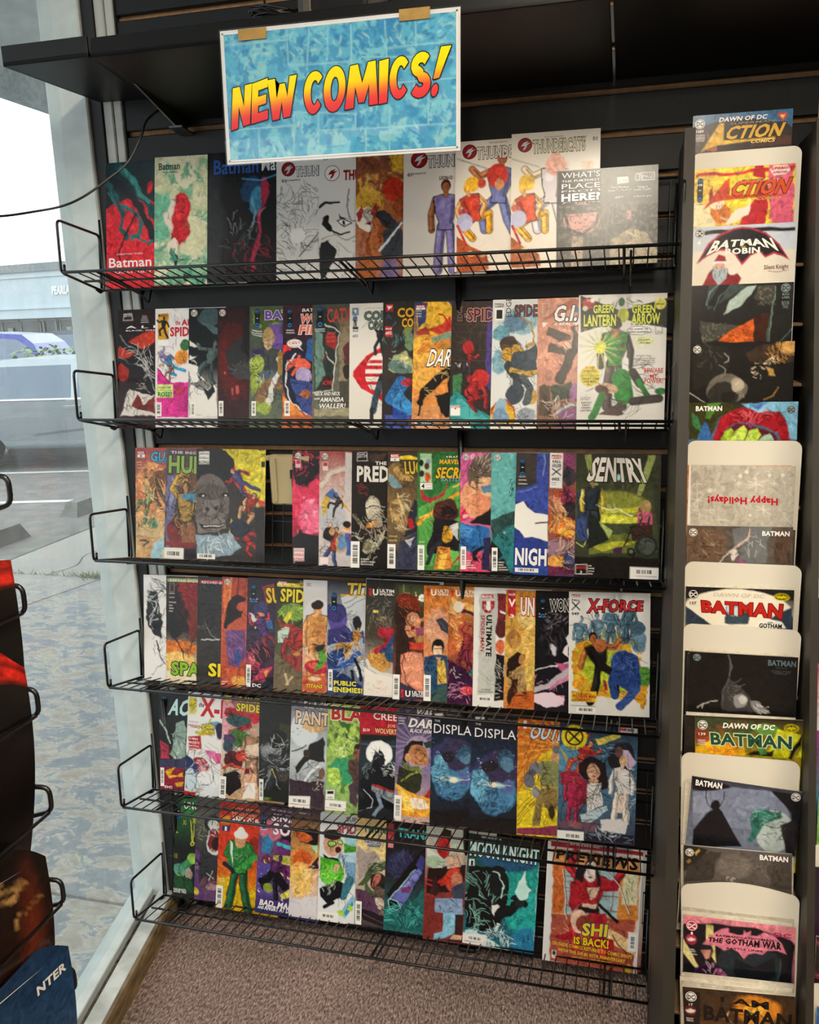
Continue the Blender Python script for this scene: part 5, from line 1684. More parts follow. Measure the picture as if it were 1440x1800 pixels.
v SPIDER-MAN 9.5 36.1 83.9 5.1 b02830 b=1
l 3a3a3a 0.8 11.5 134.5 23.4 134.3
l 3a3a3a 0.8 8.6 137.6 26.4 137.1
bc 6.8 144.1 19.7 6 h
@4.14 0.8889 -0.0060 0.6746 0.1680 0.2592 10.6 3.0 0.56
L golden comic of a dark-haired robed woman with a red-edged title, fourth shelf
g c8862e e0b458 c87a3a
w 5 3
e 27 37.4 11.5 11.7 0 f0d080 1.5
k a86a2a 17.1 30.1 19.3 19.5 40 4 0.6
e 10.2 63.7 8.5 11.7 0 a8743a 1
e 12.3 67.5 5.8 7.8 0 c8944a 0.8
p 2a1c18 4.1 89.6 14.5 79.2 25.2 84.4 22.6 96.3 15 100.7 13.4 116.5 3.6 113.3
e 20.1 89.6 4.6 6.7 0 c89058 0.6
p b89460 7.3 105.1 24.7 100.1 30.8 113.4 29.3 131.2 15.9 136.1 5.9 124.9
p 3a241a 9.6 116.8 17.3 114.3 15.9 136.1 20.1 152.5 4.6 153.6 7 132.7
l 6a3a24 3.9 13.5 120.5 17.9 139.9 29.8 150.8
p e0bc60 26.5 98 38.9 91.4 37.8 126.7 31.3 135
p c8642c 17.7 134 37.9 128.6 37.5 152.2 2.7 153.8
k 2a1810 15.4 116.4 13.6 31.4 50 6 0.8
k f4dc98 27.8 72.5 9.6 23.4 20 7 0.6
w 0 1
p c83030 1.9 -0.5 12.5 0 13.3 32.2 7.6 36.4 2.7 32.8
t vault 2.6 6.9 12.3 3.9 f4ece4 b=1
t V 3 21 12.7 9.8 f4ece4 b=2
t 3 5.7 35.5 11.1 4.3 f4ece4 b=2
t UNNATURAL 19.1 30.9 95.1 23 f4ece4 b=2 o=b02a2a
@4.15 0.9558 -0.0060 0.6741 0.1680 0.2618 10.6 3.0 -0.10
L black and pink comic of windswept hair with an outlined title on the fourth shelf
g 1a1818 17161a 1f1a20
w 7 3
k 8a8088 26.7 34.6 17 11.6 24 4 0.8
p e8dce0 36.6 59.4 43 51.3 43.6 86.1 35 78.8 40.5 68.8
e 21.6 75.5 3 7.8 -20 d8d0d8 0.6
k 4a444c 19.5 60.1 17.1 27.1 30 5 1.1
l e0d8dc 1.7 1 103.8 20.1 98.9 43.7 91.9
p b85a84 25.7 90.9 43.7 93.8 44 113.2 35.3 102
l b8b0b8 7.7 1.4 127.2 20.4 120.3 43.8 103.5
l c87a9c 5 20.5 126.2 35.5 117.5 43.9 109.3
p e8d0dc 0.5 133.2 20.5 132 37.7 134.9 36 148.6 24.6 151.2 1.6 144.8
l e87aa0 1.1 28.2 133.5 37.7 135.9 36 149.6
k d0a0b8 20.3 114.5 20.9 11.7 16 9 0.6
w 0 1
dcp 9.3 10.2 6.1 25.1
l e8e8e4 0.8 4.8 30.1 13 29.8
l e8e8e4 0.8 5.2 33.6 12.5 33.3
q WONDER%WOMAN 18.3 25.3 101.3 24 18.1 10.8 101 5.9 1a1818 b=2 o=f2eeea
@4.16 1.0294 -0.0060 0.6744 0.1680 0.2628 10.6 3.0 -0.71
L white comic of a yellow-green burst and blue crouching figure, last on the fourth shelf
g e4e2dc e6e4de dedcd4
w 3 3
f 14.6 58.4 49.9 0 0 0 6a8ca0 5a7c90 8aa8b8 2a3a44 6a8ca0
f 35 53.9 49.7 0 0 1 6a8ca0 5a7c90 8aa8b8 2a3a44 7a9cb0
f 51.7 47.6 57.2 0 1 0 5a7c90 4a6c80 8aa8b8 3a4a54 6a8ca0
f 70.1 52.7 53.2 0 0 0 6a8ca0 5a7c90 8aa8b8 2a3a44 6a8ca0
f 75.5 39.2 49.3 0 0 0 4a6a7c 4a6a7c 7a98a8 1a2a34 4a6a7c
e 86.6 59.7 9.1 15.2 0 6a8aa0 0.9
e 84.6 44.6 9.1 9.5 0 4a6476 0.7
k 22303a 51.7 49.5 42.4 21 80 4 0.7
w 10 4
p d8962a 4.3 78 18.3 64 40.7 67.1 73.8 62.1 88.6 82.4 100.6 104.7 94.4 127.8 96.3 144.8 81.7 137.9 52.2 137.5 18.7 131.4 3.6 116.6
w 3 3
e 52 99.2 38.8 24.9 15 a8b82e 1.1
r 46.4 95.6 c8d840 14 40.7
e 92.4 105.1 10.9 13.3 40 5a9a3a 1.8
f 40.9 97.7 92 -14 2 1 1a1618 1c181a b5683a 241814 b5683a
e 39.7 67.1 6.7 8.4 0 b5683a 0.6
l b02a30 4.1 44.7 114.8 46.6 124.3
e 70.3 90.8 18.4 17.1 20 2f4a86 1.1
p 2a4482 55.5 79.9 70.2 71.7 86.8 86.3 88.8 116.6 77.9 128.6 59.5 114.1
l 2a4482 11.1 59.4 98.8 53.9 114.4 57.7 129.5
l 34528e 10.2 83.4 120.7 70.7 136.6 63.3 144.6
k 0f1a30 70.4 102.2 20.2 30.5 50 8 0.7
k 5a7ab8 70.3 90.8 16.5 21 20 9 0.7
w 0 1
p eceae6 1.5 2.7 14.6 2.8 14.4 37.3 1.3 37.3
p c03038 3.4 3.5 13.9 3.6 13.7 7 3.3 6.9
t MARVEL 3.8 6.9 13.5 2.7 f0eae6 b=1
t FALL 3.7 11.9 13.9 2.7 1a1a1a b=2
l 1a1a1a 1.7 4.2 13.4 13.3 22.8
l 1a1a1a 1.7 12.8 13.2 3.9 23
t 049 3.5 29.6 12.5 3.5 2a2a2a b=2
q X-FORCE 22.8 25.6 90.8 21.7 24.6 8.3 91.7 9.4 c83038 b=2 o=181416
p dcb02c 3.6 127.3 35.1 126.8 34.8 140.2 3.3 140.8
t THE%MURDER%OF 9.3 130.9 28.9 1.7 6a1a1a b=1
t WONDER%MAN 4.8 135.1 34 3.9 b02020 b=2
t BEAST! 13.1 139.4 28.4 3.5 b02020 b=2
bc 9.7 147.7 24.3 6.6 h
l 8a8a88 0.6 2.2 145.7 33.7 146.1
@5.1 0.0192 -0.0060 0.3710 0.1680 0.2546 10.6 3.0 -0.41
L dark comic of a white-robed figure above a gold and red foot, fifth shelf
g 1f1d22 222428 5a2434
w 4 3
l a8bcb0 2.8 2.4 47.5 11.5 62 18.2 78.8
p 8aa498 27.6 48.2 41.3 45.2 42 98.6 27.1 103.9 15.7 96.1 25.1 78.3
k dce8e0 31.9 77.9 9.1 23.6 24 4 0.7
p b83a54 1 75.6 13.6 83.4 15.7 102.6 0.7 103.6
p 3a3a5a -0.5 105.8 42 100.8 40.7 118 -0.6 118.8
p 8a2034 0.6 116.5 39.6 115.9 38.2 148.2 0.3 147.8
p d8a82a 8.6 123.5 27 114.7 17.7 126.1 13.1 127.5 31.5 128.3 38.4 121.4 38.3 128.9 13.1 132.9
p d8a82a 25.6 140.6 38.2 137.5 38.2 143.9 29 145.7
k 14141a 22.8 80.6 18.3 42.9 26 8 0.9
w 0 1
dcp 9.2 9.6 7.8 23.5
l e8e8e4 0.9 4.9 25.5 12.3 25.1
l e8e8e4 0.9 5.6 28.5 11.8 28.1
t ACTION 14 36.1 100 23.6 b8dcdc b=2 o=1a1a20 s=.3
bc 1.3 117.6 6 28.1 v
t DC 8.3 147.9 20.3 3.5 f0eeee b=2
@5.2 0.0869 -0.0060 0.3666 0.1680 0.2599 10.6 3.0 2.62
L white comic with a bold red letter and black-lined blue figures on the fifth shelf
g e6e8e8 e8e6e4 d8dce0
w 3 3
p 6aa0b8 21 46.2 49.8 38.6 54.7 46.6 32.7 55.5
e 32.6 53.4 8.9 8.5 0 d8c83a 0.9
f 30.3 51.5 33.9 70 2 0 d8c83a d8c83a d8b090 2a2a2a d8c83a
l c8b82a 3.6 14.8 59.7 28.5 62.4 41.7 56.6
e 51.6 53.3 5.8 12.7 0 2a2440 1.1
p d84a8a 34 85.2 56.5 86.8 59.5 101.3 48.3 102.7
p e07aa8 29.5 83.6 47.4 83.6 39.1 97.4
l a8a8a8 0.7 33.5 72.4 49.5 79.1 54.9 99.7
l a8a8a8 0.7 29.2 77.2 43 84.1 48.2 100.5
e 21.7 112.4 15.7 17.1 0 b02a3a 1.3
p 2a3a6a -0.7 93.6 16.8 104.4 22.1 120.9 14.3 147.7 1.6 145
k f0eeee 17.2 112.9 20.3 23.5 40 4 0.7
e 36 127.7 17.9 12.8 0 e8eaec 0.9
e 9 131.1 8.1 17.1 0 c8dce4 1.4
e 34.4 142.9 13.5 8.5 0 e0e4e8 1.1
k 1a1a20 21.9 116.6 24.7 32 60 5 0.7
k 1a1a20 37.1 52.8 17.9 12.7 20 6 0.7
p c02030 -0.5 149.6 18.8 148.2 19.1 154.6 -0.2 156
w 0 1
p d8d080 0.5 6.8 13.5 5.4 14.8 33 1.7 34.4
e 7.3 17.8 5.4 8.5 0 c8b82a 0.7
k 2a2a1a 7.3 17.8 5.4 9.8 14 4 0.7
t the 16.7 20.6 25.4 7.2 1a1a1a b=1 s=.2
t X-MEN 20 33.1 106.7 27.1 c0202c b=2
t IN%THIS%ISSUE 3.3 44.9 17.7 1.7 b03040
t FANTASTIC 1.7 50.5 20.2 2.3 b03040 b=1
t FOUR 6.4 52.9 16.3 2.3 b03040 b=1
t CELEBRATION 14.5 61.4 44.5 5.1 c8a82a b=1
p b82434 2.5 67.1 22.2 63.5 24.5 83.8 4.3 87.5
t X-MEN 3.6 70.8 18 3 f0e8e4 b=1
t MAGNETO 3.4 76.8 20.9 3.8 f0e8e4 b=1
t BATTLE 4.5 81.4 20.3 2.6 f0e8e4 b=1
t SUPREMACY 3.8 85.8 23.1 2.6 f0e8e4 b=1
@5.3 0.1836 -0.0060 0.3691 0.1680 0.2567 10.6 3.0 2.14
L reddish comic stacked with swinging red and green masked heads on the fifth shelf
g 8a4a50 d8c8b8 c8a078
w 4 3
e 7.5 21 11 12.6 0 e08a98 1.3
p e0a0a8 0.4 11.1 16 13.8 13.6 64.7 1.4 66
l b02a34 13.2 9.8 24.9 29.8 27.1 43.1 29.9
e 52.9 28.9 7.8 9.6 20 c02a34 0.9
e 25.7 35.9 19.8 9.2 0 2f5a5a 1.1
l b02a34 7.5 13.2 54.1 30.6 48.1 43.5 40.4
e 24.5 61.4 15.4 12.6 0 4a7a3a 1.3
p 5a3a6a 2.2 57.4 17.7 55.8 22.5 67.9 2.8 74.3
e 35.5 60.2 7.9 8.4 0 5a9a3a 1.1
e 9.5 73.6 8.8 10.5 0 3a4a5a 1.3
f 47.5 86.2 83.8 0 0 0 a07a5a 8a6a52 c89a78 6a4a3a b08a6a
e 50.5 50.2 6.5 8.4 0 c8a088 0.9
p e0c8b0 38.1 70.4 57.7 66.2 58.4 85 38.7 87.2
e 19.1 93.6 15.4 12.6 0 5a1c20 1.3
e 32.1 85.8 8.8 8.4 0 c83a2a 1.1
l d8503a 4.4 4.1 108.1 19.4 102.1 32.8 104.8
p 1c1416 4.4 116.5 24.2 110 35.5 117.1 31.8 134.5 14.5 147.2 5.4 141.9
e 42.9 107.8 6.6 7.6 0 7a1c20 0.9
p e0b08a 33.1 113.2 55.1 110.6 58.6 144 32.3 149.3
p f0e8e0 38 125.3 53.4 123.5 56.6 148.4 36.8 150.8
k 1c1012 27.4 77.9 24.2 63 90 4 0.9
k f0c0a0 41.8 108 15.3 33.6 24 5 0.7
w 0 1
p c8c04a 1.8 -0.6 13.2 -1.7 13.6 7.7 2.1 8.9
t DANGEROUS 25.7 6.5 81.2 7.1 c8b83a b=2 o=3a2a1a
t SPIDER-MEN 21.2 20.6 103.2 11.3 e0cc3a b=2 o=3a2a1a
bc -0.8 120.3 10.2 32.8 v
@5.4 0.2882 -0.0060 0.3758 0.1680 0.2540 10.6 3.0 0.48
L dark grey-green comic of armoured black shoulders and fist on the fifth shelf
g 23241f 2a2a26 1f1f1e
w 5 3
p 3a3a2a 29.5 35.3 48.9 38 47.2 75.4 32 64.2
e 17.1 79.9 15.2 14.6 0 5a5e60 1.3
e 12.7 76.1 8.7 7.1 0 8a9094 1.1
p 22241f 16.8 57.1 31.8 45.5 42.6 50.9 42.8 67.4 30 74.7 17 71.6
l c8ccc8 0.9 25.4 50.2 31.9 55.9 36.3 65.9
e 23.6 87.7 10.8 8.3 0 44484a 1.1
p 34363a 4.2 95.6 21.6 94.1 30.5 118.3 13.4 136.6
e 36.8 105.3 10.8 14.5 0 4a4038 1.7
p 3a3c40 21.6 94.1 47.2 79.5 47.6 108.5 32.5 109.8
l c8c070 1.7 19.5 104.7 24 114.7
l 9aa0a0 1.3 6.8 133 17.4 111.1
k d0d4d4 21.5 85.8 19.5 35.4 40 4 0.5
k 0e0f0e 23.7 93.9 21.6 45.8 60 5 1.1
p 2a3a1a 9.1 143.2 22.1 144.1 21.1 150.5 8.1 150.7
w 0 1
t G 5.4 3.9 11.9 5.4 4a6a2a b=1
bc 0.8 119.9 6.5 31.4 v
t VARIANT 8.7 147.9 18.2 1.7 9ac04a b=1
t EDITION 8.7 150 15.7 1.7 9ac04a b=1
@5.5 0.3656 -0.0060 0.3656 0.1680 0.2609 10.6 3.0 1.62
L pale grey comic of a tan fist above a sharp silver blade on the fifth shelf
g 6a6a7a c8d0d4 3a2c34
w 4 3
e 20.2 40 21.2 24.7 0 d8e0e4 3
p d8b488 17.5 23.7 28 19.7 49.3 22.8 49.9 41.2 28.8 44.3 18 38.1
k a87a50 34.8 32.4 14.8 10.2 12 4 0.6
p 22201f 31.5 61.5 50.1 47.3 51.3 84.2 28 82.5 9.5 105.2 7.1 97.1
e 23.5 74.7 5.1 6.2 0 3a2a24 0.8
p c8ccd0 8.3 132.3 40.8 85.3 47.4 92.8 22.9 122.4
p 8a9094 12.5 129.8 43.1 91.2 45.4 97.2
l f0f4f4 1.3 10.4 131 43 87.1
k 1a1a1e 11.8 42.8 6.4 8.2 6 5 0.6
l 2a2a30 1.7 4.3 74.6 25.2 62.1
e 47.7 101.1 5.1 10.3 0 7a5a44 1.3
p 3a2a34 0.2 114.5 52.3 112.9 51.5 150.2 0.3 151.9
k e0d0b8 44 118 10.6 8.2 14 8 0.6
k 16141a 26.6 103.3 23.3 33 40 7 0.8
w 0 1
t BLACK 19.1 7.5 57 9 d8d4d0 b=2
t PANTHER 6.7 30.9 95.2 18.5 d8c0a8 b=2 o=2a2024
p eceae6 -0.1 138.4 32.3 135.8 32 153.3 -0.5 154.5
bc 3.2 140.4 26.6 8.3 h
l b04a4a 0.9 1.3 149.7 31.3 148.8
@5.6 0.4583 -0.0060 0.3638 0.1680 0.2651 10.6 3.0 1.68
L lime green comic of swirling smoky faces and a bent dark-shirted man on the fifth shelf
g a8b85a 9ac060 8aa868
w 8 3
n 5a8a3a 5 .55 4 -0.8 18.7 51.5 148.4
e 31.4 39.4 16.1 15.8 0 b0cc5a 1.6
n 3a6a2a 6 .6 9 8.5 23.8 48 53.6
e 22.2 64.1 16.2 15.8 0 a8cc5a 1.6
k 3a6a2a 22.2 66.1 18.2 19.8 40 4 0.6
k e8f4a8 24.1 62 18.2 21.8 40 5 0.6
e 25.3 95.6 18.2 17.8 0 3a9a6a 3.2
e 11.4 105.1 10.2 11.9 0 b8d860 1.2
k 4a7a2a 11.4 105.1 12.2 13.9 20 6 0.6
p 241c1c 39.1 58.4 48 51.6 48.6 69.3 42.7 71.9
e 44.2 69.8 5.2 7.9 0 8a5a44 0.8
p 5a4038 32.9 80.9 42.7 71.9 47.8 75.4 47.2 113.1 38.1 112.1 32.4 94.8
e 40.3 117.8 4 9.9 0 7a5040 0.8
p 4a3a44 36 112.3 47.8 101.1 48.3 142.8 35 140.3
k 1c1414 41.4 93.9 8 27.7 22 8 0.8
w 0 1
t BLADE 5.4 22.1 82.5 19 b02a24 b=2 o=e8e0c8
p f0eeea 1.1 125.2 13.7 123.8 13.8 136.8 1.1 138.2
p 1a1a1a 2.8 126.4 12.5 125.3 12.3 129.8 2.7 130.8
t LGY 3.9 136.3 11.7 2.8 2a2a2a b=1
p f0eeea 0.3 139.3 31.3 138.4 31 152.4 0 154
bc 3.5 142.4 25.4 7.6 h
l b04a4a 0.8 1.8 150.6 30.3 149.3
@5.7 0.5415 -0.0060 0.3609 0.1680 0.2689 10.6 3.0 0.81
L comic with a red top band above a full moon on the fifth shelf
g b01c28 26282c 1c1e22
w 3 3
p b01a28 0.6 -0.6 55.1 -2.8 54.1 39.1 1.4 39.6
p 1a1a1c 1.4 40.6 54.1 39.1 53.3 48 1 49.5
p 24323a 1 49.5 53.3 47 53.1 81.2 1 86
l 4a6472 2 2.7 54.3 20.7 54.7
l 4a6472 2 40.6 54.9 52.4 53.9
e 28.4 65.8 19.1 18 0 f0f0ec 0.4
e 28.4 65.8 17.1 16.1 0 fcfcf8 0.6
w 8 4
p 1a1a1e 17.1 68.8 21.8 58.5 26.9 64 30.8 57.8 36.9 65.1 39.3 82.5 29.5 91.2 17.4 84.5
k 8a909a 27 67.9 9.9 9.8 16 4 0.6
p 111216 9.4 85.2 27.3 79.7 45.4 89.8 53.5 100.8 53.6 143.9 18.7 143.5 2 113.5
w 3 3
k e8ecec 45.3 85.9 9.9 13.7 30 5 0.6
k 7a8a90 13.6 92.7 10 11.8 26 6 0.4
p 8a949a 19 111.9 54 120.3 53.4 136.1 20.2 119.7
p b03030 20 109.8 53.9 117.4 54 120.3 20 112.8
k 1a1a20 36.2 122.1 17.9 7.9 26 7 1
l c8d4da 1 8.2 118.9 20.5 131.5 18.7 143.5 0.8 151.3
l 7a8ea0 5.2 28.2 122.8 34.6 140 23 155
p 14161a 1.4 131.4 18.5 131.7 10.8 148.3 0.8 151.3
w 0 1
t CREEPSHOW 19.5 17.9 109.9 10.2 f0e6e0 b=1
t JOE%HILL 40 27.2 67.5 3.9 e0b88a b=1
t WOLVERTON 22.3 36.9 63.8 7 e8d890 b=1
t $6.99 4.8 36 14.7 4.3 f0e6e0 b=1
@5.8 0.6297 -0.0060 0.3636 0.1680 0.2676 10.6 3.0 1.27
L purple-rayed comic of a stern man in a green cloak over flames, fifth shelf
g 3a3444 7a6a90 c8a8a0
w 3 3
r 27 47.4 9a86b0 20 46.6
e 31.3 58.7 17.5 23.2 0 b09ab8 1.9
p 1c1a18 12.5 52.7 23 43 38.5 42.5 39.1 57.9 27.3 55.2 18 71.6 8.5 80.3
e 31.4 62.5 13.6 14.7 0 b87a50 0.8
e 39.4 67.6 7.7 9.7 0 c88a5a 0.8
p 2a3c34 38.6 44.4 50.1 41.4 50.5 51 42.8 53.7
k 4a2a1a 33.4 62.3 11.6 13.5 26 4 0.8
e 17.9 67.7 5.1 5.8 0 d89a6a 0.6
p 6a7a3a 10.2 72.4 20.2 79.2 33.9 77.8 38 85.2 18.5 87.1 10.5 80.2
p 2f3322 4.6 80.7 20.4 85 38.1 89.1 36.9 112.5 21.7 125.8 3.5 108.2
l 9aa04a 2 9.2 101.7 20.6 90.8 34.1 85.6 38.2 91
k 16180f 20.9 98.6 15.6 17.5 30 5 1
p e8a838 1.5 106.5 17.5 114.6 33.3 120.7 50.7 116.9 50.8 149.9 12.8 152.2
p f0e8d0 21.7 123.9 41.2 123.7 49.3 134.5 37.8 139.7 22.1 137.5
p f4d060 5.5 108 17.6 120.4 30.2 144.4 14.4 142.3
k c8502a 29.9 136.7 17.5 15.6 30 8 0.6
p b02a2a 41.1 119.9 50.4 107.2 50.9 122.7
w 0 1
l e0dcd8 0.8 2.5 13.8 12.6 12.9
l e0dcd8 0.8 2.6 17.6 10.4 16.9
l e0dcd8 0.8 2.7 21.5 10.2 20.8
t WAR 25.8 7.8 50.9 9.6 d8d4d0 b=2 s=.3
t DARKSTAR 16.5 24.2 102.9 12.4 e8e4e0 b=2 s=.3 o=3a3444
t BLACK%ARMOR 19.1 31.7 57.4 5 e8e4e0 b=1 s=.2
bc -0 122.3 10.6 35.2 v
@5.9 0.7159 -0.0060 0.3646 0.1680 0.2671 10.6 3.0 0.70
L near-black comic with blue night swirl and glowing star, left one of two alike
g 1c1a20 24344a 1a191c
w 6 3
e 28.2 73.8 28.6 38.3 0 3a3a64 2.7
e 28.5 89.1 26.7 32.6 0 4a80a8 3.1
e 35.4 57.8 22.8 22.9 0 3a3450 2.3
e 13 82.8 11.5 21.2 0 6aaccc 2.3
e 49.5 89.1 9.5 9.6 0 5a6aa0 1.9
e 28.6 91 13.4 3.8 0 b8d8dc 2.7
e 31.5 91.7 5.3 4.2 0 f8e8c0 1.1
l d8e8e8 1 9.4 93.7 53.3 89.7
e 44.9 56.9 9.5 12.6 0 3a5a74 0.9
e 47 62.5 7.6 8.8 0 5a84a0 0.9
k 16202c 44.8 51.2 9.5 9.5 16 4 0.8
e 24.1 62.6 9.6 7.7 0 28242e 1.1
k 16222e 17.5 109.4 21.1 17.3 60 5 0.8
k 14202c 13 80.9 15.4 17.3 50 6 0.8
k 15181e 37 122.9 22.9 9.6 40 7 1
n c8d8f0 22 .8 3 0.4 37.7 57.3 97.9
p 1a181a 0.8 138.1 56.2 128.7 56 157.6 0.4 161.4
w 0 1
p e0dcd8 3.9 2.8 15.4 1.9 15.4 5.4 3.9 6.3
t BRISSON/CASALANGUIDA 21.2 4.6 71.9 2.9 9a9698 b=0
t THE 4.1 14.3 11.8 3.1 e8e6e4 b=0
t DISPLACED 3.3 29.7 87.5 13.4 f0eeec b=0
@5.10 0.8096 -0.0060 0.3684 0.1680 0.2653 10.6 3.0 0.71
L near-black comic with blue night swirl and glowing star, right one of two alike
g 1c1a20 24344a 1a191c
w 6 3
e 32.2 90.2 31.6 40.1 0 3a3a64 2.8
e 34.5 102.1 29.6 34.1 0 4a80a8 3.2
e 41.6 69.3 23.6 24 0 3a3450 2.4
e 12.5 96.1 11.9 22.1 0 6aaccc 2.4
e 52.1 94.4 9.8 10 0 5a6aa0 2
e 32.4 94.2 13.8 4 0 b8d8dc 2.8
e 31.4 94.3 5.5 4.4 0 f8e8c0 1.2
l d8e8e8 1 10.6 96.3 55.9 92
e 47.2 58.8 11 15.1 0 3a5a74 1
e 49.3 64.6 9 10 0 5a84a0 1
k 16202c 48 52.8 11.8 10 16 4 0.8
e 25.8 68.7 11.1 9.2 0 28242e 1.2
k 16222e 19 115.6 21.8 18.1 60 5 0.8
k 14202c 14.3 87.9 15.9 18.1 50 6 0.8
k 15181e 39.2 129.7 23.7 10 40 7 1
n c8d8f0 22 .8 3 1.3 44.8 62.1 103.4
p 1a181a 0.2 145.8 64 137.3 63.6 159.4 0.2 162
w 0 1
p e0dcd8 4.6 3.9 16.9 3 17 6.2 4.7 7.1
t BRISSON/CASALANGUIDA 21.8 6.6 75 2.8 9a9698 b=0
t THE 4.9 14.7 12.5 3 e8e6e4 b=0
t DISPLACED 4.5 30.8 94.9 13.2 f0eeec b=0
@5.11 0.9178 -0.0060 0.3671 0.1680 0.2666 10.6 3.0 -0.16
L orange and yellow ray-striped comic of a headless-looking muscular man in olive on the fifth shelf
g c8562a d88a2e e0c428
w 3 3
p e0c828 0.8 102.3 29.3 52.5 54 31.1 55.5 145.3 0.4 148.2
r 56 36.9 e8b040 26 80.2
l b04a24 1 3.6 94.1 48.1 19.7
l b04a24 1 0.5 78.4 32.8 22.7
l b04a24 1 2.3 66.4 21.2 23.5
l 8a5a1a 1 0.3 146.2 24.3 112.3
l 8a5a1a 1 0.3 140.2 22.3 110.5
l 8a5a1a 1 0.2 134.2 20.3 106.7
l 8a5a1a 1 1 122.2 18.3 102.9
e 50.4 49 6.5 9.8 0 c8986a 0.8
e 51.2 40.1 5 5.9 0 6a6a6a 0.6
p 8a8c5a 31.3 58.3 48.6 55.1 55.3 58.5 54.8 90 33.6 89.7 27.6 70.4
e 23.7 66.8 8.9 8.7 0 7a7a80 1
l 5a5c64 9.7 19.9 73 14.2 81.4
e 16.2 85.2 7 8.7 0 6a6c74 1
e 26 98.3 7 7.9 0 8a8c94 1
p 8a7444 33.7 91.7 53.8 90.1 54.1 113.8 43.7 126.5 35.8 111.3 30.5 143.5 20.8 144.4 26.1 108.2
e 46.6 124.3 4.2 9.9 0 3a2a1a 1
k 22201a 29.6 76.2 21.2 25.7 50 4 0.8
k 2a2418 37.8 115.1 13.5 23.7 30 8 0.8
p 8a3450 0.4 150.2 53.6 141.5 53.8 155.3 0.5 158.2
k 4a1a2a 26.7 151.8 23.2 4 14 9 0.6
w 0 1
p f0e8e0 7.8 3.1 11.7 2.8 11.8 13.9 7.5 14.1
t OUTLAWS 14.5 26.3 97.4 18.9 c8ccd4 b=2 o=2a2a34 s=.3
t JOE%CASEY 45.5 30.7 71.1 3.5 f0d8c0 b=1
@5.12 1.0080 -0.0060 0.3709 0.1680 0.2638 10.6 3.0 0.67
L crowded comic of a dark-haired woman among costumed fighters, last on the fifth shelf
g 2a2c38 4a7a98 3a3444
w 4 3
e 16.2 48.1 20.8 23.4 0 5a90b0 2.6
p d8c85a 45.5 20.3 78.7 7.9 78.9 15.6 49.5 27.7
p c8b050 0.6 35.7 12.4 48.4 8.8 54.6
f 27.5 47.1 54.5 30 4 0 c84a2a c85030 d89a6a 5a1c1c c84a2a
l a02a34 7.5 27.2 37.4 42.4 40
p a82a44 1.6 69 20.4 63.4 37.9 79.4 30.6 89.9 3.9 84.5
e 79.8 42.6 16.6 21.2 0 23232b 1.5
p c8b0c8 75.7 31.3 86.9 32.3 98.4 46.7 91.3 57 79.9 46.4
e 74.9 35.3 5.2 7.7 0 6a4a48 0.7
k 8ac0e0 60.9 32.6 11.2 9.7 16 4 0.6
e 42.9 59.4 16.9 15.6 0 241818 0.9
p 241818 28 62.7 37 50.2 59.5 50.2 64.3 82.8 51.3 87.9 32.1 74.1
e 44.6 64.1 7.9 11.7 0 d8a88a 0.7
e 42.1 63.4 1.1 0.8 0 1a1414 0.2
e 47.6 62.9 1.1 0.8 0 1a1414 0.2
e 45.2 70.5 2.1 1 0 a03038 0.2
p d8a88a 37.8 75.5 50.9 74.3 47.6 88.3
p e0dcd8 32.4 83.8 43.5 78.9 54.8 77.8 57.5 106.8 39 118.4
p 8a2438 30.3 78.1 37.8 77.4 36.9 108.8 25.4 106
f 19.7 102.7 58.7 0 0 0 a8284a a0244a a8404a a8284a a8284a
p a8284a 11.8 95.6 28.9 93.9 31.3 113.3 12.4 115.2
f 81.1 85.1 83.2 0 0 1 e0d8d4 e0d0c4 e0b898 d8b060 e0dcd8
p dcd8d4 71.5 74.3 89.9 70.7 92.3 87.9 75.6 89.5
p e0c8b4 79.4 91.1 86.9 92.3 83.9 115.9 76.5 116.6
p b8ccd4 29.7 123.3 63.1 106.3 65.2 113.9 43.2 131.7 31.8 130.9
p d8d4d0 56.2 126.5 89.7 125 88.4 142.6 56.7 142.1
p 6a4a58 3.4 133.8 52.6 130.7 51.1 142.7 1.7 141.9
p 8a5a5a 18.6 132.3 33.8 132.7 30.2 140.9 15 140.5
p 20242e 34.2 146.4 99.6 143.4 99.1 156.1 32.6 156.4
k 8a9ab8 64.5 151 31.7 4.7 20 6 0.7
k e8e8e8 71.6 140.5 22.3 11.7 16 7 0.7
k 14141a 51 76.2 46.8 58.3 120 8 0.7
k f0e8e0 84.7 80.9 12.9 34.8 20 9 0.6
w 0 1
e 18.8 19.6 16.6 16.4 0 e0c828 0.4
e 18.8 19 12.1 12.1 0 181818 0.4
e 18.8 19 9.8 9.7 0 e0c828 0.4
l 181818 2.5 12.3 13.3 25.3 24.9
l 181818 2.4 25 12.2 12.7 25.9
t HOUSE%OF 8.2 35.1 29 3.1 181818 b=1
p d8d4d4 73.9 2.5 98.8 0.5 99 8.2 74.1 9.2
t 002 86.4 6.5 95.3 3.5 2a2a2a b=2
p c03038 74.9 3.4 85.6 2.5 85.7 6.4 75 7
p f0eeea 0.3 146 34.9 145.3 34.9 158.5 0.2 157.1
bc 8.6 148.7 24.6 7.9 h
@6.1 0.0276 -0.0060 0.0664 0.1680 0.2673 10.6 3.0 0.77
L black comic of a yellow clock face and green hats, first on the bottom shelf
g 2a6a3a 1a1c1c 1f2420
w 3 3
p 2f7a3a 1.6 6.4 38.1 2.8 38.4 29.9 0.8 35.9
l d8d04a 1.5 26.4 37.4 30.1 70.6
l d8d04a 1.1 33 34.7 31.2 70.4
e 31.3 73.6 3.5 3.4 0 d8c84a 0.4
e 31.3 73.6 2 1.9 0 1a1c1c 0.2
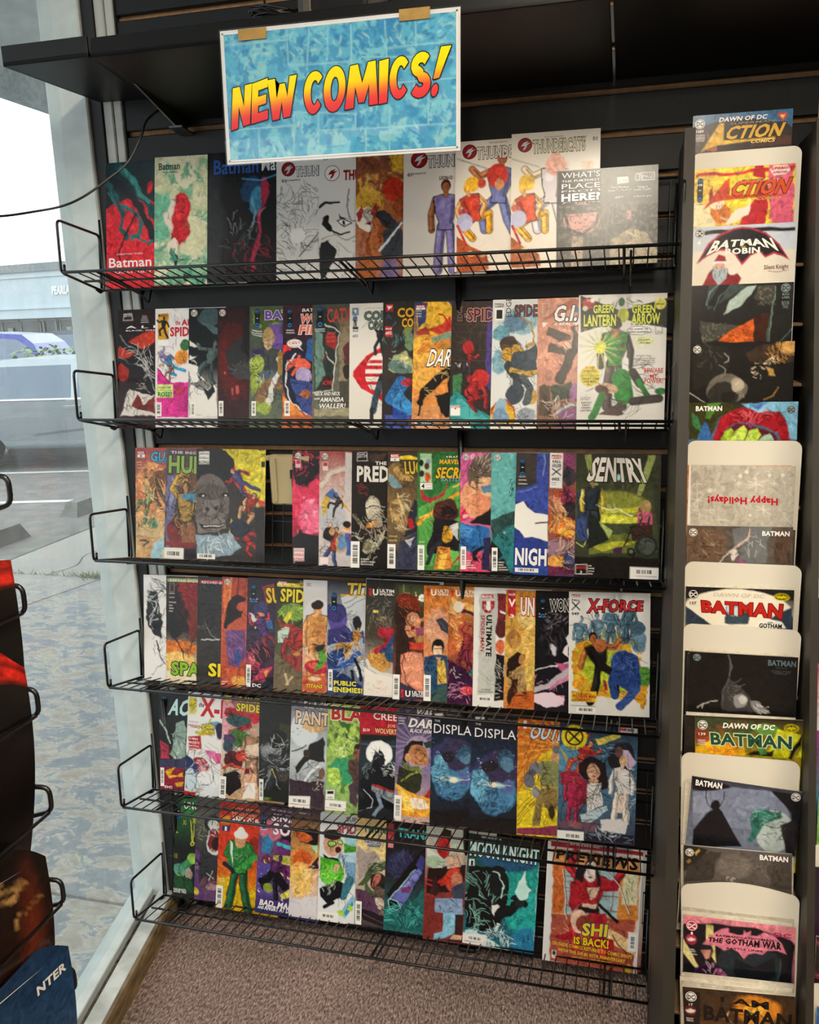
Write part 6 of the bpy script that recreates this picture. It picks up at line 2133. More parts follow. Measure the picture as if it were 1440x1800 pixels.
t XI 14.7 45.4 19.8 8.4 c8c04a
t XII 29.8 41.3 37.5 8.4 c8c04a
t VIII 0.4 99.1 6 8.4 a8a03a
l c8c04a 1.3 1.1 56.9 5.5 58.5 1.6 60.6
e 10.7 116.9 11.1 9.7 0 5a9a80 1.3
e 30.5 97.8 8 9.2 0 8ab84a 1.1
p 3a8a5a 12.8 106.1 23.8 98.6 30.6 108.3 17.4 116.2
e 25.2 121.6 6.7 10.5 0 a8988a 1.1
e 8.6 129.8 5.8 6.3 0 a8c82e 0.9
p 1f4a2a 0.7 124.4 30.9 129.3 33.3 150.1 -0.1 149.9
k 10140f 17.4 122.5 17.8 23.2 30 8 0.9
w 0 1
dcp 6.8 12.2 7.6 25.1
l e8e8e4 0.9 2.1 29 9.2 28.3
l e8e8e4 0.9 2.1 32.4 11.5 31.4
t UNCANNY 16.2 19.6 73.3 10.9 e0f0d8 b=2 o=1a4a24
t FOOL%ENOUGH 0.3 148.2 20 2.5 f0eeea b=1
t GOOD%TALK 0.4 152.4 21.8 4.7 f0eeea b=1
@6.2 0.0863 -0.0060 0.0674 0.1680 0.2691 10.6 3.0 1.71
L purple and grey comic of a wide red snarling mouth on the bottom shelf
g 5a5a58 3a3a38 6a4a74
w 6 3
k 8a8a6a 9.3 44.6 8.8 25 24 4 0.9
e 28.9 40.2 13.1 14.5 0 24282a 1.1
e 29 42.2 8.7 8.3 0 c8ccc8 1.3
k 14181a 29 42.2 10.9 12.5 26 5 1.1
e 31.9 66.9 15.2 18.7 0 d8d4d0 1.1
e 30.8 64.9 12.2 16.6 0 7a2228 1.1
k e8dcd4 29.6 63 10.9 16.6 20 6 0.9
e 32 69 6.5 10.4 0 2a1214 1.1
p 3a3038 1.6 81.2 17.1 85.5 39 84.8 39.2 91 2 95.8
p 6a3a80 1.6 83.3 12.9 90.2 11.2 107.2 2.3 104.2
p 5a3a70 -0.6 121.4 9.2 115.9 14.8 157.2 0.5 159.1
e 22.4 114.1 17.5 29.2 0 2f2f33 1.3
e 22.9 132.9 13.1 12.5 0 6a4a58 1.3
e 27.5 138.6 9.6 5.4 0 a8808a 1.1
e 23.7 122.3 6.6 4.2 0 3a3a40 0.9
l d8d4d0 1.1 18.1 116.8 29.3 125.8
l d8d4d0 1.1 26.8 115.6 22.8 128.7
k 141416 22.4 114.1 19.7 31.3 40 8 1.1
e 3.6 149.2 4.4 5.5 0 d8b83a 0.7
k c0a0d0 4.6 108.1 6.6 12.6 10 9 0.7
w 0 1
@6.3 0.1461 -0.0060 0.0520 0.1680 0.2790 10.6 3.0 2.69
L red and yellow comic of a man standing arms folded in green, bottom shelf
g c8381f d83f1f d8a81c
w 3 3
p d8b01c 1.4 117.9 20.9 114.9 47.7 131.7 65.6 124.8 65.1 158.2 1.5 166.2
e 57.4 65.8 8.5 18.5 0 a02818 1.3
k 7a1c14 56 80.6 8.5 33 14 4 0.9
f 35.4 102.3 124.2 0 1 0 2f8038 1f5a38 d8a078 e8e6e2 2f8038
p 2a7a34 12.3 72.3 27.2 66 44.4 63.6 57.8 74.1 54.6 97.4 37.7 104.1 15.8 99
e 35.8 56.5 9 11.6 0 d89a70 0.6
e 34.9 47.3 11.2 7 0 ece8e4 0.6
p d8e8d8 18.2 59 23.9 64.4 24.4 97.7 21.4 81.4
l 1c2030 7.4 11.2 95.5 24.8 106
l 3a9a40 9.4 58.1 80.3 33.3 102.6
k 123a1a 34.5 83.7 19.3 18.6 24 8 0.9
k 8ad08a 34.5 83.7 17.2 16.5 12 9 0.6
w 0 1
p b03024 1.6 7.2 16.7 5.2 17.4 19.6 1.6 21.7
p c8862a 3.4 22.5 16.8 20.7 17 34.2 3.6 36
p 1f3a6a 4.6 37.6 17.5 36.2 17.5 44.9 4.5 45.9
t 1 9.2 44.4 12.7 6.2 f4f0ea b=2
t SCARLET%WITCH 20.6 19.2 95 12 c02a2a b=2 o=f0d8a8
t %AND%QUICKSILVER 18.9 29.3 106 9.1 f0ece4 b=2 o=7a1c1c
bc -0.2 130.7 10.9 34.4 v
l f0e8d0 0.9 3.7 120.7 11.3 119.5
l f0e8d0 0.9 3.9 124.2 12.1 123
@6.4 0.2554 -0.0060 0.0567 0.1680 0.2771 10.6 3.0 2.83
L purple starry comic of a horned violet-faced kicker and slanted white slogan on the bottom shelf
g 4a3444 7a4a78 2a3470
w 3 3
e 17.8 37.8 16.8 16.3 0 c86a80 2.9
e 15.1 108.2 19 28.7 0 5a4a98 3.4
n e8e8ff 18 .8 6 0.5 93.9 55.3 147.3
p 3a80b0 4.7 52 13.8 42.4 25.1 55.2 19.6 72.5 6.8 72.3
p 141416 36.2 45.4 38.7 32.7 51.3 33 52.4 53.3 33.4 51.9
e 43.3 60.7 12.5 13.4 0 6a2a70 1
l 3ac0c0 5.5 32.5 56.2 50.6 59.7
p c8c05a 23.9 73.9 51.3 71.9 52 86.1 24.8 90.2
e 41 77.5 8.4 4.1 0 a8b04a 0.8
e 14.8 82.4 7.6 7.4 0 6a2a5a 0.8
e 14.9 83.5 4.2 5.3 0 e0d05a 0.4
p 7a2a74 22.5 86.4 50 86.4 50.8 102.7 42.5 104 25.2 98.4
l d8c8b0 2.9 33.7 99.2 51 106.8
f 25.7 106.6 67.5 20 2 0 5a2a60 1a181c 6a2a70 1a181c 6a2a5a
l 16141a 10.5 21.2 103.1 15.5 116.4 7 115.7
l 16141a 12.6 32 105.6 45.4 120
e 18.1 124.3 7.2 7 0 8a9a3a 0.8
p d8d05a 37.7 133.6 51.9 123.1 53.6 135.2 42.2 139.1
k 0e0c12 33.8 101.2 21 32.7 40 8 1.1
w 0 1
t WWW.DCCOMICS.COM 17.8 6 82.8 2.8 e0d8dc b=1
dcp 7.7 15.6 7.2 20.4
l e8e8e4 0.8 3.1 33.7 10.3 32.7
l e8e8e4 0.8 3.3 37.4 12.6 36
t SINISTER 19 20.8 87.7 10.6 f0e8ec b=2 o=7a3a5a
t SONS 22.2 41.2 76.4 17.1 f0e8ec b=2 o=7a3a5a
t BAD,%MAD 6.3 152 59.3 8.6 f4f0f0 b=2 s=.2
t AND 3.8 158 13.4 4.5 f4f0f0 b=2 s=.2
t ANGRY%AT%DAD 14.5 158.4 61.8 7.4 f4f0f0 b=2 s=.2
@6.5 0.3475 -0.0060 0.0606 0.1680 0.2760 10.6 3.0 1.54
L comic of a glowing orange and white winged figure rising from black on the bottom shelf
g 3a2a38 e0a050 d8d0d4
w 6 3
p 16131a 3.6 30.9 41.9 26.3 42.7 50.5 13.6 50
e 17.5 41.4 12.4 8.1 0 c8602a 1.7
k 161014 21.5 36.8 18.6 12.1 24 4 1.2
p a8d8a8 30.3 52 42.7 49.4 41.1 64.8
p 3a1a2a 27.4 90.9 43.2 66.6 44 90.8
l e8c8b0 1.2 27.5 92.9 43.9 88.7
e 18.7 77.8 14.5 16.2 0 d8602a 1.7
e 17.5 106.4 16.6 26.4 0 f0c060 2.9
k e0641c 14.4 74.2 12.5 18.2 36 5 0.8
k f8ecc0 21.5 101.8 18.7 24.3 50 6 0.8
p dcd8dc 0.6 137.2 45.2 129.2 44.1 158.8 -0.7 162
k b8a8b8 20.8 144.7 18.7 10.2 14 8 0.6
w 0 1
t VARIANT 10.2 7.8 28.8 3.2 d0c8cc b=1
@6.6 0.4230 -0.0060 0.0618 0.1680 0.2751 10.6 3.0 1.61
L white comic of a stout man in bright green with goggles on the bottom shelf
g d8d8dc e0e2e4 e2e4e4
w 3 3
p 9ac8d0 37.4 32.8 54.9 26.8 55.8 53.9 39.9 48.1
e 20.1 48.6 14.6 16.7 0 d8a88a 0.8
e 19.5 33.1 13.1 8.5 0 2a1c18 0.8
p 2a1c18 6.9 40.5 31.5 33.6 33.3 29.5 7.6 32.6
e 18.4 47.2 6.7 5.1 0 1c1c1c 0.4
e 18.4 47.2 4.8 3.5 0 a8d860 0.4
e 30.2 43.8 4.3 4.3 0 1c1c1c 0.4
e 30.2 43.8 3 3.1 0 a8d860 0.4
e 28.3 55.4 4.3 4.7 0 4a1a1c 0.6
p 1a1a1e 5.6 63.1 14.7 66.9 32.6 66.5 30.8 72.6 8.9 71.5
p 58b82e 0.8 68.6 12.8 69.1 32.7 70.4 39.4 91 30.2 111.8 14.3 113.9 1.7 96
e 13.6 92.4 11.9 15.6 0 6acc3a 1.6
p 4aa02a 35.7 42.8 55.6 46.1 56.2 65.5 38.4 63.8
p b8d4e4 26.6 65.3 38.2 58 55.8 53.9 56.5 73.2 34.8 74
p d8a88a 25 75.3 32.9 74.3 27.5 90.6 21.4 87.5
p 7aa8c8 40.6 69.4 57.4 71.1 56.6 104.3 41.4 90.7
l 3f7a8a 13.8 47.5 97.7 38.5 122.4
p 14161a 1.4 115.6 25.8 100.6 37.8 102.9 34.6 124.9 15.1 137.4 2.8 127.3
k c8d0d8 20.3 113.1 13.9 11.7 18 5 0.6
p 8ac0d8 35.4 146.3 54.2 120.2 58.4 127.5 41.7 157.2
p 2a9aa8 41.3 147.4 53.5 128.1 55.7 133.7 43.5 153
e 36.6 148.1 4.7 4.7 0 b8d848 0.4
e 50.2 139.4 3.9 4.3 0 b8d848 0.4
l 14161a 5.2 9.3 142.1 23 134.3
k 0f1410 25.6 92.8 23.7 42.8 50 8 0.8
k c8f090 17.5 90 13.9 17.5 20 9 0.8
w 0 1
t SUPERIOR 39.5 10.3 81.5 7 5a5a60 b=1
t SPIDER-MAN 26.3 28 109 15.1 b83a40 b=1 o=8a8a90
l 9a9a9a 0.8 3.9 12.5 15.8 11.1
l 9a9a9a 0.8 4 15.4 13 14.4
p f0eeea 1.2 151.1 31.9 148.8 31.5 161.6 0.4 163.1
bc 4.6 152.2 23.9 7.4 h
@6.7 0.5202 -0.0060 0.0654 0.1680 0.2702 10.6 3.0 1.09
L cream and olive comic of a dark scaly creature beneath angular buildings on the bottom shelf
g d8b878 d0c0a8 3a2f34
w 4 3
p e0c888 1.2 25.3 18.7 23.4 42.3 38 43 62.9 19.1 40.6 9.8 55.2 4.1 61.7
p a89a94 1.6 42.7 15.6 54.5 27.2 49.3 35.2 59.9 12.6 85.8 3 94.7
p 4a5a3a 3.2 102.5 16.3 81.5 27.6 66.6 44.8 58.8 45.3 74.1 28.1 83.9 13 101.2
k 2a3a20 27.9 76.2 17.4 13.5 40 4 1
k c8d0a8 27.8 72.4 15.5 11.5 20 5 0.6
e 34.2 92.8 11.6 13.5 0 2a201c 1.2
e 32.2 91.1 5 11.5 20 b86a5a 0.8
p 4a5a3a 16.7 93 28.8 110.9 36.9 121.4 25.3 122.9 15.1 108.7
e 36.7 113.7 9.7 13.5 0 6a5a50 1.2
e 37 125.3 7.7 9.6 0 d8c8b8 1
k 1a1210 34.6 110.1 11.6 25 40 6 1
p 5a3a54 1.4 106.6 17.1 108.5 29.1 122.4 37.4 140.7 17.9 141.3 3.8 125.7
k 2a1a28 13.5 120.6 11.7 13.5 18 7 1
p 241c22 4 133.4 45.3 143.5 42.8 159.3 12.4 151.8
l 5a4a54 1.2 12.1 142.1 42.6 153.5
w 0 1
t THUNDERBOLTS 9.9 21.5 102.8 10 3a6a3a b=2 o=d8d0a8
t AMERICAN 11.7 37.6 36.8 3.8 2a4a8a b=2 o=f0ece4
t HALLOW 16.9 42.4 35.8 3.8 5a8ab0 b=2 o=1a2a4a
bc 0.9 125.1 9.4 34.9 v
@6.8 0.5942 -0.0060 0.0637 0.1680 0.2709 10.6 3.0 1.28
L dark teal comic of a tilted purple cylinder lying on grass on the bottom shelf
g 1a1718 24222a 2a6a68
w 3 3
e 22.3 62.7 21 21 0 2a2c48 2.7
k 4a4e78 22.3 62.7 19.1 19.1 60 4 0.6
p 151214 35.6 61 59.3 31.5 60.2 58 12.6 121.5 2.5 107.4
p 6a70b8 6.7 116.5 49 63.2 54.9 70.1 24.3 127.6
p 8a8ad0 27.1 94.6 43.6 71.5 49.4 76.5 31.2 101.8
p 7a3a6a 23.4 97 42.3 90.8 35 103.2 23.5 102.7
e 15.5 122 9.6 7.7 40 141416 0.6
l a8d8dc 1.3 6.3 116.5 8.9 127.7 18.6 130.3 25.2 123.6 20.1 116.6 10.4 114.1 6.3 116.5
l a8d8dc 1.2 8.5 114.3 43.4 67.7
p 3a3a7a 43.2 60.1 54.1 45.5 58.1 50.7 56.7 66.1 49.1 67
k 12101c 40.1 81.5 13.3 17.1 26 5 0.8
p 24605f 1.5 138.4 24.4 129.5 43 113.6 57.6 92.6 58.7 157.4 1.2 157.7
k 4ac0b8 32.3 138 28.6 17.2 110 6 0.6
k 123838 32.2 134.2 28.6 21 80 7 0.6
w 0 1
p b03a44 2.2 4.8 10.5 3.9 11.2 27.7 2.4 27.8
p e08a90 3.3 32.5 11 31.9 10.8 39.2 3.1 39.4
t TRANSFORMERS 16.8 21.7 125.9 13.3 4ac0c0 b=2 o=12181c
@6.9 0.6922 -0.0060 0.0553 0.1680 0.2766 10.6 3.0 1.45
L maroon and pale blue comic of a red-haired profile and geometric blocks on the bottom shelf
g c8ccc0 8a3a34 7a3430
w 2 2
p b8c4b0 1.8 27.8 54.8 19.5 54.2 53.4 1.9 56.3
p 241414 3.9 59.8 57.8 49.2 57.4 86.9 3.4 97.9
p 3a1c1c 24.3 0.6 35.6 3 34.5 23.9 19.4 20
e 25.4 28.7 10.1 15 0 c02a2a 0.7
p a02424 16.2 35.5 26.9 19.1 34.6 25.7 26 45.7
p d8d8d0 0.9 29.8 20.2 42.6 24.5 57.2 9.5 59.1 1.5 44.9
e 11.1 49.4 11.2 8.7 0 a8c0a0 1.1
p d8b098 29.6 43.3 46.1 33.7 55.5 38.2 50.5 53.9 32 58.1
l b8a890 1.5 46 31.9 53.8 42.2 48.6 50.4
e 42 73.8 13 16.9 0 c04a3a 0.7
p d83a2a 19.6 76.8 43.1 54.8 50.7 57.6 38.4 78.1 21.7 84.1
l c02a24 1.9 1 83 12.4 85.3 21.5 76.5
l c02a24 1.7 2.6 77.1 10.2 78
e 45.7 73.4 7.4 11.3 0 d88a6a 0.7
p 3a4456 38.7 85.6 58.6 71.7 57.8 98.2 43.1 103.9
p 7c2f2a 1.6 101.9 16.7 99.9 17.5 122.6 27 125.1 27.7 144 14.9 155.4 0 163.2
p 3a1e1c 15.6 69.7 22.1 93.5 16.7 99.9 7.2 97.4
p 8aa4c4 15.8 102.9 55.9 98.4 56.7 120.1 41.9 123 15.7 123.8
k 2a3444 35.9 110.6 14.9 9.4 20 4 0.9
p 8ac4dc 27.9 123.1 56.7 120.1 44.8 149.2 30.1 158.9 15.2 163 15.8 154.3 27.9 149.7
p 3a201e 45.7 122.5 56.8 121 56.1 151.4 44.8 151.1
p d8a888 43 151.4 56.1 151.4 55.4 159.1 37.7 159.7
k 1a1012 32.1 60 24.2 30.1 30 9 0.7
w 0 1
@6.10 0.7892 -0.0060 0.0614 0.1680 0.2660 10.6 3.0 2.77
L teal and black comic of a hooded figure with a glowing fist, bottom shelf
g 141818 1f6a68 2a6a80
w 6 3
e 79.7 75.6 30.9 55.2 0 1fa094 3.3
e 87.8 104.4 24.7 34 0 2ab0a8 3.3
e 56.1 32.1 41.4 12.7 0 24567a 3.3
e 90.2 142.7 22.6 19.2 0 2a80a8 2.9
p 101416 1.9 42.3 33.7 41.9 52.7 43.3 60.1 61.5 59.9 91.7 56.8 109.4 47.4 128.2 9.9 138.8 1.2 135.8
k 9ad8c8 23.9 88.7 25.2 42.9 60 4 0.6
e 45.5 63.8 14.6 19.2 0 14181a 1
l c8f0e4 1.3 36.3 50.1 47.1 54.9 54.1 66.7 51 84.4
l 141a1c 12.5 48.5 110.8 66.6 99.2 76.4 89
l 141a1c 10.3 69.7 81.5 84.8 89.8
e 78.5 88.7 6.2 7.7 0 1f2a2a 0.6
p e0f4ec 69 70.9 74.5 59.3 81.7 41.1 83 62.3 91.7 67.3 88.5 82.8 76 82.7
e 79.5 71.4 8.2 12.7 0 c8f4ea 1.6
p ece8e4 38.1 97.3 47.4 93.6 49.7 97.6 42.2 111.8
p e4ece8 45 122.1 51.3 123.3 49.9 134.3 46.8 134.8
k 0e1214 59 111.2 18.7 15 24 6 1
p b8e0dc 1.4 140.2 27 140.3 53.5 157.5 74.6 160.4 2.6 159.6
k f0fcf8 40.1 146.8 37.7 15 60 8 0.6
k 18586a 62.9 140.8 35.3 17.1 40 9 0.8
l c8dce0 0.8 101.6 158 99.3 25.7
w 0 1
t VENGEANCE%OF%THE 17.6 3.8 45.7 2.6 c8dcd8 b=1
t MOON%KNIGHT 2.9 30.3 98.7 23.1 c8e8e4 b=2 o=14181a
p e8f0ee 2.6 36.8 10 35.7 10.6 44.9 2.8 46.1
t 1 5.3 44.8 8.4 6.9 1a1a1a b=2
p eceae8 -0.8 144.9 33.5 141.4 33.5 155.7 -0.8 159.3
bc 5 146.1 25.3 7.3 h
l b04a4a 0.8 2.8 154.8 31.6 153
@6.11 0.9776 -0.0060 0.0489 0.2130 0.2828 10.6 3.0 1.90
L big white-bordered magazine of a red-jacketed swordswoman with yellow blurb, last on the bottom shelf
g d8d8d8 e0a868 b05a48
w 1 1
p e6e4e2 -6.4 0.4 103.8 -2.3 109.8 139.2 0.1 133.4
w 3 3
p d8965a 6.8 7 97.3 6.7 97.2 136.3 8.1 132.2
p c8682f 7.6 23.5 20.3 21.8 19.9 76.8 8.6 76.8
p a8c4c8 21.2 23.4 78.8 22.2 76.8 75.1 21.5 76.6
l 8a2424 1 21.9 36.6 77.9 35.5
l 8a2424 1 21.9 53.2 78 51.9
l 8a2424 1 21.8 68.2 77.2 66.8
l 8a2424 0.9 29.9 22.2 31 75.2
l 8a2424 0.9 55.2 20.5 56.4 74.8
l 8a2424 0.9 70.9 21.7 70.5 74.4
p d88a3a 77.1 20.8 97.3 19.7 98.7 76.8 77.1 80
p e0d8b0 80.5 25.3 95.9 23.2 96.9 57.4 80.6 58.1
k 6a7a4a 88.3 40.6 6.2 13 20 4 0.8
p a8503f 7.1 78.7 95.6 75.6 97.2 136.3 8.1 132.2
k e0a878 49.5 95.7 37.8 9.9 20 5 0.9
k 6a241c 50.7 118.8 37.8 14.9 24 6 0.6
p f0c890 64.9 86.8 96.8 98.5 95.9 111.8 65.6 99.9
f 46.6 69.6 105.3 0 4 0 b01f2a c8323a e8c8b0 16141a b01f2a
p b01f2a 26.2 42.6 40.1 35.7 60.6 34.6 78 37.1 75.3 45.7 61.3 47.7 54.1 61.9 39.8 60.6 31 75.2 24.1 66.2
p e8c8b0 42.3 47 56.3 43.4 52.2 55.5 47.6 57.9
p e8c8b0 40 63.9 55.7 61.7 53 70.3 40.3 70.5
e 46.3 31.6 6 8.5 0 f0e4dc 0.5
p 14141a 38.1 26.1 44.1 20.3 53.8 24 57.9 43.2 53.1 42.2 51.5 25.9 42.8 25.5 38.8 40.9 35.7 41.3
e 35.2 31.4 4.7 8.2 0 14141a 0.8
e 46.5 35.7 1.7 0.8 0 1a1010 0.2
l d8d8d8 1.1 18.4 30.4 20.6 60 24.2 82.8
l 2a2a30 0.8 19.5 30.3 21.9 59.8 25 82.7
l e0e0e0 1.1 61.7 24.5 76.5 38.9 89.7 68.3
l 2a2a30 0.6 62.6 24.4 77.4 38.8 90.5 68.2
l 16141a 4.1 57.4 63.1 67.2 69.9 77 78.4
p 1a1418 37 67.7 57.6 68 56.3 72.3 37.3 74.3
e 37.8 84.2 9.5 13.2 0 e8c0a8 0.8
p b5242e 45.4 76.4 65.7 71.8 66.3 83.3 49.2 89.1
p a81f28 13.3 106.2 30.3 93.6 32.5 105 16.7 109
p a81f28 49.7 99 74.9 98.5 75.6 111.6 50.3 110.6
k 4a1014 47.2 49.6 23.6 14.8 40 8 0.6
l 1a1a1e 1.2 71.5 94.1 89.7 112.7
w 0 1
p a02030 3.2 -0.8 103.8 -2.3 102.6 4.3 85.6 4.1 3.5 5.8
t BUY%THESE.%EVIL%ATTACK! 24.1 1.5 54.8 2 f0d8d4 b=1
q PREVIEWS 9.3 18 95 20 10.4 7.9 95.8 7.2 161416 b=2 s=.2
e 43.5 86.6 9.5 9.9 0 8a3a2a 0.6
q SHI 40.9 98.7 67 96.4 41.1 85.3 67.8 83 e8d020 b=2 o=3a3a6a
q IS%BACK! 32.7 109.1 69.5 109.3 32.6 101.6 69.5 100.2 e8cc20 b=2 o=4a1414
q CRUSADE%COMICS%RETURNS%TO%COMIC%SHOPS 9.6 113.5 94.3 117 9.4 109.8 94.4 112.8 e8cc20 b=1
q WITH%THE%SHI%#1%30TH%ANNIVERSARY 16.4 120 87.5 122.7 16.2 116.6 87.7 118.8 e8cc20 b=1
q ORIGINAL%ART%EDITION! 31.2 126.9 73.6 127.7 31 123.6 73.9 123.8 e8cc20 b=1
p eceae6 89.2 88.1 99.3 88.2 99.2 108.8 89.5 108.6
bc 90.4 90.4 7.1 18.3 v
p f0e8e0 9.9 120.1 14.8 120.2 14.8 129.1 10 128.5
e 12.4 123.1 1.9 2.7 0 2a2a2a 0.3
e 91.4 129 3.1 5.6 0 c8a82a 0.8
@7.0 1.2302 -0.0571 1.5871 0.1634 0.2590 6.0 0.0 0.21
L comic with a gold slanted title over dark buildings, topmost in the right-hand rack
g 2f5f8a 3a2a24 3a2a24
w 2 2
p 2a201c -0.7 9.6 33.9 3.2 67.1 3.5 89.2 9.7 100.5 20.6 100.8 46.2 0.5 39.5
e 49.6 5.5 57.7 10.1 0 2f6a94 1.1
p 2a1f1b -0.6 14.2 22.9 8 56.3 7.2 89.3 13 100.7 23.9 103.1 89.1 2.3 83.5
n 6a3c28 14 .6 3 -0.4 17.6 26.6 41.2
l 7a4a30 0.9 15.5 18.8 16.2 36
l 7a4a30 0.9 6.6 21.6 7 30.7
p b5603a 14.9 30.1 25 30.9 25.3 37.7 15.2 37
p 4a2c22 59.4 26.5 99.8 27.2 100.3 36.1 59.8 35.6
w 0 1
t DAWN%OF%DC 26.5 8.3 74.3 4.5 f0ece4 b=2 s=.2
t SUPERMAN 37.6 12.1 81.9 2.5 8a7a70 b=1 s=.4
p c83a2a 84.6 4.3 88.8 3 92.1 3.3 95.7 5.8 90.4 12.2
p e8c070 87.3 5.7 92.7 5.5 90.5 9.8
p d8a838 9.3 38.3 27.5 9.5 31.7 9.8 31.9 27.4 57.2 27.7 83.5 27.1 83.1 29.1 57.3 30 26.2 32.1 16.2 34.2
t CTION 32.7 26.3 88.6 13.1 d8a838 b=2 s=.4 o=2a1a10
p d8a838 22.9 21 31.3 21.1 31.1 16.5
t COMICS 59.1 32.1 83 3.4 e0c070 b=2 s=.4
dcw 7.4 8.9 5
t 1089 3.9 17.9 11.4 2.7 f0ece4 b=1
l d8d0c8 0.5 3.3 20.4 12.4 20.8
l d8d0c8 0.5 3.4 22.5 12.5 22.9
l d8d0c8 0.5 3.8 24.2 12.4 24.7
l d8d0c8 0.5 4.3 26.2 12 26.5
@7.1 1.2319 -0.0896 1.4925 0.1696 0.2590 6.0 0.0 -0.31
L yellow and red comic against the topmost white card in the right-hand rack
g e8c84a e8a83a e0b080
w 4 3
p e0607a 74 0.5 99.8 0.3 98.5 64.7 76.1 52.5
p e8d03a 25.4 1.3 61.4 -0.4 74.6 15.6 76.3 58 42.4 57.1 28.1 16.8
p ece0b0 1.5 31.5 18 38.1 25.2 57.2 1.3 57
p c8202a 3.4 5.2 99.9 2.4 100.1 6.7 3.5 7.9
p b81a24 60.4 0.1 68.7 0.1 71.4 13.2 58.7 11.3
e 68.6 23.9 6.3 9.8 0 8a3040 1.1
p b8202a 48.7 55.3 52.6 44.6 62.7 33.2 73.1 30.6 74.4 37.2 73.2 57.8 46.7 57.4
p ece0d0 41.9 43.9 56.6 38.3 60.5 29.8 55.8 47 46.5 53 33.7 55.5
e 29.1 45.3 9.7 8.8 20 d8782a 0.6
e 25.5 34.1 7.6 7.7 0 f0e0c0 0.5
p a02838 17.6 24.8 20.6 17.3 22 27.3 19.1 35.9
k 8a4a1c 29 43.1 9.7 8.8 18 3 0.5
k f8e8b0 42.1 48.3 12.9 6.6 14 4 0.6
w 0 1
p e8e0d8 75.2 4.9 79.2 0.9 92.7 1.9 94.9 6.3 91 10.3 79.6 10.6
t SUPERMAN 76.8 5.2 92.9 2.8 c83040 b=2
t SUPERSTARS 78.5 8.8 92 2.2 c83040 b=2
p d0441c 11.1 41.5 33.3 12.7 37.5 10.3 38.1 27.3 64.6 27.9 88.7 29.5 88.8 31.1 56.3 31.2 31.8 32.3 22.2 33.9
t CTION 38.1 27.8 91.9 14.2 d8501c b=2 s=.4 o=6a3010
t SUPERMAN 43 15.6 88.2 2.2 c8b080 b=0 s=.4
t COMICS 63.8 33.8 86.9 2.6 c8a060 b=1 s=.4
dcp 9.1 8.7 5.6 24.2
t 1081 6.1 16.4 12.4 2.2 f0ece4 b=1
l 4a4030 0.4 6.1 30.5 11.7 30.6
l 4a4030 0.4 6.6 32.4 10.9 32.4
l 4a4030 0.4 6 34.5 11.7 34.7
@7.2 1.2367 -0.1221 1.3934 0.1681 0.2590 6.0 0.0 -0.44
L pale comic with a black wing-shaped title plate and bearded man, right-hand rack
g c0c8d4 dce0e0 e4d8c4
w 2 2
p 141416 11.5 3.4 99.2 4.2 99.3 8 11.6 7.9
p e4dac8 1.3 24 100.1 27 98.5 61.8 0.1 59.8
e 27.1 52 11.9 12.3 0 8a1c22 0.5
p 8f1f26 10 60.2 17.2 47.1 26.8 43.1 45.2 47.3 49.7 53 45.7 61.7
e 27.5 46.4 7.6 7.8 0 b8c4cc 0.5
p b0bcc4 21.4 42.8 34.4 43.4 34.7 52.3 27.3 58.7 21.7 51.8
e 27.2 38.6 5 4.5 0 d8a890 0.4
p 9a1f28 21.2 35 26.3 28.6 32.8 30.1 34.1 35.7
l e8e8e8 2.2 21.2 36.1 34.1 36.8
l d8a8a0 0.6 23.4 37.3 30.9 37.2
e 40.9 44.9 5.4 4.4 0 e8dcd0 0.5
k 4a5058 27 49.8 7.6 8.9 20 4 0.3
w 0 1
p b02a44 4.4 37.5 15.2 16.9 26.7 7.6 39.4 2.9 47.9 1.7 56.4 2.8 71.3 8.6 84.3 20.7 94.3 37 86.9 32.8 79.5 30.3 71.2 33.7 65.7 27.4 57.4 31.3 49.2 40.3 41.3 28.3 33.7 24.6 25.2 25.2 15.6 29.2
p 18161a 6.5 34.3 16.8 18.1 27.9 9.4 40.5 4.6 47.9 3.4 55.9 4.4 70.3 10.1 82.8 21.7 92.1 34.2 86.8 30.6 79.4 28.1 71.1 31.5 65.6 25.2 57.3 29.1 49.1 37.5 41.8 26.1 33.7 22.4 25.1 23 15.5 26.9
q BATMAN 14.4 28 83.5 27.2 22.1 14 76.2 14.3 f0ece2 b=2 a=.55
t ROBIN 32.6 28.4 65.8 5.8 f0ece2 b=2
t AND 47.1 22.2 52.4 1.3 d8b040 b=2
t Silent%Knight 70.4 45.2 93.7 4.4 7a4a44 b=1
l 8a5a50 0.4 74.9 47 83.3 48.5 93.7 46.5
dcb 7 6.3 4.3
t 4 4.6 18 8.5 4.9 f8f4ec b=2
@7.3 1.2352 -0.1546 1.2947 0.1653 0.2590 6.0 0.0 -0.30
L dark grey comic with a pale slanting streak and orange patch, right-hand rack
g 23211f 1f1d1b 241a16
w 4 3
p 3a4442 17.8 1.3 41.6 0 56.7 1.7 37.8 14.4 16.4 24.9
p 1a1918 28.6 0.6 41.6 0 25 21.8 17.4 20.4
p a8bab0 32.4 29.4 40 16.7 56.7 1.7 64.1 0.9 60.3 13 48.9 22.6
l 7aa098 0.4 16.3 20.4 19.1 7 27.6 0.6
l 5a7068 0.5 23 25.1 28 14 41.6 1.1
p 3f3e38 66.2 2.1 82.1 2.8 82.7 16.1 76.6 22.5 63.7 17.6
n 6a6452 30 .6 4 65.2 2.1 84.1 23.9
p 45443e 9.6 36 18 38.6 47.5 42.8 28.5 57 15.3 58.4 10.6 47.4
n 6a6a5a 30 .6 8 10.3 38.3 37.2 58.4
p 3a1c12 62.2 34.3 79 29.3 79.2 58.3 63.1 57.9
p c85a20 29.6 58.8 39 48.2 52.8 39.6 62.3 36.5 63.2 59
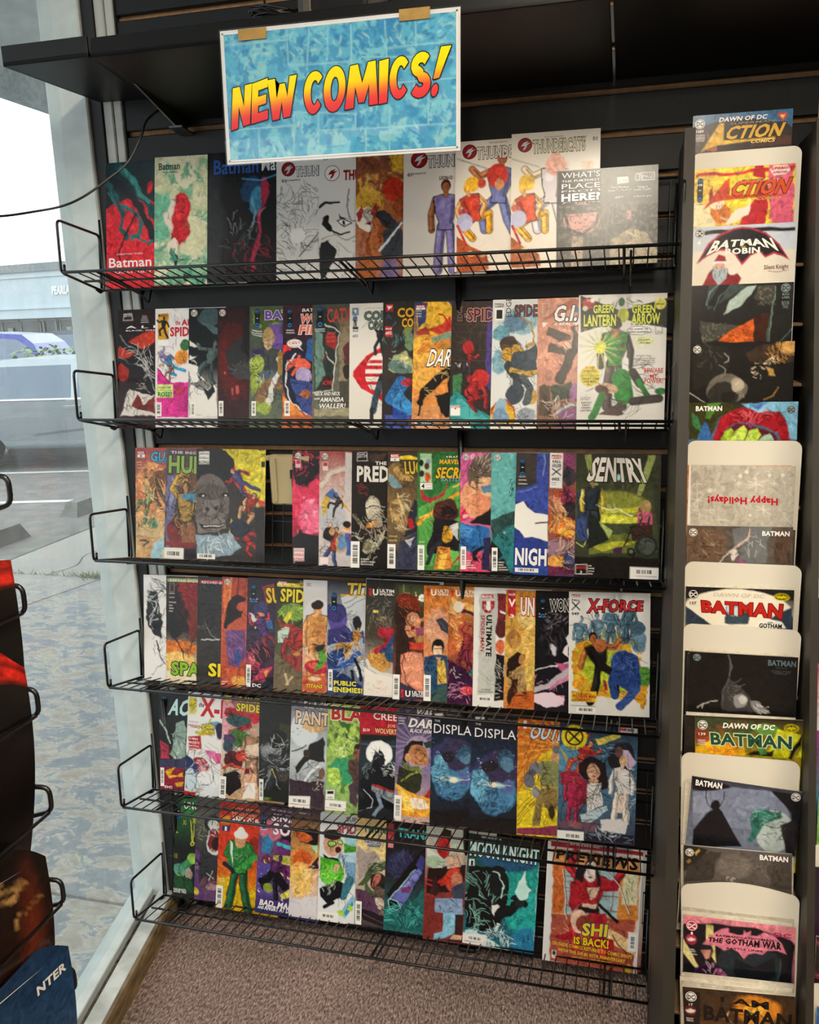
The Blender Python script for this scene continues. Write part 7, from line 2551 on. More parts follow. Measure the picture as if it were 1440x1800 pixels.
k 8a1c12 49.9 49.7 11.9 9 20 4 0.5
k f08a3a 47.9 53 9.7 5.7 14 5 0.3
l 3f605a 0.8 82.7 2.8 82.7 16.1 79.2 20.4 78.1 58.3
l 7a9088 0.4 83.2 3.9 83.2 16.1 79.7 20.9 79.7 58.3
l 5a8a80 0.5 99.7 45.5 90.8 58
w 0 1
dcg 92.4 5.6 4.6
t BLACK 89.4 13 96.2 2.4 8a9a94 b=1
t LABEL 89.3 16.1 96.6 2.2 8a9a94 b=1
t BOOK 89.3 22.4 96.6 3.8 8a9a94 b=0
t TWO 90 26.3 95.5 3.8 8a9a94 b=0
@7.4 1.2361 -0.1871 1.1973 0.1684 0.2590 6.0 0.0 -0.63
L black comic of a snarling fanged muzzle above a bald head, right-hand rack
g 1c1a18 1e1b18 1a1816
w 4 3
p 26241f 2 1.2 36 1.1 40.6 13.3 36.9 30.9 5.3 45.9
k 5a5a54 20.5 15 17 15.5 12 3 0.6
l a8aca0 0.5 34.1 8.7 38.5 13.3 38.1 18.8 34.4 19.8
l 8a8c84 0.4 30.3 21.9 35.7 27.6 34.8 32
p 3a2c20 55.1 9.3 71.5 2.2 100 0.3 99.3 21.4 78.4 23.1 59.6 18.2
e 96.2 6.1 7.1 7.6 20 c89a58 1.4
k c89048 86.1 10.2 13.3 9.8 50 4 0.3
k f0dcb0 78.3 19.8 9.3 4.4 20 6 0.3
k e8d8b8 64.1 28.2 6.2 9.9 12 7 0.2
p b08a4a 73.3 24 80.6 28.6 82.9 35.2 76.7 34
l 9a7a3c 1.2 85.4 45.1 81.5 52.7 72.3 57
k 2a1c12 72.9 14.2 18.6 9.8 30 8 0.5
e 37.4 47.6 20.1 15.6 0 6a6458 0.6
e 34.4 53.1 15.9 14.5 0 2f2c28 1.5
e 47.8 42.2 6.3 6.7 0 b0a490 1.5
e 38.7 54.3 7.4 6.7 0 24211e 0.8
k 9a9080 52.3 52.3 4.2 6.7 14 9 0.3
l c8c4b8 0.5 1.6 49.2 15.3 58.4
w 0 1
dcw 8.1 5.8 3.9
@7.5 1.2363 -0.2196 1.1001 0.1740 0.2590 6.0 0.0 -0.46
L comic of a close-up red-lipped mouth with lime teeth, sixth down in the right-hand rack
g 2f2a1c 6a8ab0 4a7aa8
w 3 3
p 3a3a1a 0.5 -0.5 35.3 -0.2 49.5 3.7 27.7 15.3 20.1 34.6 1.6 36.8
p 5a8a3a 18 1.3 30.2 0.3 19.5 15.2 15.4 14.1
p 3a7a4a 3.9 10.8 9.2 14.1 12.7 29.2 5.3 22.7
p 3a6aa8 14.4 16.3 18.7 22.7 22.2 36.8 8.8 36.2
p 7ab0cc 49.4 0.5 99.8 0 99.4 36.7 92.5 34.6 89.7 14.6 83.6 9.3 65.8 12.3 55.6 4.8
p 4a7ab8 55.5 1.1 75.3 0.3 63.7 7
p 9a1a24 23.2 34.6 29.7 15.3 41.6 6.8 50.5 3.7 59.7 7 64.8 11.3 71.7 9.7 83.6 10.3 89.7 15.6 94 36.8 84.6 36.8 82.3 28.3 70.2 22.9 56.1 18.6 46 18.6 36.1 23.9 28.4 36.8
k e06a74 55.9 12.2 25.1 6.4 30 4 0.5
k 5a0c14 66 15.5 23.9 6.4 24 5 0.5
p 5a1c2c 28.4 36.8 36.1 25 46.1 19.6 56.2 20.8 70.3 25.1 80.4 29.3 82.7 37.8
p a8c83a 30.4 36.2 34.2 27.1 40.1 23.9 42.3 28.2 39.6 36.8
p c8e05a 39.6 36.8 43.3 27.1 52.2 21.8 56.4 27.2 52.7 36.8
p b8d84a 53.7 36.8 58.4 27.2 65.3 24 68.5 30.4 65.8 36.8
p a0c0a0 66.8 36.8 71.5 30.4 76.4 29.3 79.7 36.8
p 7a3a5a 56.1 19.7 62.1 19.7 60.3 25 56.2 22.9
l e8f0c0 0.6 43.5 33.5 46.3 27.1
l e8f0c0 0.6 58.7 34.6 60.5 29.3
w 0 1
t BATMAN 7.2 8.1 31.5 4.7 f0ece4 b=2
dcg 93.8 7.6 3.9
@7.6 1.2382 -0.2521 0.9984 0.1675 0.2590 6.0 0.0 0.05
L grey snowflake-printed comic with an upside-down red holiday greeting in the right-hand rack
g bcb4a4 bdb5a6 b8b0a0
w 0 1
n d8d0c0 30 .78 4 -0.5 0 102.9 56.4
l e4dccc 0.6 56.9 15.6 71.5 20.8
l e4dccc 0.6 71.3 15.3 57.2 22.3
l e4dccc 0.6 63.7 11.1 64.3 25.4
l e4dccc 0.6 56 19 72.5 18.6
l e4dccc 0.6 4 34.8 15.8 36.7
l e4dccc 0.6 8.5 27.9 9.6 42.5
l e4dccc 0.6 5.3 40.4 14.5 30
l e4dccc 0.6 65.4 44.3 78.7 42.8
l e4dccc 0.6 71.4 39.7 72.9 49.6
l e4dccc 0.6 65.2 39.8 79 48.3
l e4dccc 0.5 18.3 45.7 25.7 45.5
l e4dccc 0.5 21.9 42.2 22.1 49
l e4dccc 0.5 24 55.7 37.7 55.2
l e4dccc 0.5 30.2 51 30.5 58.3
l e4dccc 0.5 8.9 50.5 15.3 50.9
l e4dccc 0.5 11.4 47.6 12.2 54.4
l e4dccc 0.5 45 18.7 50.2 18.6
l e4dccc 0.5 47.3 15.8 47.8 21.4
l e4dccc 0.5 5 19 11.9 19.4
l e4dccc 0.5 8.1 16.1 8.3 22.3
l e4dccc 0.5 78.5 17.4 83.1 17.3
l e4dccc 0.5 80.8 15.1 81 20.1
e 48.8 10.3 2.1 2 0 e0d8c8 0.5
e 54.9 6.3 2.1 2 0 e0d8c8 0.5
e 76.1 9.2 1.8 1.8 0 e0d8c8 0.5
e 88.3 8.9 2 2 0 e0d8c8 0.5
e 20.7 25.9 2.5 2.5 0 dcd4c4 0.6
e 59.9 49.5 1.5 1.3 0 e4dccc 0.4
l ece8e0 2.6 0 1.1 1.7 59.8
q Happy%Holidays! 84.9 32.4 18.8 31.9 85.2 39.1 19.1 38.9 c01828 b=2
@7.7 1.2416 -0.2846 0.9001 0.1656 0.2590 6.0 0.0 -0.97
L brown stone-walled comic of a reaching skeletal arm in the right-hand rack
g 5a5048 6a6258 4a4038
w 4 3
p 6e7070 44 0.4 79.1 -0.2 76.2 37.9 53.3 37.4 44.5 21.8
p 6a5444 -0.5 2.3 31.4 1.7 38.1 17.4 31.2 36.8 0.2 36.5
k 2a221c 17 22.4 16 13.6 24 4 0.7
k a8886a 14.8 17.9 14.9 13.6 18 5 0.4
p 5a463a 83.4 5.3 99.7 3.9 99.7 37.2 84.4 37.6
k 2a201a 91.1 22.9 6.1 13.4 10 6 0.7
l c8b0a0 2.7 33.3 36.8 40.4 27.5 50.7 19.4 58.9 13.6
l 3a2a26 1.1 33.3 37.9 41.5 28.6 52.8 20.5
l c8a894 2.1 58.9 14.7 60.2 3.5
l 2a1c1a 0.6 57.8 11.4 59.8 2.4
p d8d0c8 40.4 25.3 47.7 24 48.9 30.7 43.8 36.5
e 52.2 35.7 5.2 2.7 10 8a5a7a 0.4
k 2a1c1a 44.7 28.5 9.4 6.8 18 7 0.4
k c8c4bc 65.4 22.4 11.4 12.3 12 8 0.2
w 0 1
dcw 6 6.7 4.1
t BATMAN 71.4 8.9 96.8 4.7 f0ece4 b=2
@7.8 1.2412 -0.3171 0.8031 0.1679 0.2590 6.0 0.0 -0.78
L white and navy comic with a big red title, number 137, right-hand rack
g 241f20 d8d4c8 3a4450
w 2 2
p 22201f -0 -0 100.5 -0.5 100.4 10.4 0.3 12.4
e 48.9 23.7 51.2 22.2 0 e8e0cc 0.4
p 2f3a48 -0.1 20.3 9.6 26.6 25.5 38.2 0.4 39.5
p 2f3a48 77.6 31.2 85.4 24.2 99.6 17 100.5 41.1 77.8 36.8
w 0 1
t DAWN%OF%DC 25.8 8.8 73.3 3.8 c8bca8 b=1 s=.2
q BATMAN 15.8 24.6 89.5 27.9 14.7 13.4 90.3 14.3 b8261c b=2 o=7a1812
w 3 3
p 8a9aa4 37.4 18.6 42.5 16.7 48.7 15.9 54.8 16.2 59.4 17.7 60.6 20.9 59.5 36.5 36.9 35.4
p 3a4852 37.1 24.2 44.9 28.3 53 24.6 59 21 59.5 36.5 36.9 36.5
p c8d4dc 38.4 16.3 42.7 21.7 48.8 19.2 55 21.2 58.9 16.6 58.1 23.3 49 28.1 38.6 23
w 0 1
e 88.8 7.4 7 3.7 0 e0cc18 0.2
e 88.8 7.4 6 2.8 0 16140f 0.2
e 88.8 7.4 4.4 1.3 0 16140f 0.1
p e0cc18 83.8 6.7 86.3 6.4 87.3 5.5 87.8 6.3 89.8 6.2 90.3 5.3 91.3 6.2 93.8 6.5 92.9 8.3 90.4 8.2 88.9 9.3 87.4 8.3 84.9 8.4
dcb 7 7.6 4.8
t 137 3.9 17.8 10.2 2.9 2a2622 b=1
p ece8dc 65.7 38.5 68.5 32.8 77.5 29.6 89.7 31.7 93.9 38.2
t GOTHAM 69.2 38.3 89.9 4.4 1a1816 b=2
t WAR 76.7 33.5 81.7 1.5 1a1816 b=1
@7.9 1.2484 -0.3496 0.7007 0.1675 0.2590 6.0 0.0 -0.65
L black comic of a sweeping grey cape, below the fourth white card in the right-hand rack
g 1d1a18 1b1917 171513
w 4 3
p 3a3836 37.8 2.8 39.7 13.8 37.5 25.2 45.8 29.1 52.2 37.6 58.7 48.4 75.2 56.1 30.2 58.5 29.9 46 33.6 32.2 37.2 16.2
l 6a6866 0.5 37.3 2.8 38.7 13.9 36.5 26.4 30.7 39.2 30.7 56.2
k 6a6866 42 38.4 9.2 12.4 20 4 0.3
e 48.5 48 6.1 6.7 0 8a8886 0.8
e 50.5 46.8 3.5 3.8 0 b8b6b4 1
p 7a7876 56.6 47.4 66.8 47.8 76.2 57.1 65.1 58.6 58.8 52.9
k d8d6d2 67 53.4 7.1 4.5 16 5 0.3
l c8c4c0 1 10.4 56.6 14.4 51.7 20.6 49.6 25.8 49.7
l c8c4c0 0.8 14.4 51.7 14.6 56.3
w 0 1
t BATMAN 73 9.4 98.2 5.7 5a6a70 b=2
t ISSUE%#137 80.1 11.9 90.4 0.9 5a6468
t ZDARSKY%%JIMENEZ 76.2 15 94.1 1 5a6468
t CARNERO%%COX 77 16.5 93.2 1 5a6468
t COWLES 79.3 17.9 90.8 1 5a6468
dcg 7.3 5.5 3.7
@7.10 1.2676 -0.3820 0.6020 0.1656 0.2590 6.0 0.0 -2.46
L yellow comic with a dark green jagged title, number 139, right-hand rack
g 26221c c8b020 d8c020
w 3 3
p 3a4a2c 0.5 0.5 54.1 2.5 52.1 16.1 13 15.9 0.5 9.7
p 8a3a24 0.5 12 13 15.9 11.9 27.3 0.4 28
k a8341c 29.6 9.3 20.6 6.8 20 4 0.6
p e0a820 0.3 32.6 17.1 23.6 48 32.1 48 38.9 0.3 38.3
k d8501c 29.5 29.8 22.7 8 30 5 0.5
e 66.2 10.8 13.1 5.6 0 5a8a3a 0.6
p c8c81c 73.3 13.8 76.3 9.2 86.3 12 98.2 14.7 88.4 37.6 64.3 39 70.3 28.5
p 16130f 100.2 11.3 98.3 25.8 89.4 39.8 86.4 38.8 93.3 25
p 1a1712 49.1 38.8 54.1 34 68.3 33.2 73.4 30.6 72.4 38.6
p c8c81c 93.4 37.3 97.4 32.6 99.3 28 99.4 36.9
p 3a7a3a 58.2 29.2 64.3 27.8 66.3 35.5 60.3 38.2
w 0 1
t DAWN%OF%DC 26 10.9 73.5 5.2 f0ece0 b=2 s=.2
q BATMAN 15 28.3 89.4 29.1 14.2 16.4 89.5 16.3 1f4a34 b=2 o=d8e0b0
e 89.1 8.5 6.6 4 0 e0cc18 0.2
e 89.1 8.5 5.6 3.1 0 16140f 0.2
p e0cc18 84.3 8.1 86.5 7.8 87.6 6.6 88.3 7.7 90 7.6 90.5 6.4 91.4 7.5 93.8 8 92.8 9.9 90.6 9.5 89.1 11 87.7 9.7 85.3 9.8
dcw 7.2 9.1 4.8
t 139 3.4 19.6 10 2.7 f0ece0 b=1
l d8d0c0 0.4 3 25.1 9.6 25.2
l d8d0c0 0.4 3.3 26.9 9.4 27
l d8d0c0 0.4 3 29 9.8 29.1
@7.11 1.2408 -0.4145 0.5106 0.1682 0.2590 6.0 0.0 2.95
L blue-grey comic of a pale head and dark silhouettes in the right-hand rack
g 3a3c48 7a8296 2a2a30
w 2 2
p 18171b 0.6 0.5 33.9 3.5 35.6 10 33 14.9 12.5 13.8 1.7 13.4
p 7a8298 1.9 15.6 20.5 11.4 38.1 5 71.9 3.9 88.2 19 93.6 33.7 62 45 4.9 49.5
p 8a92a8 2.9 21.2 15.6 13.3 19.6 24 18.6 35.6 3.8 37
l 16151a 0.9 14.4 12.4 14 19.3 16.7 25.7 21.1 29.4
l 16151a 0.9 30.6 10.8 31.3 18.6 27.9 26
e 23.8 25.6 4.4 5.6 0 16151a 0.3
p 16151a 17.5 34.6 22.2 30.4 26 27.5 30.4 31.2 51.8 63.9 6.4 72.3 5.4 55.2
p 16151a 71.8 2.8 100.3 3.6 105.6 65.2 96.8 55.5 91.5 22.8
w 4 3
e 78.7 43.1 16.5 21 0 b0bcb8 0.6
p 2f6a5e 57.1 35.6 60.3 27.2 68.8 22.3 74 24.8 83.6 22 82.4 30 69.3 38 64.4 49.1 61.4 59.8 56.3 58.5 58.2 46.8
k 16201e 69.7 32.3 14.7 10 24 4 0.6
k 7ab8a4 68.7 31.3 11.7 7.8 20 5 0.3
p 1f1d20 82.9 35.6 95.8 26.6 101.7 65.9 91.5 62.2 87.9 45.9
k 3a4444 78 45.5 11.7 11.1 24 6 0.3
w 0 1
t BATMAN 3.8 8.5 28.2 5.8 f4f0e8 b=2
dcw 94.4 5.9 4.2
@7.12 1.2531 -0.4471 0.4032 0.1639 0.2590 6.0 0.0 -2.08
L smoky brown-grey comic of a rainy city with amber windows, right-hand rack
g 5c5450 5a504a 3a3430
w 4 3
p 2a2622 -0.6 0.1 24.3 1.4 8.5 23.1 -0.6 26.6
p c8a040 10.8 6.5 15.3 2.9 16.4 5.3 11.4 9
p b08a3a 2.8 14.8 6.3 12.6 7.4 14.4 4 17.3
p 3f3934 4 21 25.4 2.6 35.5 4.1 25.5 33.9 -0.6 39.3
k 2a2420 16.5 19.8 12.4 13.8 26 4 0.5
e 46.7 19.2 17.8 12.5 0 6f665e 3.3
k 8a8078 55.6 18.3 26.5 9.9 16 5 0.4
p 4a423c 77.5 13.5 99 1.5 99.4 35.9 79.9 35.6
k 2a2622 86.3 23.7 7.6 9.9 20 6 0.4
k c8c0b4 41.3 33.5 6.7 3.8 12 7 0.3
w 0 1
t BATMAN 70.7 8.1 96.4 5.2 f4f0e8 b=2
dcw 5.6 7 4.1
@7.13 1.2526 -0.4796 0.2979 0.1687 0.2590 6.0 0.0 -1.45
L black and pink comic with a pink wing-shaped title plate in the right-hand rack
g d87a94 1a1718 1a1718
w 2 2
p d8808c -0.3 -0.6 32.4 -0.5 100.1 1.4 99.9 16.9 94.1 11.8 64.5 4.9 27 5 -0.2 10.5
p 17151a -0.2 9.3 27 5 64.5 4.9 96.2 13.9 99.5 18.2 97.3 60.8 -0.2 65.8
p d8c880 20.6 7.1 27.1 7.5 30.9 46.3 22 32.7
p d8cc8a -0.1 23.4 4.4 31.5 15.7 53.4 11.3 52.8 -0.5 38.4
e 22 34 6.1 8.6 0 1e1a24 0.4
p c88a78 16.6 34.7 26.4 33.3 24.3 42.3 21.1 44
e 28.9 56.5 17.4 8.7 0 4a1a3c 0.5
p 2a1430 10.3 64.2 13.5 53.8 25.5 47.1 40.6 44.8 47.3 53.7 50.6 61.8
e 36.5 54.1 6.5 3.7 0 8a3a6a 0.6
k e0b8c8 28.9 55.2 13.1 6.2 14 4 0.3
p 222a30 30.9 46.3 35 30.9 50 25.1 84 28.8 88.4 37.9 84.7 60.3 48.5 63.4
p 14171c 48.1 37.6 65.4 46.1 82 32.8 83.5 50.8 72.1 62.3 50.7 63.1 46.2 51.4
l 3a5054 0.8 87.8 33.1 86.6 47.9 82.6 60.6
w 0 1
p d87a90 17.8 27.8 25.1 17.6 34.7 10.1 41.1 8.1 41.2 12.9 49.8 14.2 54.1 13.6 55.1 8.6 56.7 10.8 59.3 9.9 60.9 8.4 60.5 13.3 66.8 13.1 72 8.7 80.5 10 88 17.4 92.4 27.6 84 25.2 75.6 26.4 71.4 31.2 65 30.3 58.7 32.4 55.1 37.8 50.1 31.2 43.6 28.5 37.2 31.8 30.6 27.8
q BATMAN/CATWOMAN 29.6 17.9 80.6 16.6 29.8 15.7 80.8 14.4 1a1416 b=1
q THE%GOTHAM%WAR 22.4 24.1 87.9 23.5 23.1 19.7 88.1 15.9 1a1416 b=2
q BATTLE%LINES 39.3 29.3 71.4 28.4 39.5 27.6 71.5 26.5 1a1416 b=1
t DC 81 11.1 96.1 4.1 a82a5a b=2
dcr 7.7 10.1 5.5
t 1 6.9 19 8.7 2.7 f0e8e4 b=1
e 7.4 24.3 4.8 5.4 0 b02a4a 0.2
p f0e0e0 3.8 24.2 6 23.4 6.7 22.5 8.2 22.3 8.7 23 11.2 23.4 10.4 25 7.5 26.4 4.4 25.8
l d8d0c8 0.4 3.6 34.1 10 34.7
l d8d0c8 0.4 4.5 36.4 11.1 36.7
l d8d0c8 0.4 5.6 38.8 12.2 39.3
@7.14 1.2671 -0.5120 0.1902 0.1682 0.2590 6.0 0.0 -4.39
L brown and amber comic with bold black lettering, lowest in the right-hand rack
g 3a2a1c 6a4420 2a1f18
w 5 3
e 66.8 16.2 21.2 14.6 0 c87a20 3.2
e 64.7 16.4 9.6 6.1 0 f0a830 1.5
p f0b840 56.3 13.7 64.7 16.4 73.2 13.1 68.7 20.8 64.3 26.2 58.2 19.6
k 1f1712 43.1 23.7 32.3 11 30 4 0.8
p e0c080 36.5 26.8 42.1 21.3 40.8 28.8 45 32
w 0 1
p 241c18 0.2 3.7 15.7 4.5 14 49.1 -2.6 51.1
q I%AM 33.9 11.2 76.8 15.1 34 6.3 77 7.2 1c1410 b=2
q BATMAN 17.9 31.4 95.7 31.1 18.5 16.5 97.1 17.7 1c1410 b=2
dcw 7.4 9.3 5.1
t 17 5.1 18.5 8.8 2.5 e8e0d4 b=1
e 6.4 24 5.1 5 0 6a1c1c 0.2
p e8e0d4 2 23.7 4.6 23 5.4 22.1 7.1 21.9 8 22.6 10.8 23 9.9 25.1 6.3 26.5 3 25.6
t RIDLEY 2.3 32.6 8.9 1.7 e0d8cc b=1
t PIERCE 2.4 34.8 8.6 1.7 e0d8cc b=1
"""
EXTRA_TEXT = [('EQUINOX', 2, 0.0), ('PEARLAND', 2, 0.0), ('JUSTICE', 2, 0.0), ('NTER', 2, 0.0)]
SIGNART = """
g 5fbbdc 58b4d8 4fb0d4
w 3 4
n 8fd2dc 11 0.6 3
n 3a94c8 9 0.6 5
n 7accdf 16 0.62 9
n 4aa2d0 22 0.6 12
k 2f86c0 14.0 7.8 6 5 7 31 .9
k a8dce0 15.0 7.8 6 5 5 76 .6
k 2f86c0 32.5 7.9 6 5 7 70 .9
k a8dce0 33.5 7.9 6 5 5 17 .6
k 2f86c0 42.3 10.1 6 5 7 48 .9
k a8dce0 43.3 10.1 6 5 5 78 .6
k 2f86c0 52.2 6.0 6 5 7 61 .9
k a8dce0 53.2 6.0 6 5 5 81 .6
k 2f86c0 63.3 6.3 6 5 7 75 .9
k a8dce0 64.3 6.3 6 5 5 9 .6
k 2f86c0 77.5 4.7 6 5 7 78 .9
k a8dce0 78.5 4.7 6 5 5 2 .6
k 2f86c0 88.3 7.0 6 5 7 61 .9
k a8dce0 89.3 7.0 6 5 5 34 .6
k 2f86c0 8.4 43.4 6 5 7 71 .9
k a8dce0 9.4 43.4 6 5 5 30 .6
k 2f86c0 22.2 45.0 6 5 7 25 .9
k a8dce0 23.2 45.0 6 5 5 61 .6
k 2f86c0 34.4 39.8 6 5 7 70 .9
k a8dce0 35.4 39.8 6 5 5 71 .6
k 2f86c0 47.9 37.0 6 5 7 61 .9
k a8dce0 48.9 37.0 6 5 5 51 .6
k 2f86c0 61.8 36.4 6 5 7 82 .9
k a8dce0 62.8 36.4 6 5 5 20 .6
k 2f86c0 65.6 45.3 6 5 7 30 .9
k a8dce0 66.6 45.3 6 5 5 82 .6
k 2f86c0 80.0 44.8 6 5 7 20 .9
k a8dce0 81.0 44.8 6 5 5 67 .6
k 2f86c0 92.7 37.0 6 5 7 50 .9
k a8dce0 93.7 37.0 6 5 5 2 .6
k 2f86c0 80.3 25.0 6 5 7 86 .9
k a8dce0 81.3 25.0 6 5 5 9 .6
w 0 1
l 9ad6e2 .5 -0.77 4.44 28.49 4.73
l 9ad6e2 .5 28.67 1.22 28.87 14.01
l 9ad6e2 .5 38.55 1.37 37.19 13.95
l 9ad6e2 .5 46.68 1.38 45.81 13.92
l 9ad6e2 .5 56.32 1.53 56.30 15.45
l 9ad6e2 .5 70.55 1.41 71.06 14.52
l 9ad6e2 .5 28.86 14.36 55.91 15.06
l 9ad6e2 .5 71.13 11.41 98.12 10.91
l 9ad6e2 .5 82.95 1.16 83.21 11.72
l 9ad6e2 .5 0.04 37.67 30.28 37.33
l 9ad6e2 .5 14.43 37.82 14.23 49.06
l 9ad6e2 .5 30.49 32.94 29.73 49.16
l 9ad6e2 .5 41.35 33.65 40.74 49.03
l 9ad6e2 .5 30.52 32.21 57.76 34.74
l 9ad6e2 .5 41.09 40.21 99.60 41.00
l 9ad6e2 .5 57.37 33.99 57.18 40.47
l 9ad6e2 .5 71.89 32.82 71.57 49.30
l 9ad6e2 .5 61.64 41.47 61.43 49.46
l 9ad6e2 .5 88.10 24.85 87.96 40.61
l 9ad6e2 .5 72.45 24.39 98.86 24.27
l 9ad6e2 .5 60.77 13.70 98.11 16.68
"""
LETTERS = [('N', [(1.97, 37.79), (10.66, 35.72), (3.74, 21.41), (12.45, 20.13)]), ('E', [(11.35, 35.76), (18.94, 34.24), (12.61, 20.29), (19.71, 18.49)]), ('W', [(19.75, 35.18), (30.46, 33.67), (19.49, 19.42), (32.60, 18.23)]), ('C', [(35.31, 34.13), (43.19, 33.19), (35.51, 18.24), (45.13, 16.84)]), ('O', [(43.41, 33.93), (52.76, 32.82), (44.64, 16.80), (54.27, 15.85)]), ('M', [(52.92, 32.97), (67.12, 31.65), (55.05, 16.89), (67.25, 15.47)]), ('I', [(67.52, 31.81), (70.88, 31.41), (68.03, 15.95), (71.99, 15.29)]), ('C', [(71.93, 30.91), (79.85, 29.98), (72.46, 15.46), (81.24, 14.30)]), ('S', [(80.62, 30.88), (89.22, 29.80), (80.84, 15.03), (89.35, 13.66)]), ('!', [(89.22, 30.64), (94.40, 29.61), (91.65, 12.75), (97.52, 12.56)])]
TAPES = [(7.56, 20.01, -0.65, 3.55), (76.56, 89.06, -1.95, 2.25)]
# ------------------------------------------------------------------ printed covers: a small painter of flat print
rng = np.random.RandomState(7)
def vnoise(x, y, seed, octs=3):
    out = 0; amp = 1; tot = 0
    for o in range(octs):
        T = np.random.RandomState(seed * 31 + o).rand(64, 64)
        xi, yi = np.floor(x).astype(int), np.floor(y).astype(int); fx, fy = x - xi, y - yi
        fx = fx * fx * (3 - 2 * fx); fy = fy * fy * (3 - 2 * fy)
        a, b, c, d = T[xi % 64, yi % 64], T[(xi + 1) % 64, yi % 64], T[xi % 64, (yi + 1) % 64], T[(xi + 1) % 64, (yi + 1) % 64]
        out = out + amp * ((a * (1 - fx) + b * fx) * (1 - fy) + (c * (1 - fx) + d * fx) * fy); tot += amp; amp *= .5; x, y = x * 2.1, y * 2.1
    return out / tot
def seg_d(X, Y, P):
    d = np.full(X.shape, 1e9)
    for (ax, ay), (bx, by) in zip(P, P[1:]):
        vx, vy = bx - ax, by - ay; L = vx * vx + vy * vy + 1e-9
        t = np.clip(((X - ax) * vx + (Y - ay) * vy) / L, 0, 1); d = np.minimum(d, np.hypot(X - ax - t * vx, Y - ay - t * vy))
    return d
def inside(X, Y, P):
    r = np.zeros(X.shape, bool)
    for (ax, ay), (bx, by) in zip(P, P[1:] + P[:1]):
        c = (ay > Y) != (by > Y)
        r ^= c & (X < (bx - ax) * (Y - ay) / (by - ay + 1e-12) + ax)
    return r
def fl(q): return [float(z) for z in q]
def pairs(q): q = fl(q); return [(q[i], q[i + 1]) for i in range(0, len(q) - 1, 2)]

POSES = {   # limb joints relative to the pelvis in units of the height; y grows downward
 0: dict(la=[(-.12, -.31), (-.17, -.14), (-.16, .03)], ra=[(.12, -.31), (.17, -.14), (.16, .03)], ll=[(-.05, 0), (-.075, .24), (-.085, .49)], rl=[(.05, 0), (.075, .24), (.09, .49)]),
 1: dict(la=[(-.12, -.31), (-.17, -.17), (.06, -.19)], ra=[(.12, -.31), (.17, -.16), (-.05, -.17)], ll=[(-.05, 0), (-.08, .24), (-.12, .46)], rl=[(.05, 0), (.07, .24), (.14, .49)]),
 2: dict(la=[(-.12, -.31), (-.24, -.25), (-.33, -.33)], ra=[(.12, -.31), (.21, -.2), (.27, -.08)], ll=[(-.05, 0), (-.18, .12), (-.12, .33)], rl=[(.05, 0), (.13, .22), (.26, .42)]),
 3: dict(la=[(-.12, -.31), (-.2, -.17), (-.1, -.03)], ra=[(.12, -.31), (.22, -.2), (.2, -.02)], ll=[(-.05, 0), (-.22, -.02), (-.16, .22)], rl=[(.05, 0), (.2, .05), (.1, .26)]),
 4: dict(la=[(-.12, -.31), (-.22, -.42), (-.16, -.58)], ra=[(.12, -.31), (.23, -.27), (.3, -.42)], ll=[(-.05, 0), (-.14, .2), (-.1, .42)], rl=[(.05, 0), (.1, .24), (.18, .46)]),
}
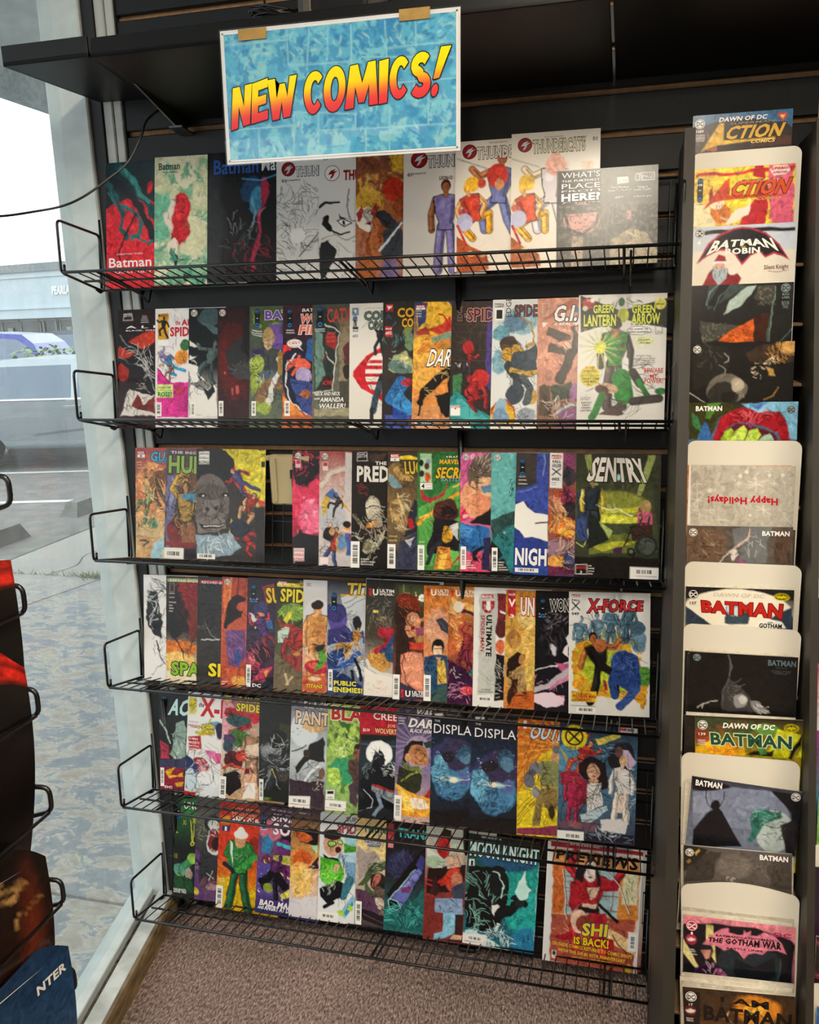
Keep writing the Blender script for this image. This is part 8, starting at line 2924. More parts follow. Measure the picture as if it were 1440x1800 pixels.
class Art:
    def __init__(s, W, H, seed, nu=66, vx=1.0, vy=1.0):
        s.hy = 100 * H / W; s.cell = 100 / nu
        def axis(L, v):
            n = max(2, int(round(L * v / s.cell))); a = np.linspace(0, L * v, n + 1)
            return a if v > .97 else np.concatenate([a, np.linspace(L * v, L, max(2, int(L * (1 - v) / s.cell / 5)) + 1)[1:]])
        s.xs, s.ys = axis(100, vx), axis(s.hy, vy); s.nu, s.nv = len(s.xs) - 1, len(s.ys) - 1
        X, Y = np.meshgrid(s.xs, s.ys); s.X0, s.Y0 = X, Y; s.X, s.Y = X, Y
        s.img = np.ones(X.shape + (3,)) * .8; s.seed = seed; s.k = 0
    def put(s, m, col, a=1.0):
        m = (np.clip(m, 0, 1) * a)[..., None]; s.img = s.img * (1 - m) + np.array(lin(col)) * m
    def cover(s, d, soft): return np.clip(.5 - d / max(soft, s.cell * 1.0), 0, 1)
    def warp(s, a, f):
        if a == 0: s.X, s.Y = s.X0, s.Y0; return
        s.k += 1; k = f / 45; s.X = s.X0 + a * .75 * (vnoise(s.X0 * k, s.Y0 * k, s.seed + s.k) - .5) * 2; s.Y = s.Y0 + a * .75 * (vnoise(s.X0 * k + 9, s.Y0 * k + 5, s.seed + s.k + 50) - .5) * 2
    def limb(s, P, r, col, dark=.35, hi=True):
        d = seg_d(s.X, s.Y, P); s.put(s.cover(d - r * 1.22, s.cell), '0e0d10', .85); s.put(s.cover(d - r, s.cell), col)
        if hi:
            c = lin(col); Q = [(x - r * .38, y - r * .2) for x, y in P]
            s.put(s.cover(seg_d(s.X, s.Y, Q) - r * .34, s.cell), tuple(min(1, v * 1.45 + .015) for v in c), .7)
            Q = [(x + r * .65, y + r * .3) for x, y in P]; m = s.cover(seg_d(s.X, s.Y, Q) - r * .3, s.cell) * s.cover(d - r * .95, s.cell)
            s.put(m, tuple(v * dark for v in c), .8)
    def figure(s, x, y, h, rot, pose, flip, torso, legs, skin, hair, arm):
        a = math.radians(rot); fx = -1 if flip else 1
        def T(p):
            px, py = p[0] * fx * h, p[1] * h
            return (x + px * math.cos(a) - py * math.sin(a), y + px * math.sin(a) + py * math.cos(a))
        Q = POSES[pose]
        for k in ('ll', 'rl'): s.limb([T(p) for p in Q[k]], .046 * h, legs)
        for k in ('la', 'ra') if pose != 1 else (): s.limb([T(p) for p in Q[k]], .034 * h, arm)
        tp = [T(p) for p in ((-.14, -.335), (-.05, -.36), (.05, -.36), (.14, -.335), (.115, -.16), (.075, -.06), (.085, .03), (-.085, .03), (-.075, -.06), (-.115, -.16))]
        d = seg_d(s.X, s.Y, tp + tp[:1]); ins = inside(s.X, s.Y, tp)
        s.put(np.where(ins, 1, s.cover(d - .012 * h, s.cell)), '0e0d10', .85); s.put(np.where(ins & (d > s.cell * .3), 1, 0), torso)
        c = lin(torso); s.put(s.cover(np.hypot(s.X - T((-.05, -.25))[0], s.Y - T((-.05, -.25))[1]) - .05 * h, .03 * h) * ins, tuple(min(1, v * 1.5 + .02) for v in c), .6)
        s.put(s.cover(seg_d(s.X, s.Y, [T((.09, -.28)), T((.06, -.05))]) - .022 * h, .01 * h) * ins, tuple(v * .35 for v in c), .8)
        if pose == 1:
            for k in ('la', 'ra'): s.limb([T(p) for p in Q[k]], .034 * h, arm)
        s.limb([T((0, -.36)), T((0, -.40))], .026 * h, skin, hi=False)
        hx, hy = T((0, -.445)); gx, gy = T((0, -.463))
        s.put(s.cover(np.hypot((s.X - gx) / .8, s.Y - gy) - .072 * h, s.cell), hair)
        s.put(s.cover(np.hypot((s.X - hx) / .76, s.Y - hy) - .055 * h, s.cell), skin)
        s.put(s.cover(np.hypot((s.X - hx - .022 * h) / .5, s.Y - hy) - .04 * h, s.cell), tuple(v * .6 for v in lin(skin)), .6)
    def head(s, x, y, r, skin, hair):
        e = lambda cx, cy, rx, ry, c, a=1: s.put(s.cover((np.hypot((s.X - x - cx * r) / rx, (s.Y - y - cy * r) / ry) - r) * min(rx, ry), s.cell), c, a)
        e(0, -.3, .95, 1.15, hair); e(0, .15, .7, .95, skin); e(.28, .2, .34, .8, tuple(v * .62 for v in lin(skin)), .8)
        e(0, -.75, .8, .45, hair)
        for q in (-.28, .28): e(q, .05, .17, .08, '1a1414'); e(q, .06, .07, .06, 'e8e4dc'); e(q, -.1, .22, .05, hair)
        e(.02, .38, .08, .16, tuple(v * .6 for v in lin(skin))); e(0, .66, .22, .07, '7a2424')
    def op(s, t):
        o = t[0]
        if o == 'g':
            c = [np.array(lin(q)) for q in t[1:]]; v = s.Y0 / s.hy * (len(c) - 1); i = np.clip(v.astype(int), 0, len(c) - 2); f = (v - i)[..., None]
            cs = np.array(c); s.img = cs[i] * (1 - f) + cs[i + 1] * f
        elif o == 'w': s.warp(float(t[1]), float(t[2]))
        elif o == 'e':
            x, y, rx, ry, a = fl(t[1:6]); rx, ry = max(rx, .1), max(ry, .1); ca, sa = math.cos(math.radians(a)), math.sin(math.radians(a))
            dx, dy = s.X - x, s.Y - y; u, v = dx * ca + dy * sa, -dx * sa + dy * ca
            d = (np.hypot(u / rx, v / ry) - 1) * min(rx, ry); s.put(s.cover(d, float(t[7]) if len(t) > 7 else .8), t[6])
        elif o == 'p':
            P = pairs(t[2:]); d = seg_d(s.X, s.Y, P + P[:1]); d = np.where(inside(s.X, s.Y, P), -d, d); s.put(s.cover(d, s.cell), t[1])
        elif o == 'l': s.put(s.cover(seg_d(s.X, s.Y, pairs(t[3:])) - max(float(t[2]) / 2, s.cell * .35), s.cell), t[1])
        elif o == 'r':
            x, y = fl(t[1:3]); n = int(t[4]); a = np.arctan2(s.Y - y, s.X - x); d = np.hypot(s.X - x, s.Y - y)
            m = np.clip((np.sin(a * n) - .2) * 4, 0, 1) * np.clip(1.3 - d / max(float(t[5]), 1), 0, 1); s.put(m, t[3], .8)
        elif o == 'n':
            f, th, sd = float(t[2]), float(t[3]), int(t[4]); z = vnoise(s.X * f / 60 + sd, s.Y * f / 60 + sd * 3, sd, 4)
            m = np.clip((z - th) * 14 + .5, 0, 1)
            if len(t) > 5:
                x0, y0, x1, y1 = fl(t[5:9]); m = m * np.clip(np.minimum.reduce([s.X - x0, x1 - s.X, s.Y - y0, y1 - s.Y]) / 3, 0, 1)
            s.put(m, t[1])
        elif o == 'k':      # tapered pen strokes that follow a smooth flow
            x, y, rx, ry = fl(t[2:6]); sd = int(t[7]) * 17 + s.seed; R = np.random.RandomState(sd); w = float(t[8]); ph = R.rand() * 6.28
            for i in range(int(t[6])):
                q, a = math.sqrt(R.rand()), R.rand() * 6.283; px, py = x + rx * q * math.cos(a), y + ry * q * math.sin(a)
                st = (rx + ry) * (.035 + .05 * R.rand()); P = [(px, py)]; b = ph + 1.3 * math.sin(px * .09 + sd) + 1.3 * math.cos(py * .07 + sd * 2) + (R.rand() - .5) * .5; c = (R.rand() - .5) * .7
                for _ in range(4): P.append((P[-1][0] + st * math.cos(b), P[-1][1] + st * math.sin(b))); b += c
                X0, X1 = min(p[0] for p in P) - 3, max(p[0] for p in P) + 3; Y0, Y1 = min(p[1] for p in P) - 3, max(p[1] for p in P) + 3
                i0, i1 = np.searchsorted(s.xs, [X0 - 4, X1 + 4]); j0, j1 = np.searchsorted(s.ys, [Y0 - 4, Y1 + 4])
                if i1 <= i0 or j1 <= j0: continue
                sx, sy = s.X[j0:j1, i0:i1], s.Y[j0:j1, i0:i1]; ww = w * (.25 + .45 * R.rand()); d = np.full(sx.shape, 1e9)
                for k_, (p, q2) in enumerate(zip(P, P[1:])): d = np.minimum(d, seg_d(sx, sy, [p, q2]) - max(ww * (1 - abs(k_ - 1.2) / 3.2), s.cell * .2))
                m = (s.cover(d, s.cell) * .9)[..., None]; s.img[j0:j1, i0:i1] = s.img[j0:j1, i0:i1] * (1 - m) + np.array(lin(t[1])) * m
        elif o == 'f': s.figure(*fl(t[1:5]), int(t[5]), int(t[6]), *t[7:12])
        elif o == 'h': s.head(*fl(t[1:4]), t[4], t[5])
    def rgba(s):
        mn, mx = s.img.min(-1), s.img.max(-1); sat = (mx - mn) / (mx + .02)
        al = np.clip(.30 + .5 * sat, 0, .8) * np.clip((.62 - mn) / .25, .06, 1)
        return np.clip(np.concatenate([s.img, al[..., None]], -1), 0, 1)

def cover_mesh(name, art, W, H, T=.0022, curl=0.0):
    nu, nv = art.nu, art.nv; X, Y = np.meshgrid(art.xs * W / 100, H - art.ys * H / art.hy)
    n = (nu + 1) * (nv + 1); V = np.zeros((n + 16, 3)); V[:n, 0] = X.ravel(); V[:n, 2] = Y.ravel()
    i = np.arange(nv)[:, None] * (nu + 1) + np.arange(nu)[None]; F = np.stack([i, i + nu + 1, i + nu + 2, i + 1], -1).reshape(-1, 4)
    c = [(0, 0), (W, 0), (W, H), (0, H)]
    V[n:n + 4] = [(x, 0, z) for x, z in c]; V[n + 4:n + 8] = [(x, T, z) for x, z in c]
    V[n + 8:n + 12] = V[n + 4:n + 8]
    E = [(n + 0, n + 1, n + 5, n + 4), (n + 1, n + 2, n + 6, n + 5), (n + 2, n + 3, n + 7, n + 6), (n + 3, n, n + 4, n + 7), (n + 8, n + 9, n + 10, n + 11)]
    F = np.concatenate([F, np.array(E)[:, ::-1] if False else np.array(E)]); V = V[:n + 12]
    me = bpy.data.meshes.new(name); me.vertices.add(len(V)); me.vertices.foreach_set('co', V.astype('f').ravel())
    me.loops.add(F.size); me.loops.foreach_set('vertex_index', F.astype('i').ravel())
    me.polygons.add(len(F)); me.polygons.foreach_set('loop_start', np.arange(0, F.size, 4, dtype='i'))
    me.update(calc_edges=True)
    col = np.concatenate([art.rgba().reshape(-1, 4), np.tile(np.array(PAGES), (12, 1))])
    at = me.color_attributes.new('Col', 'FLOAT_COLOR', 'POINT'); at.data.foreach_set('color', col.astype('f').ravel())
    me.materials.append(PRINT); return me

# ---- lettering: every text curve is made first, converted in one pass, then laid on its cover
class Text:
    store = {}
    @staticmethod
    def key(s, b, o): return (s, b, o)
    BOLD = {0: 0.0, 1: .016, 2: .036}
    @classmethod
    def need(cls, s, b, o): cls.store[(s, b, o)] = None
    @classmethod
    def bake(cls):
        obs = []
        for (s, b, o) in cls.store:
            cu = bpy.data.curves.new('t', 'FONT'); cu.body = s; cu.size = 1; cu.resolution_u = 2 if len(s) < 14 else 1; cu.offset = cls.BOLD[b] + o; cu.fill_mode = 'FRONT'
            cu.space_character = 1.0 + (.06 if b == 2 else .02)
            ob = bpy.data.objects.new('t', cu); C.objects.link(ob); obs.append((ob, (s, b, o)))
        bpy.context.view_layer.update(); dg = bpy.context.evaluated_depsgraph_get()
        for ob, k in obs:
            me = ob.evaluated_get(dg).to_mesh(); n = len(me.vertices); v = np.zeros(n * 3, 'f'); me.vertices.foreach_get('co', v)
            cls.store[k] = (v.reshape(-1, 3)[:, :2].copy(), [tuple(p.vertices) for p in me.polygons]); ob.evaluated_get(dg).to_mesh_clear()
        for ob, k in obs:
            cu = ob.data; bpy.data.objects.remove(ob); bpy.data.curves.remove(cu)

def topts(t):
    d = dict(b=0, o=None, s=0.0, a=0.0)
    for q in t:
        if '=' in q: k, v = q.split('='); d[k] = int(v) if k == 'b' else float(v) if k in 'sa' else v
    return d
OUT = .045
def words(q): return q.replace('%', ' ')
class Layer:
    """flat lettering and marks of one cover, in cover units"""
    def __init__(s): s.v = []; s.f = []; s.c = []
    def add(s, P, F, col, lift):
        o = len(s.v); s.v += [(x, y, lift) for x, y in P]; s.f += [tuple(i + o for i in f) for f in F]
        cc = lin(col); s.c += [(*cc, 0)] * len(P)
    def text(s, t, mapper, opt, lift=.0004):
        st = words(t); base = Text.store[(st, opt['b'], 0.0)]
        if not len(base[0]): return
        mx = base[0].max(0); mn = base[0].min(0); x0, x1 = mn[0], mx[0]; cap = .73
        def conv(v): u = (v[:, 0] - x0) / max(x1 - x0, 1e-6); w = v[:, 1] / cap; return mapper(u, w)
        if opt['o']:
            ov = Text.store[(st, opt['b'], OUT)]; s.add(conv(ov[0]), ov[1], opt['o'], lift)
        s.add(conv(base[0]), base[1], t_col(opt), lift + .00025)
    def quad(s, x, y, w, h, col, lift=.0004): s.add([(x, y), (x + w, y), (x + w, y + h), (x, y + h)], [(0, 3, 2, 1)], col, lift)
    def disc(s, x, y, rx, ry, col, lift, n=22): s.add([(x + rx * math.cos(a), y + ry * math.sin(a)) for a in (2 * math.pi * i / n for i in range(n))], [tuple(range(n))[::-1]], col, lift)
    def build(s, name, W, H, parent, mat=PRINT):
        me = bpy.data.meshes.new(name); k = W / 100
        me.from_pydata([(x * k, -l, H - y * k) for x, y, l in s.v], [], s.f)
        at = me.color_attributes.new('Col', 'FLOAT_COLOR', 'POINT'); at.data.foreach_set('color', np.array(s.c, 'f').ravel()); me.materials.append(mat)
        me.update()
        flip = [p.index for p in me.polygons if p.normal.y > 0]
        if flip:
            bm = bmesh.new(); bm.from_mesh(me); bm.faces.ensure_lookup_table(); bmesh.ops.reverse_faces(bm, faces=[bm.faces[i] for i in flip]); bm.to_mesh(me); bm.free()
        return link(name, me, parent)
def t_col(o): return o['col']
BADGE = {'dcw': ('f2efe8', '1a1a1a', 'f2efe8'), 'dcb': ('1a1a1a', 'f2efe8', '1a1a1a'), 'dcg': ('8a9a9c', '1c1c1c', '8a9a9c'), 'dcr': ('b02a4a', 'f2e8e8', 'b02a4a')}
def lay_text(L, t):
    o = t[0]
    if o == 't':
        x, y, x1, h = fl(t[2:6]); opt = topts(t[7:]); opt['col'] = t[6]; sh = opt['s']
        L.text(t[1], lambda u, w: list(zip(x + (x1 - x) * u + sh * h * w, y - h * w)), opt)
    elif o == 'q':
        q = fl(t[2:10]); opt = topts(t[11:]); opt['col'] = t[10]; bl, br, tl, tr = [np.array(q[i:i + 2]) for i in (0, 2, 4, 6)]
        def mp(u, w):
            u = u[:, None]; w = w[:, None]; r = (bl * (1 - u) + br * u) * (1 - w) + (tl * (1 - u) + tr * u) * w; r = r + opt['a'] * (tl - bl) * 4 * u * (1 - u) * np.clip(1 - w, 0, 1) * np.array([0, 1]); return [tuple(z) for z in r]
        L.text(t[1], mp, opt)
    elif o == 'v':
        x, y, y1, h = fl(t[2:6]); opt = topts(t[7:]); opt['col'] = t[6]; sg = 1 if y1 > y else -1
        L.text(t[1], lambda u, w: list(zip(x + sg * h * w, y + (y1 - y) * u)), opt)
def need_text(t):
    if t[0] in 'tqv' and len(t[0]) == 1:
        opt = topts(t[7:] if t[0] != 'q' else t[11:]); Text.need(words(t[1]), opt['b'], 0.0)
        if opt['o']: Text.need(words(t[1]), opt['b'], OUT)
for w_, b_ in (('DC', 2), ('MARVEL', 2), ('1', 2), ('4', 2), ('3', 2)): Text.need(w_, b_, 0.0)
def fit(L, s, x0, x1, y, h, col, lift, b=2): L.text(s, lambda u, w: list(zip(x0 + (x1 - x0) * u, y - h * w)), dict(b=b, o=None, s=0, col=col), lift)
def badge(L, t):
    if t[0] == 'dcp':
        x, y, w, h = fl(t[1:5]); r = w / 2
        L.disc(x, y + r, r, r, '121216', .0003); L.disc(x, y + h - r, r, r, '121216', .0003); L.quad(x - r, y + r, w, h - 2 * r, '121216', .0003)
        L.disc(x, y + r, r * .86, r * .86, '2f6fb0', .0005); L.disc(x, y + r, r * .74, r * .74, '15151a', .00065); fit(L, 'DC', x - r * .62, x + r * .62, y + r * 1.36, r * .72, '3f86c4', .0009)
        L.disc(x, y + h - r, r * .84, r * .84, '2f6fb0', .0005); L.disc(x, y + h - r, r * .5, r * .3, '15151a', .00065); L.quad(x - r * .4, y + h / 2 - r * .15, r * .8, r * .3, 'd8d8d8', .0005)
    else:
        x, y, r = fl(t[1:4]); a, b, c = BADGE[t[0]]
        L.disc(x, y, r, r, a, .0003); L.disc(x, y, r * .88, r * .88, b, .00045); L.disc(x, y, r * .76, r * .76, a, .0006); fit(L, 'DC', x - r * .62, x + r * .62, y + r * .42, r * .84, b, .0009)
def barcode(L, t):
    x, y, w, h = fl(t[1:5]); vert = t[5] == 'v'; L.quad(x, y, w, h, 'f0eee9', .0003)
    R = random.Random(int(x * 7 + y * 3)); n = 20
    for i in range(n):
        if i in (6, 13): continue
        a = .14 + .7 * i / n; k = R.uniform(.3, .85) * .7 / n
        if vert: L.quad(x + w * .22, y + h * a, w * .56, h * k, '1c1c1c', .0005)
        else: L.quad(x + w * a, y + h * .14, w * k, h * .56, '1c1c1c', .0005)
def emblem(L, t):
    x, y, r = fl(t[1:4]); a, b = t[4], t[5]
    L.disc(x, y, r, r, '2a1a1a', .0003); L.disc(x, y, r * .93, r * .93, a, .0005)
    for P, c in (([(-.55, .2), (-.2, -.3), (.5, -.55), (.2, -.2), (.75, -.3), (.3, .05), (.1, .4), (-.1, .1)], b), ([(-.3, .75), (-.1, .3), (.3, .2), (.05, .55)], b)):
        L.add([(x + px * r, y + py * r) for px, py in P], [tuple(range(len(P)))[::-1]], c, .00075)
def marvel(L, t):
    x, y, w, h = fl(t[1:5]); L.quad(x, y, w, h * .55, 'c03038', .0003); L.quad(x, y + h * .55, w, h * .45, 'f0ece6', .0003)
    fit(L, 'MARVEL', x + w * .06, x + w * .94, y + h * .46, h * .36, 'f4efe8', .0006); fit(L, t[5], x + w * .42, x + w * .58, y + h * .93, h * .3, '1c1c1c', .0006)

ROWG = {1: 'comics on the topmost shelf', 2: 'comics on the second shelf', 3: 'comics on the third shelf', 4: 'comics on the fourth shelf', 5: 'comics on the fifth shelf', 6: 'comics on the lowest shelf', 7: 'comics in the right-hand rack'}
def frame_of(o, lean, yaw, roll):
    l, yw, r = (math.radians(a) for a in (lean, yaw, roll))
    up = Vector((0, math.sin(l), math.cos(l))); x0 = Vector((math.cos(yw), math.sin(yw), 0)); y = up.cross(x0).normalized(); u = x0.cross(y)
    x1 = x0 * math.cos(r) - u * math.sin(r); u1 = u * math.cos(r) + x0 * math.sin(r)
    m = Matrix((x1, y, u1)).transposed().to_4x4(); m.translation = Vector(o); return m
SPEC = []
for ln in COVERS.strip().splitlines():
    t = ln.split()
    if ln[0] == '@': SPEC.append(dict(id=t[0][1:], q=fl(t[1:]), ops=[], label=''))
    elif t[0] == 'L': SPEC[-1]['label'] = ln[2:].strip()
    else: SPEC[-1]['ops'].append(t); need_text(t)
NT = [('NEW', 2), ('NO', 2)]
for ln in EXTRA_TEXT: Text.need(*ln)
Text.bake()
def build_comic(sp, nu=104, vis=1.0):
    x, y, z, W, H, lean, yaw, roll = sp['q']; row = int(sp['id'].split('.')[0]); art = Art(W, H, abs(hash_id(sp['id'])), nu, vis if row < 7 else 1.0, 1.0 if row < 7 else .55)
    for t in sp['ops']:
        if t[0] in ('g', 'w', 'e', 'p', 'l', 'r', 'n', 'k', 'f', 'h'): art.op(t)
    name = 'magazine' if sp['id'] == '6.11' else 'comic'
    o = link(name, cover_mesh(name, art, W, H)); o.matrix_world = frame_of((x, y, z), lean, yaw, roll)
    tag(o, sp['label'], name, ROWG[row])
    title, small, bdg, bar = Layer(), Layer(), Layer(), Layer()
    hs = [float(t[5]) if t[0] == 't' else 99 for t in sp['ops'] if t[0] in 'tqv']; big = max(hs) * .55 if hs else 0
    for t in sp['ops']:
        if t[0] in ('t', 'q', 'v') : lay_text(title if (t[0] in 'qv' or float(t[5]) >= big) else small, t)
        elif t[0].startswith('dc'): badge(bdg, t)
        elif t[0] == 'bc': barcode(bar, t)
        elif t[0] == 'mv': marvel(bdg, t)
        elif t[0] == 'z': emblem(bdg, t)
    for L, nm in ((title, 'title_lettering'), (small, 'small_lettering'), (bdg, 'emblem'), (bar, 'barcode')):
        if L.v: L.build(nm, W, H, o)
    return o
def hash_id(s): a, b = s.split('.'); return int(a) * 40 + int(b)
for sp, nx in zip(SPEC, SPEC[1:] + [None]):
    same = nx and nx['id'].split('.')[0] == sp['id'].split('.')[0]
    build_comic(sp, vis=min(1.0, (nx['q'][0] - sp['q'][0]) / sp['q'][3] + .09) if same else 1.0)

# ------------------------------------------------------------------ right-hand stepped rack
def yt(i): return -.030 - .0325 * i
def zt(i): return 1.854 - .1005 * i
rack = empty('stepped_rack', (0, 0, 0)); tag(rack, 'dark stepped magazine rack with two columns of pockets at the end of the wire shelves', 'rack')
def rack_panel(x0, x1, ztop, label=None):
    P = [(WY, 0)] + [(yt(i) - .034, zt(i) + .02) for i in (17.5, 12, 6, 0)]
    P = [(WY - .003, 0), (yt(18.5) - .05, 0), (yt(18.2) - .05, .03), (yt(.9) - .036, zt(.9) + .05), (yt(.4) - .010, ztop), (WY - .003, ztop)]
    o = MB().prism(P, 0, x0, x1).build('side_panel', PARTI, rack)
rack_panel(1.2145, 1.2325, 1.80)
rack_panel(1.4215, 1.4325, 1.80)
rack_panel(1.645, 1.657, 1.80)
def ledge(i, x0, x1):
    z = zt(i) - .268; y = yt(i)
    o = MB().box((x0, y - .045, z - .006), (x1, min(y + .03, WY - .004), z), bev=.0012).build('ledge', MDFEDGE, rack)
MDFEDGE = mat('worn_tan_edge', '6a543c', .6, noise=.15, nscale=50)
NUM = ['first', 'second', 'third', 'fourth', 'fifth', 'sixth', 'seventh', 'eighth', 'ninth', 'tenth', 'eleventh', 'twelfth', 'thirteenth', 'fourteenth', 'fifteenth']
for i in range(15):
    if zt(i) - .268 > .05:
        ledge(i, 1.2328, 1.4212)
        ledge(i, 1.4328, 1.6448)
# white divider cards
def card(name, x, y, z, W, roll, label, H=.285, bow=0.0, group='white divider cards'):
    r = .014; P = []
    for cx, cz, a0 in ((W - r, H - r, 0), (r, H - r, 90)):
        P += [(cx + r * math.cos(math.radians(a0 + k * 15)), cz + r * math.sin(math.radians(a0 + k * 15))) for k in range(7)]
    if bow:
        top = [(W - r - (W - 2 * r) * k / 10, H + bow * math.sin(math.pi * k / 10)) for k in range(1, 10)]; P = P[:7] + top + P[7:]
    P = P + [(.004, 0), (W - .004, 0)]
    o = MB().prism(P, 1, 0, .0013).build(name, CREAM)
    f = frame_of((0, 0, 0), 6, 0, roll); up = f.to_3x3() @ Vector((0, 0, 1)); f.translation = Vector((x, y, z)) - up * H
    o.matrix_world = f; return tag(o, label, 'card', group)
for i, x, z, W, roll, bow, lb in ((1, 1.230, 1.779, .180, -.6, 0, 'topmost white card, behind the yellow and red comic'), (6, 1.2345, 1.295, .181, -.4, 0, 'second white card from the top, behind the snowflake comic'),
        (8, 1.2355, 1.1005, .1815, 0, 0, 'third white card from the top, behind the comic numbered 137'), (9, 1.2355, 1.002, .182, .2, .0, 'fourth white card from the top, behind the black cape comic'),
        (11, 1.237, .8015, .181, -.6, 0, 'fifth white card from the top, behind the green-haired head comic'), (13, 1.241, .6025, .1785, -1.6, .010, 'sixth white card with an arched top, behind the pink title plate comic')):
    card('divider_card', x, yt(i) + .014, z, W, roll, lb, bow=bow)
# spare copies standing behind the front ones
PLAINART = {}
def plain(W, H, top, bot, seed=3):
    a = Art(W, H, seed, 20); a.op(['g', top, top, bot]); return a
def spare(i, k, x, dz, top, bot, label, roll=0.0, W=.168):
    H = .259; f = frame_of((0, 0, 0), 6, 0, roll); up = f.to_3x3() @ Vector((0, 0, 1)); f.translation = Vector((x, yt(i) + .0030 * k, zt(i) + dz)) - up * H
    o = link('comic', cover_mesh('comic', plain(W, H, top, bot, i + k), W, H)); o.matrix_world = f
    return tag(o, label, 'comic', 'spare copies in the right-hand rack')
SP = {6: [(1.232, .004, 'd8884a', 'c86a2a')], 7: [(1.239, .003, '4a443c', '3a322c')], 8: [(1.240, .004, 'd8cdb8', 'cabfa8'), (1.238, .009, 'ded4c0', 'cabfa8'), (1.237, .013, 'd8d0bc', 'cabfa8')],
      9: [(1.243, .004, '2a2826', '1a1816'), (1.239, .0075, '1e1c1a', '181614'), (1.240, .011, 'd8cdb8', 'cabfa8')], 10: [(1.2405, .0085, '26221c', 'a8341c'), (1.243, .013, 'cfc6b2', 'b8b09c')],
      11: [(1.244, .004, 'cfc6b4', 'b8b09c'), (1.246, .008, 'd8d0be', 'b8b09c')], 12: [(1.243, .005, 'c8c0ae', '5a524a'), (1.240, .009, 'd0c8b6', '5a524a')], 13: [(1.246, .005, 'c8bfae', '6a5a4a'), (1.243, .011, 'd4ccba', '6a5a4a'), (1.245, .016, 'b8ae9a', '6a5a4a')],
      14: [(1.245, .008, 'c0b6a2', '4a3a2a'), (1.243, .014, 'd4cab6', '4a3a2a'), (1.246, .019, 'c8beaa', '4a3a2a')]}
WHICH = {6: 'snowflake', 7: 'skeletal arm', 8: '137-numbered', 9: 'black cape', 10: '139-numbered', 11: 'green-haired head', 12: 'rainy city', 13: 'pink title plate', 14: 'amber black-lettered'}
for i, L in SP.items():
    for k, (x, dz, a, b) in enumerate(L):
        spare(i, k + 1, x, dz, a, b, ('nearest', 'second', 'third')[k] + ' spare copy whose top edge shows behind the ' + WHICH[i] + ' comic', {14: -3.0, 13: -1.2, 12: -1.8, 11: 1.0, 10: -1.6}.get(i, -.5))
# second column: only its left edges come into the frame
C2 = [('orange-red city comic with red round badges, topmost in the far column', 'c8704a e0a080 5a2a20', 'dcr'), ('orange-red city comic with a red car, second in the far column', 'd88a5a c89a6a 8a2a1c', 'dcr'),
      ('cream comic with a purple corner block, third in the far column', 'e0d4bc dccfb4 d8ccb4', ''), ('black comic with blue badges, fourth in the far column', '1c1b1c 1a1a1c 161618', 'dcp'),
      ('black comic with grey badges, fifth in the far column', '161616 1a1a1c 121214', 'dcg'), ('navy comic with big white dots and lime badges, sixth in the far column', '3a7a3a 2a3050 23284a', 'dcw'),
      ('cream and bright blue comic, seventh in the far column', '2a78b8 d8c898 d8c8a0', ''), ('white and black comic with a red spine, eighth in the far column', 'd8d0c8 2a2a2a c8c4bc', 'dcg'),
      ('charcoal comic with a blue badge strip, ninth in the far column', '3a3a3c 444044 3a3638', 'dcp'), ('pale sky comic with a red badge, tenth in the far column', 'c83a5a b8ccc8 d0bc98', 'dcr'),
      ('magenta and teal comic, eleventh in the far column', '8a2a7a 2a7a8a 2a8a9a', ''), ('lime green comic, twelfth in the far column', '7ab83a 6aa83a 4a8a2a', ''),
      ('violet black comic with white lettering, thirteenth in the far column', '2a2028 3a2038 4a5058', ''), ('dark comic with red marks, fourteenth in the far column', '2a2622 241c1a 2a2a28', ''),
      ('bright blue comic with a white badge, lowest in the far column', '2a5aa0 2a64b0 1f4a8a', 'dcw')]
for i, (lb, g, bd) in enumerate(C2):
    a = Art(.168, .259, 300 + i, 44); a.op(['g'] + g.split())
    if i < 2: a.op('n 3a1a18 9 .55 4 0 30 100 154'.split()); a.op('p b82a1c 0 80 60 70 100 90 100 120 0 130'.split())
    if i == 2: a.op('p 3a2050 14 4 60 2 60 22 14 24'.split()); a.op('f 16 62 70 0 0 0 5a4a5a 4a3a4a c8a890 2a2028 5a4a5a'.split())
    if i == 5:
        for q, r in ((30, 16), (62, 12), (90, 20), (125, 10)): a.op(f'e 6 {q} {r} {r} 0 e8e4d8'.split())
    if i == 6: a.op('p e0d0a0 0 22 100 18 100 60 0 64'.split())
    if i == 9: a.op('p b89a70 0 120 60 70 100 80 100 154 0 154'.split())
    if i in (7, 12, 13): a.op(f'k {"1a1a1a" if i == 7 else "a83a5a"} 30 50 30 50 24 {i} 2'.split())
    W, H = .168, .259; x = (1.4345, 1.4345, 1.434, 1.438, 1.436, 1.443, 1.446, 1.437, 1.441, 1.438, 1.4405, 1.446, 1.4395, 1.445, 1.447)[i]
    f = frame_of((0, 0, 0), 6, 0, -.6); up = f.to_3x3() @ Vector((0, 0, 1)); f.translation = Vector((x, yt(i), zt(i) + .002)) - up * H
    o = link('comic', cover_mesh('comic', a, W, H)); o.matrix_world = f; tag(o, lb, 'comic', 'comics in the far column of the right-hand rack')
    if bd:
        L = Layer(); badge(L, ['dcp', '14', '8', '15', '34'] if bd == 'dcp' else [bd, '15', '15', '9'])
        if bd in ('dcr', 'dcg'): badge(L, [bd, '15', '42', '8'])
        L.build('emblem', W, H, o)
    if i == 12:
        L = Layer(); fit(L, 'JUSTICE', 20, 90, 46, 15, 'f0e8e0', .0006); L.build('title_lettering', W, H, o)
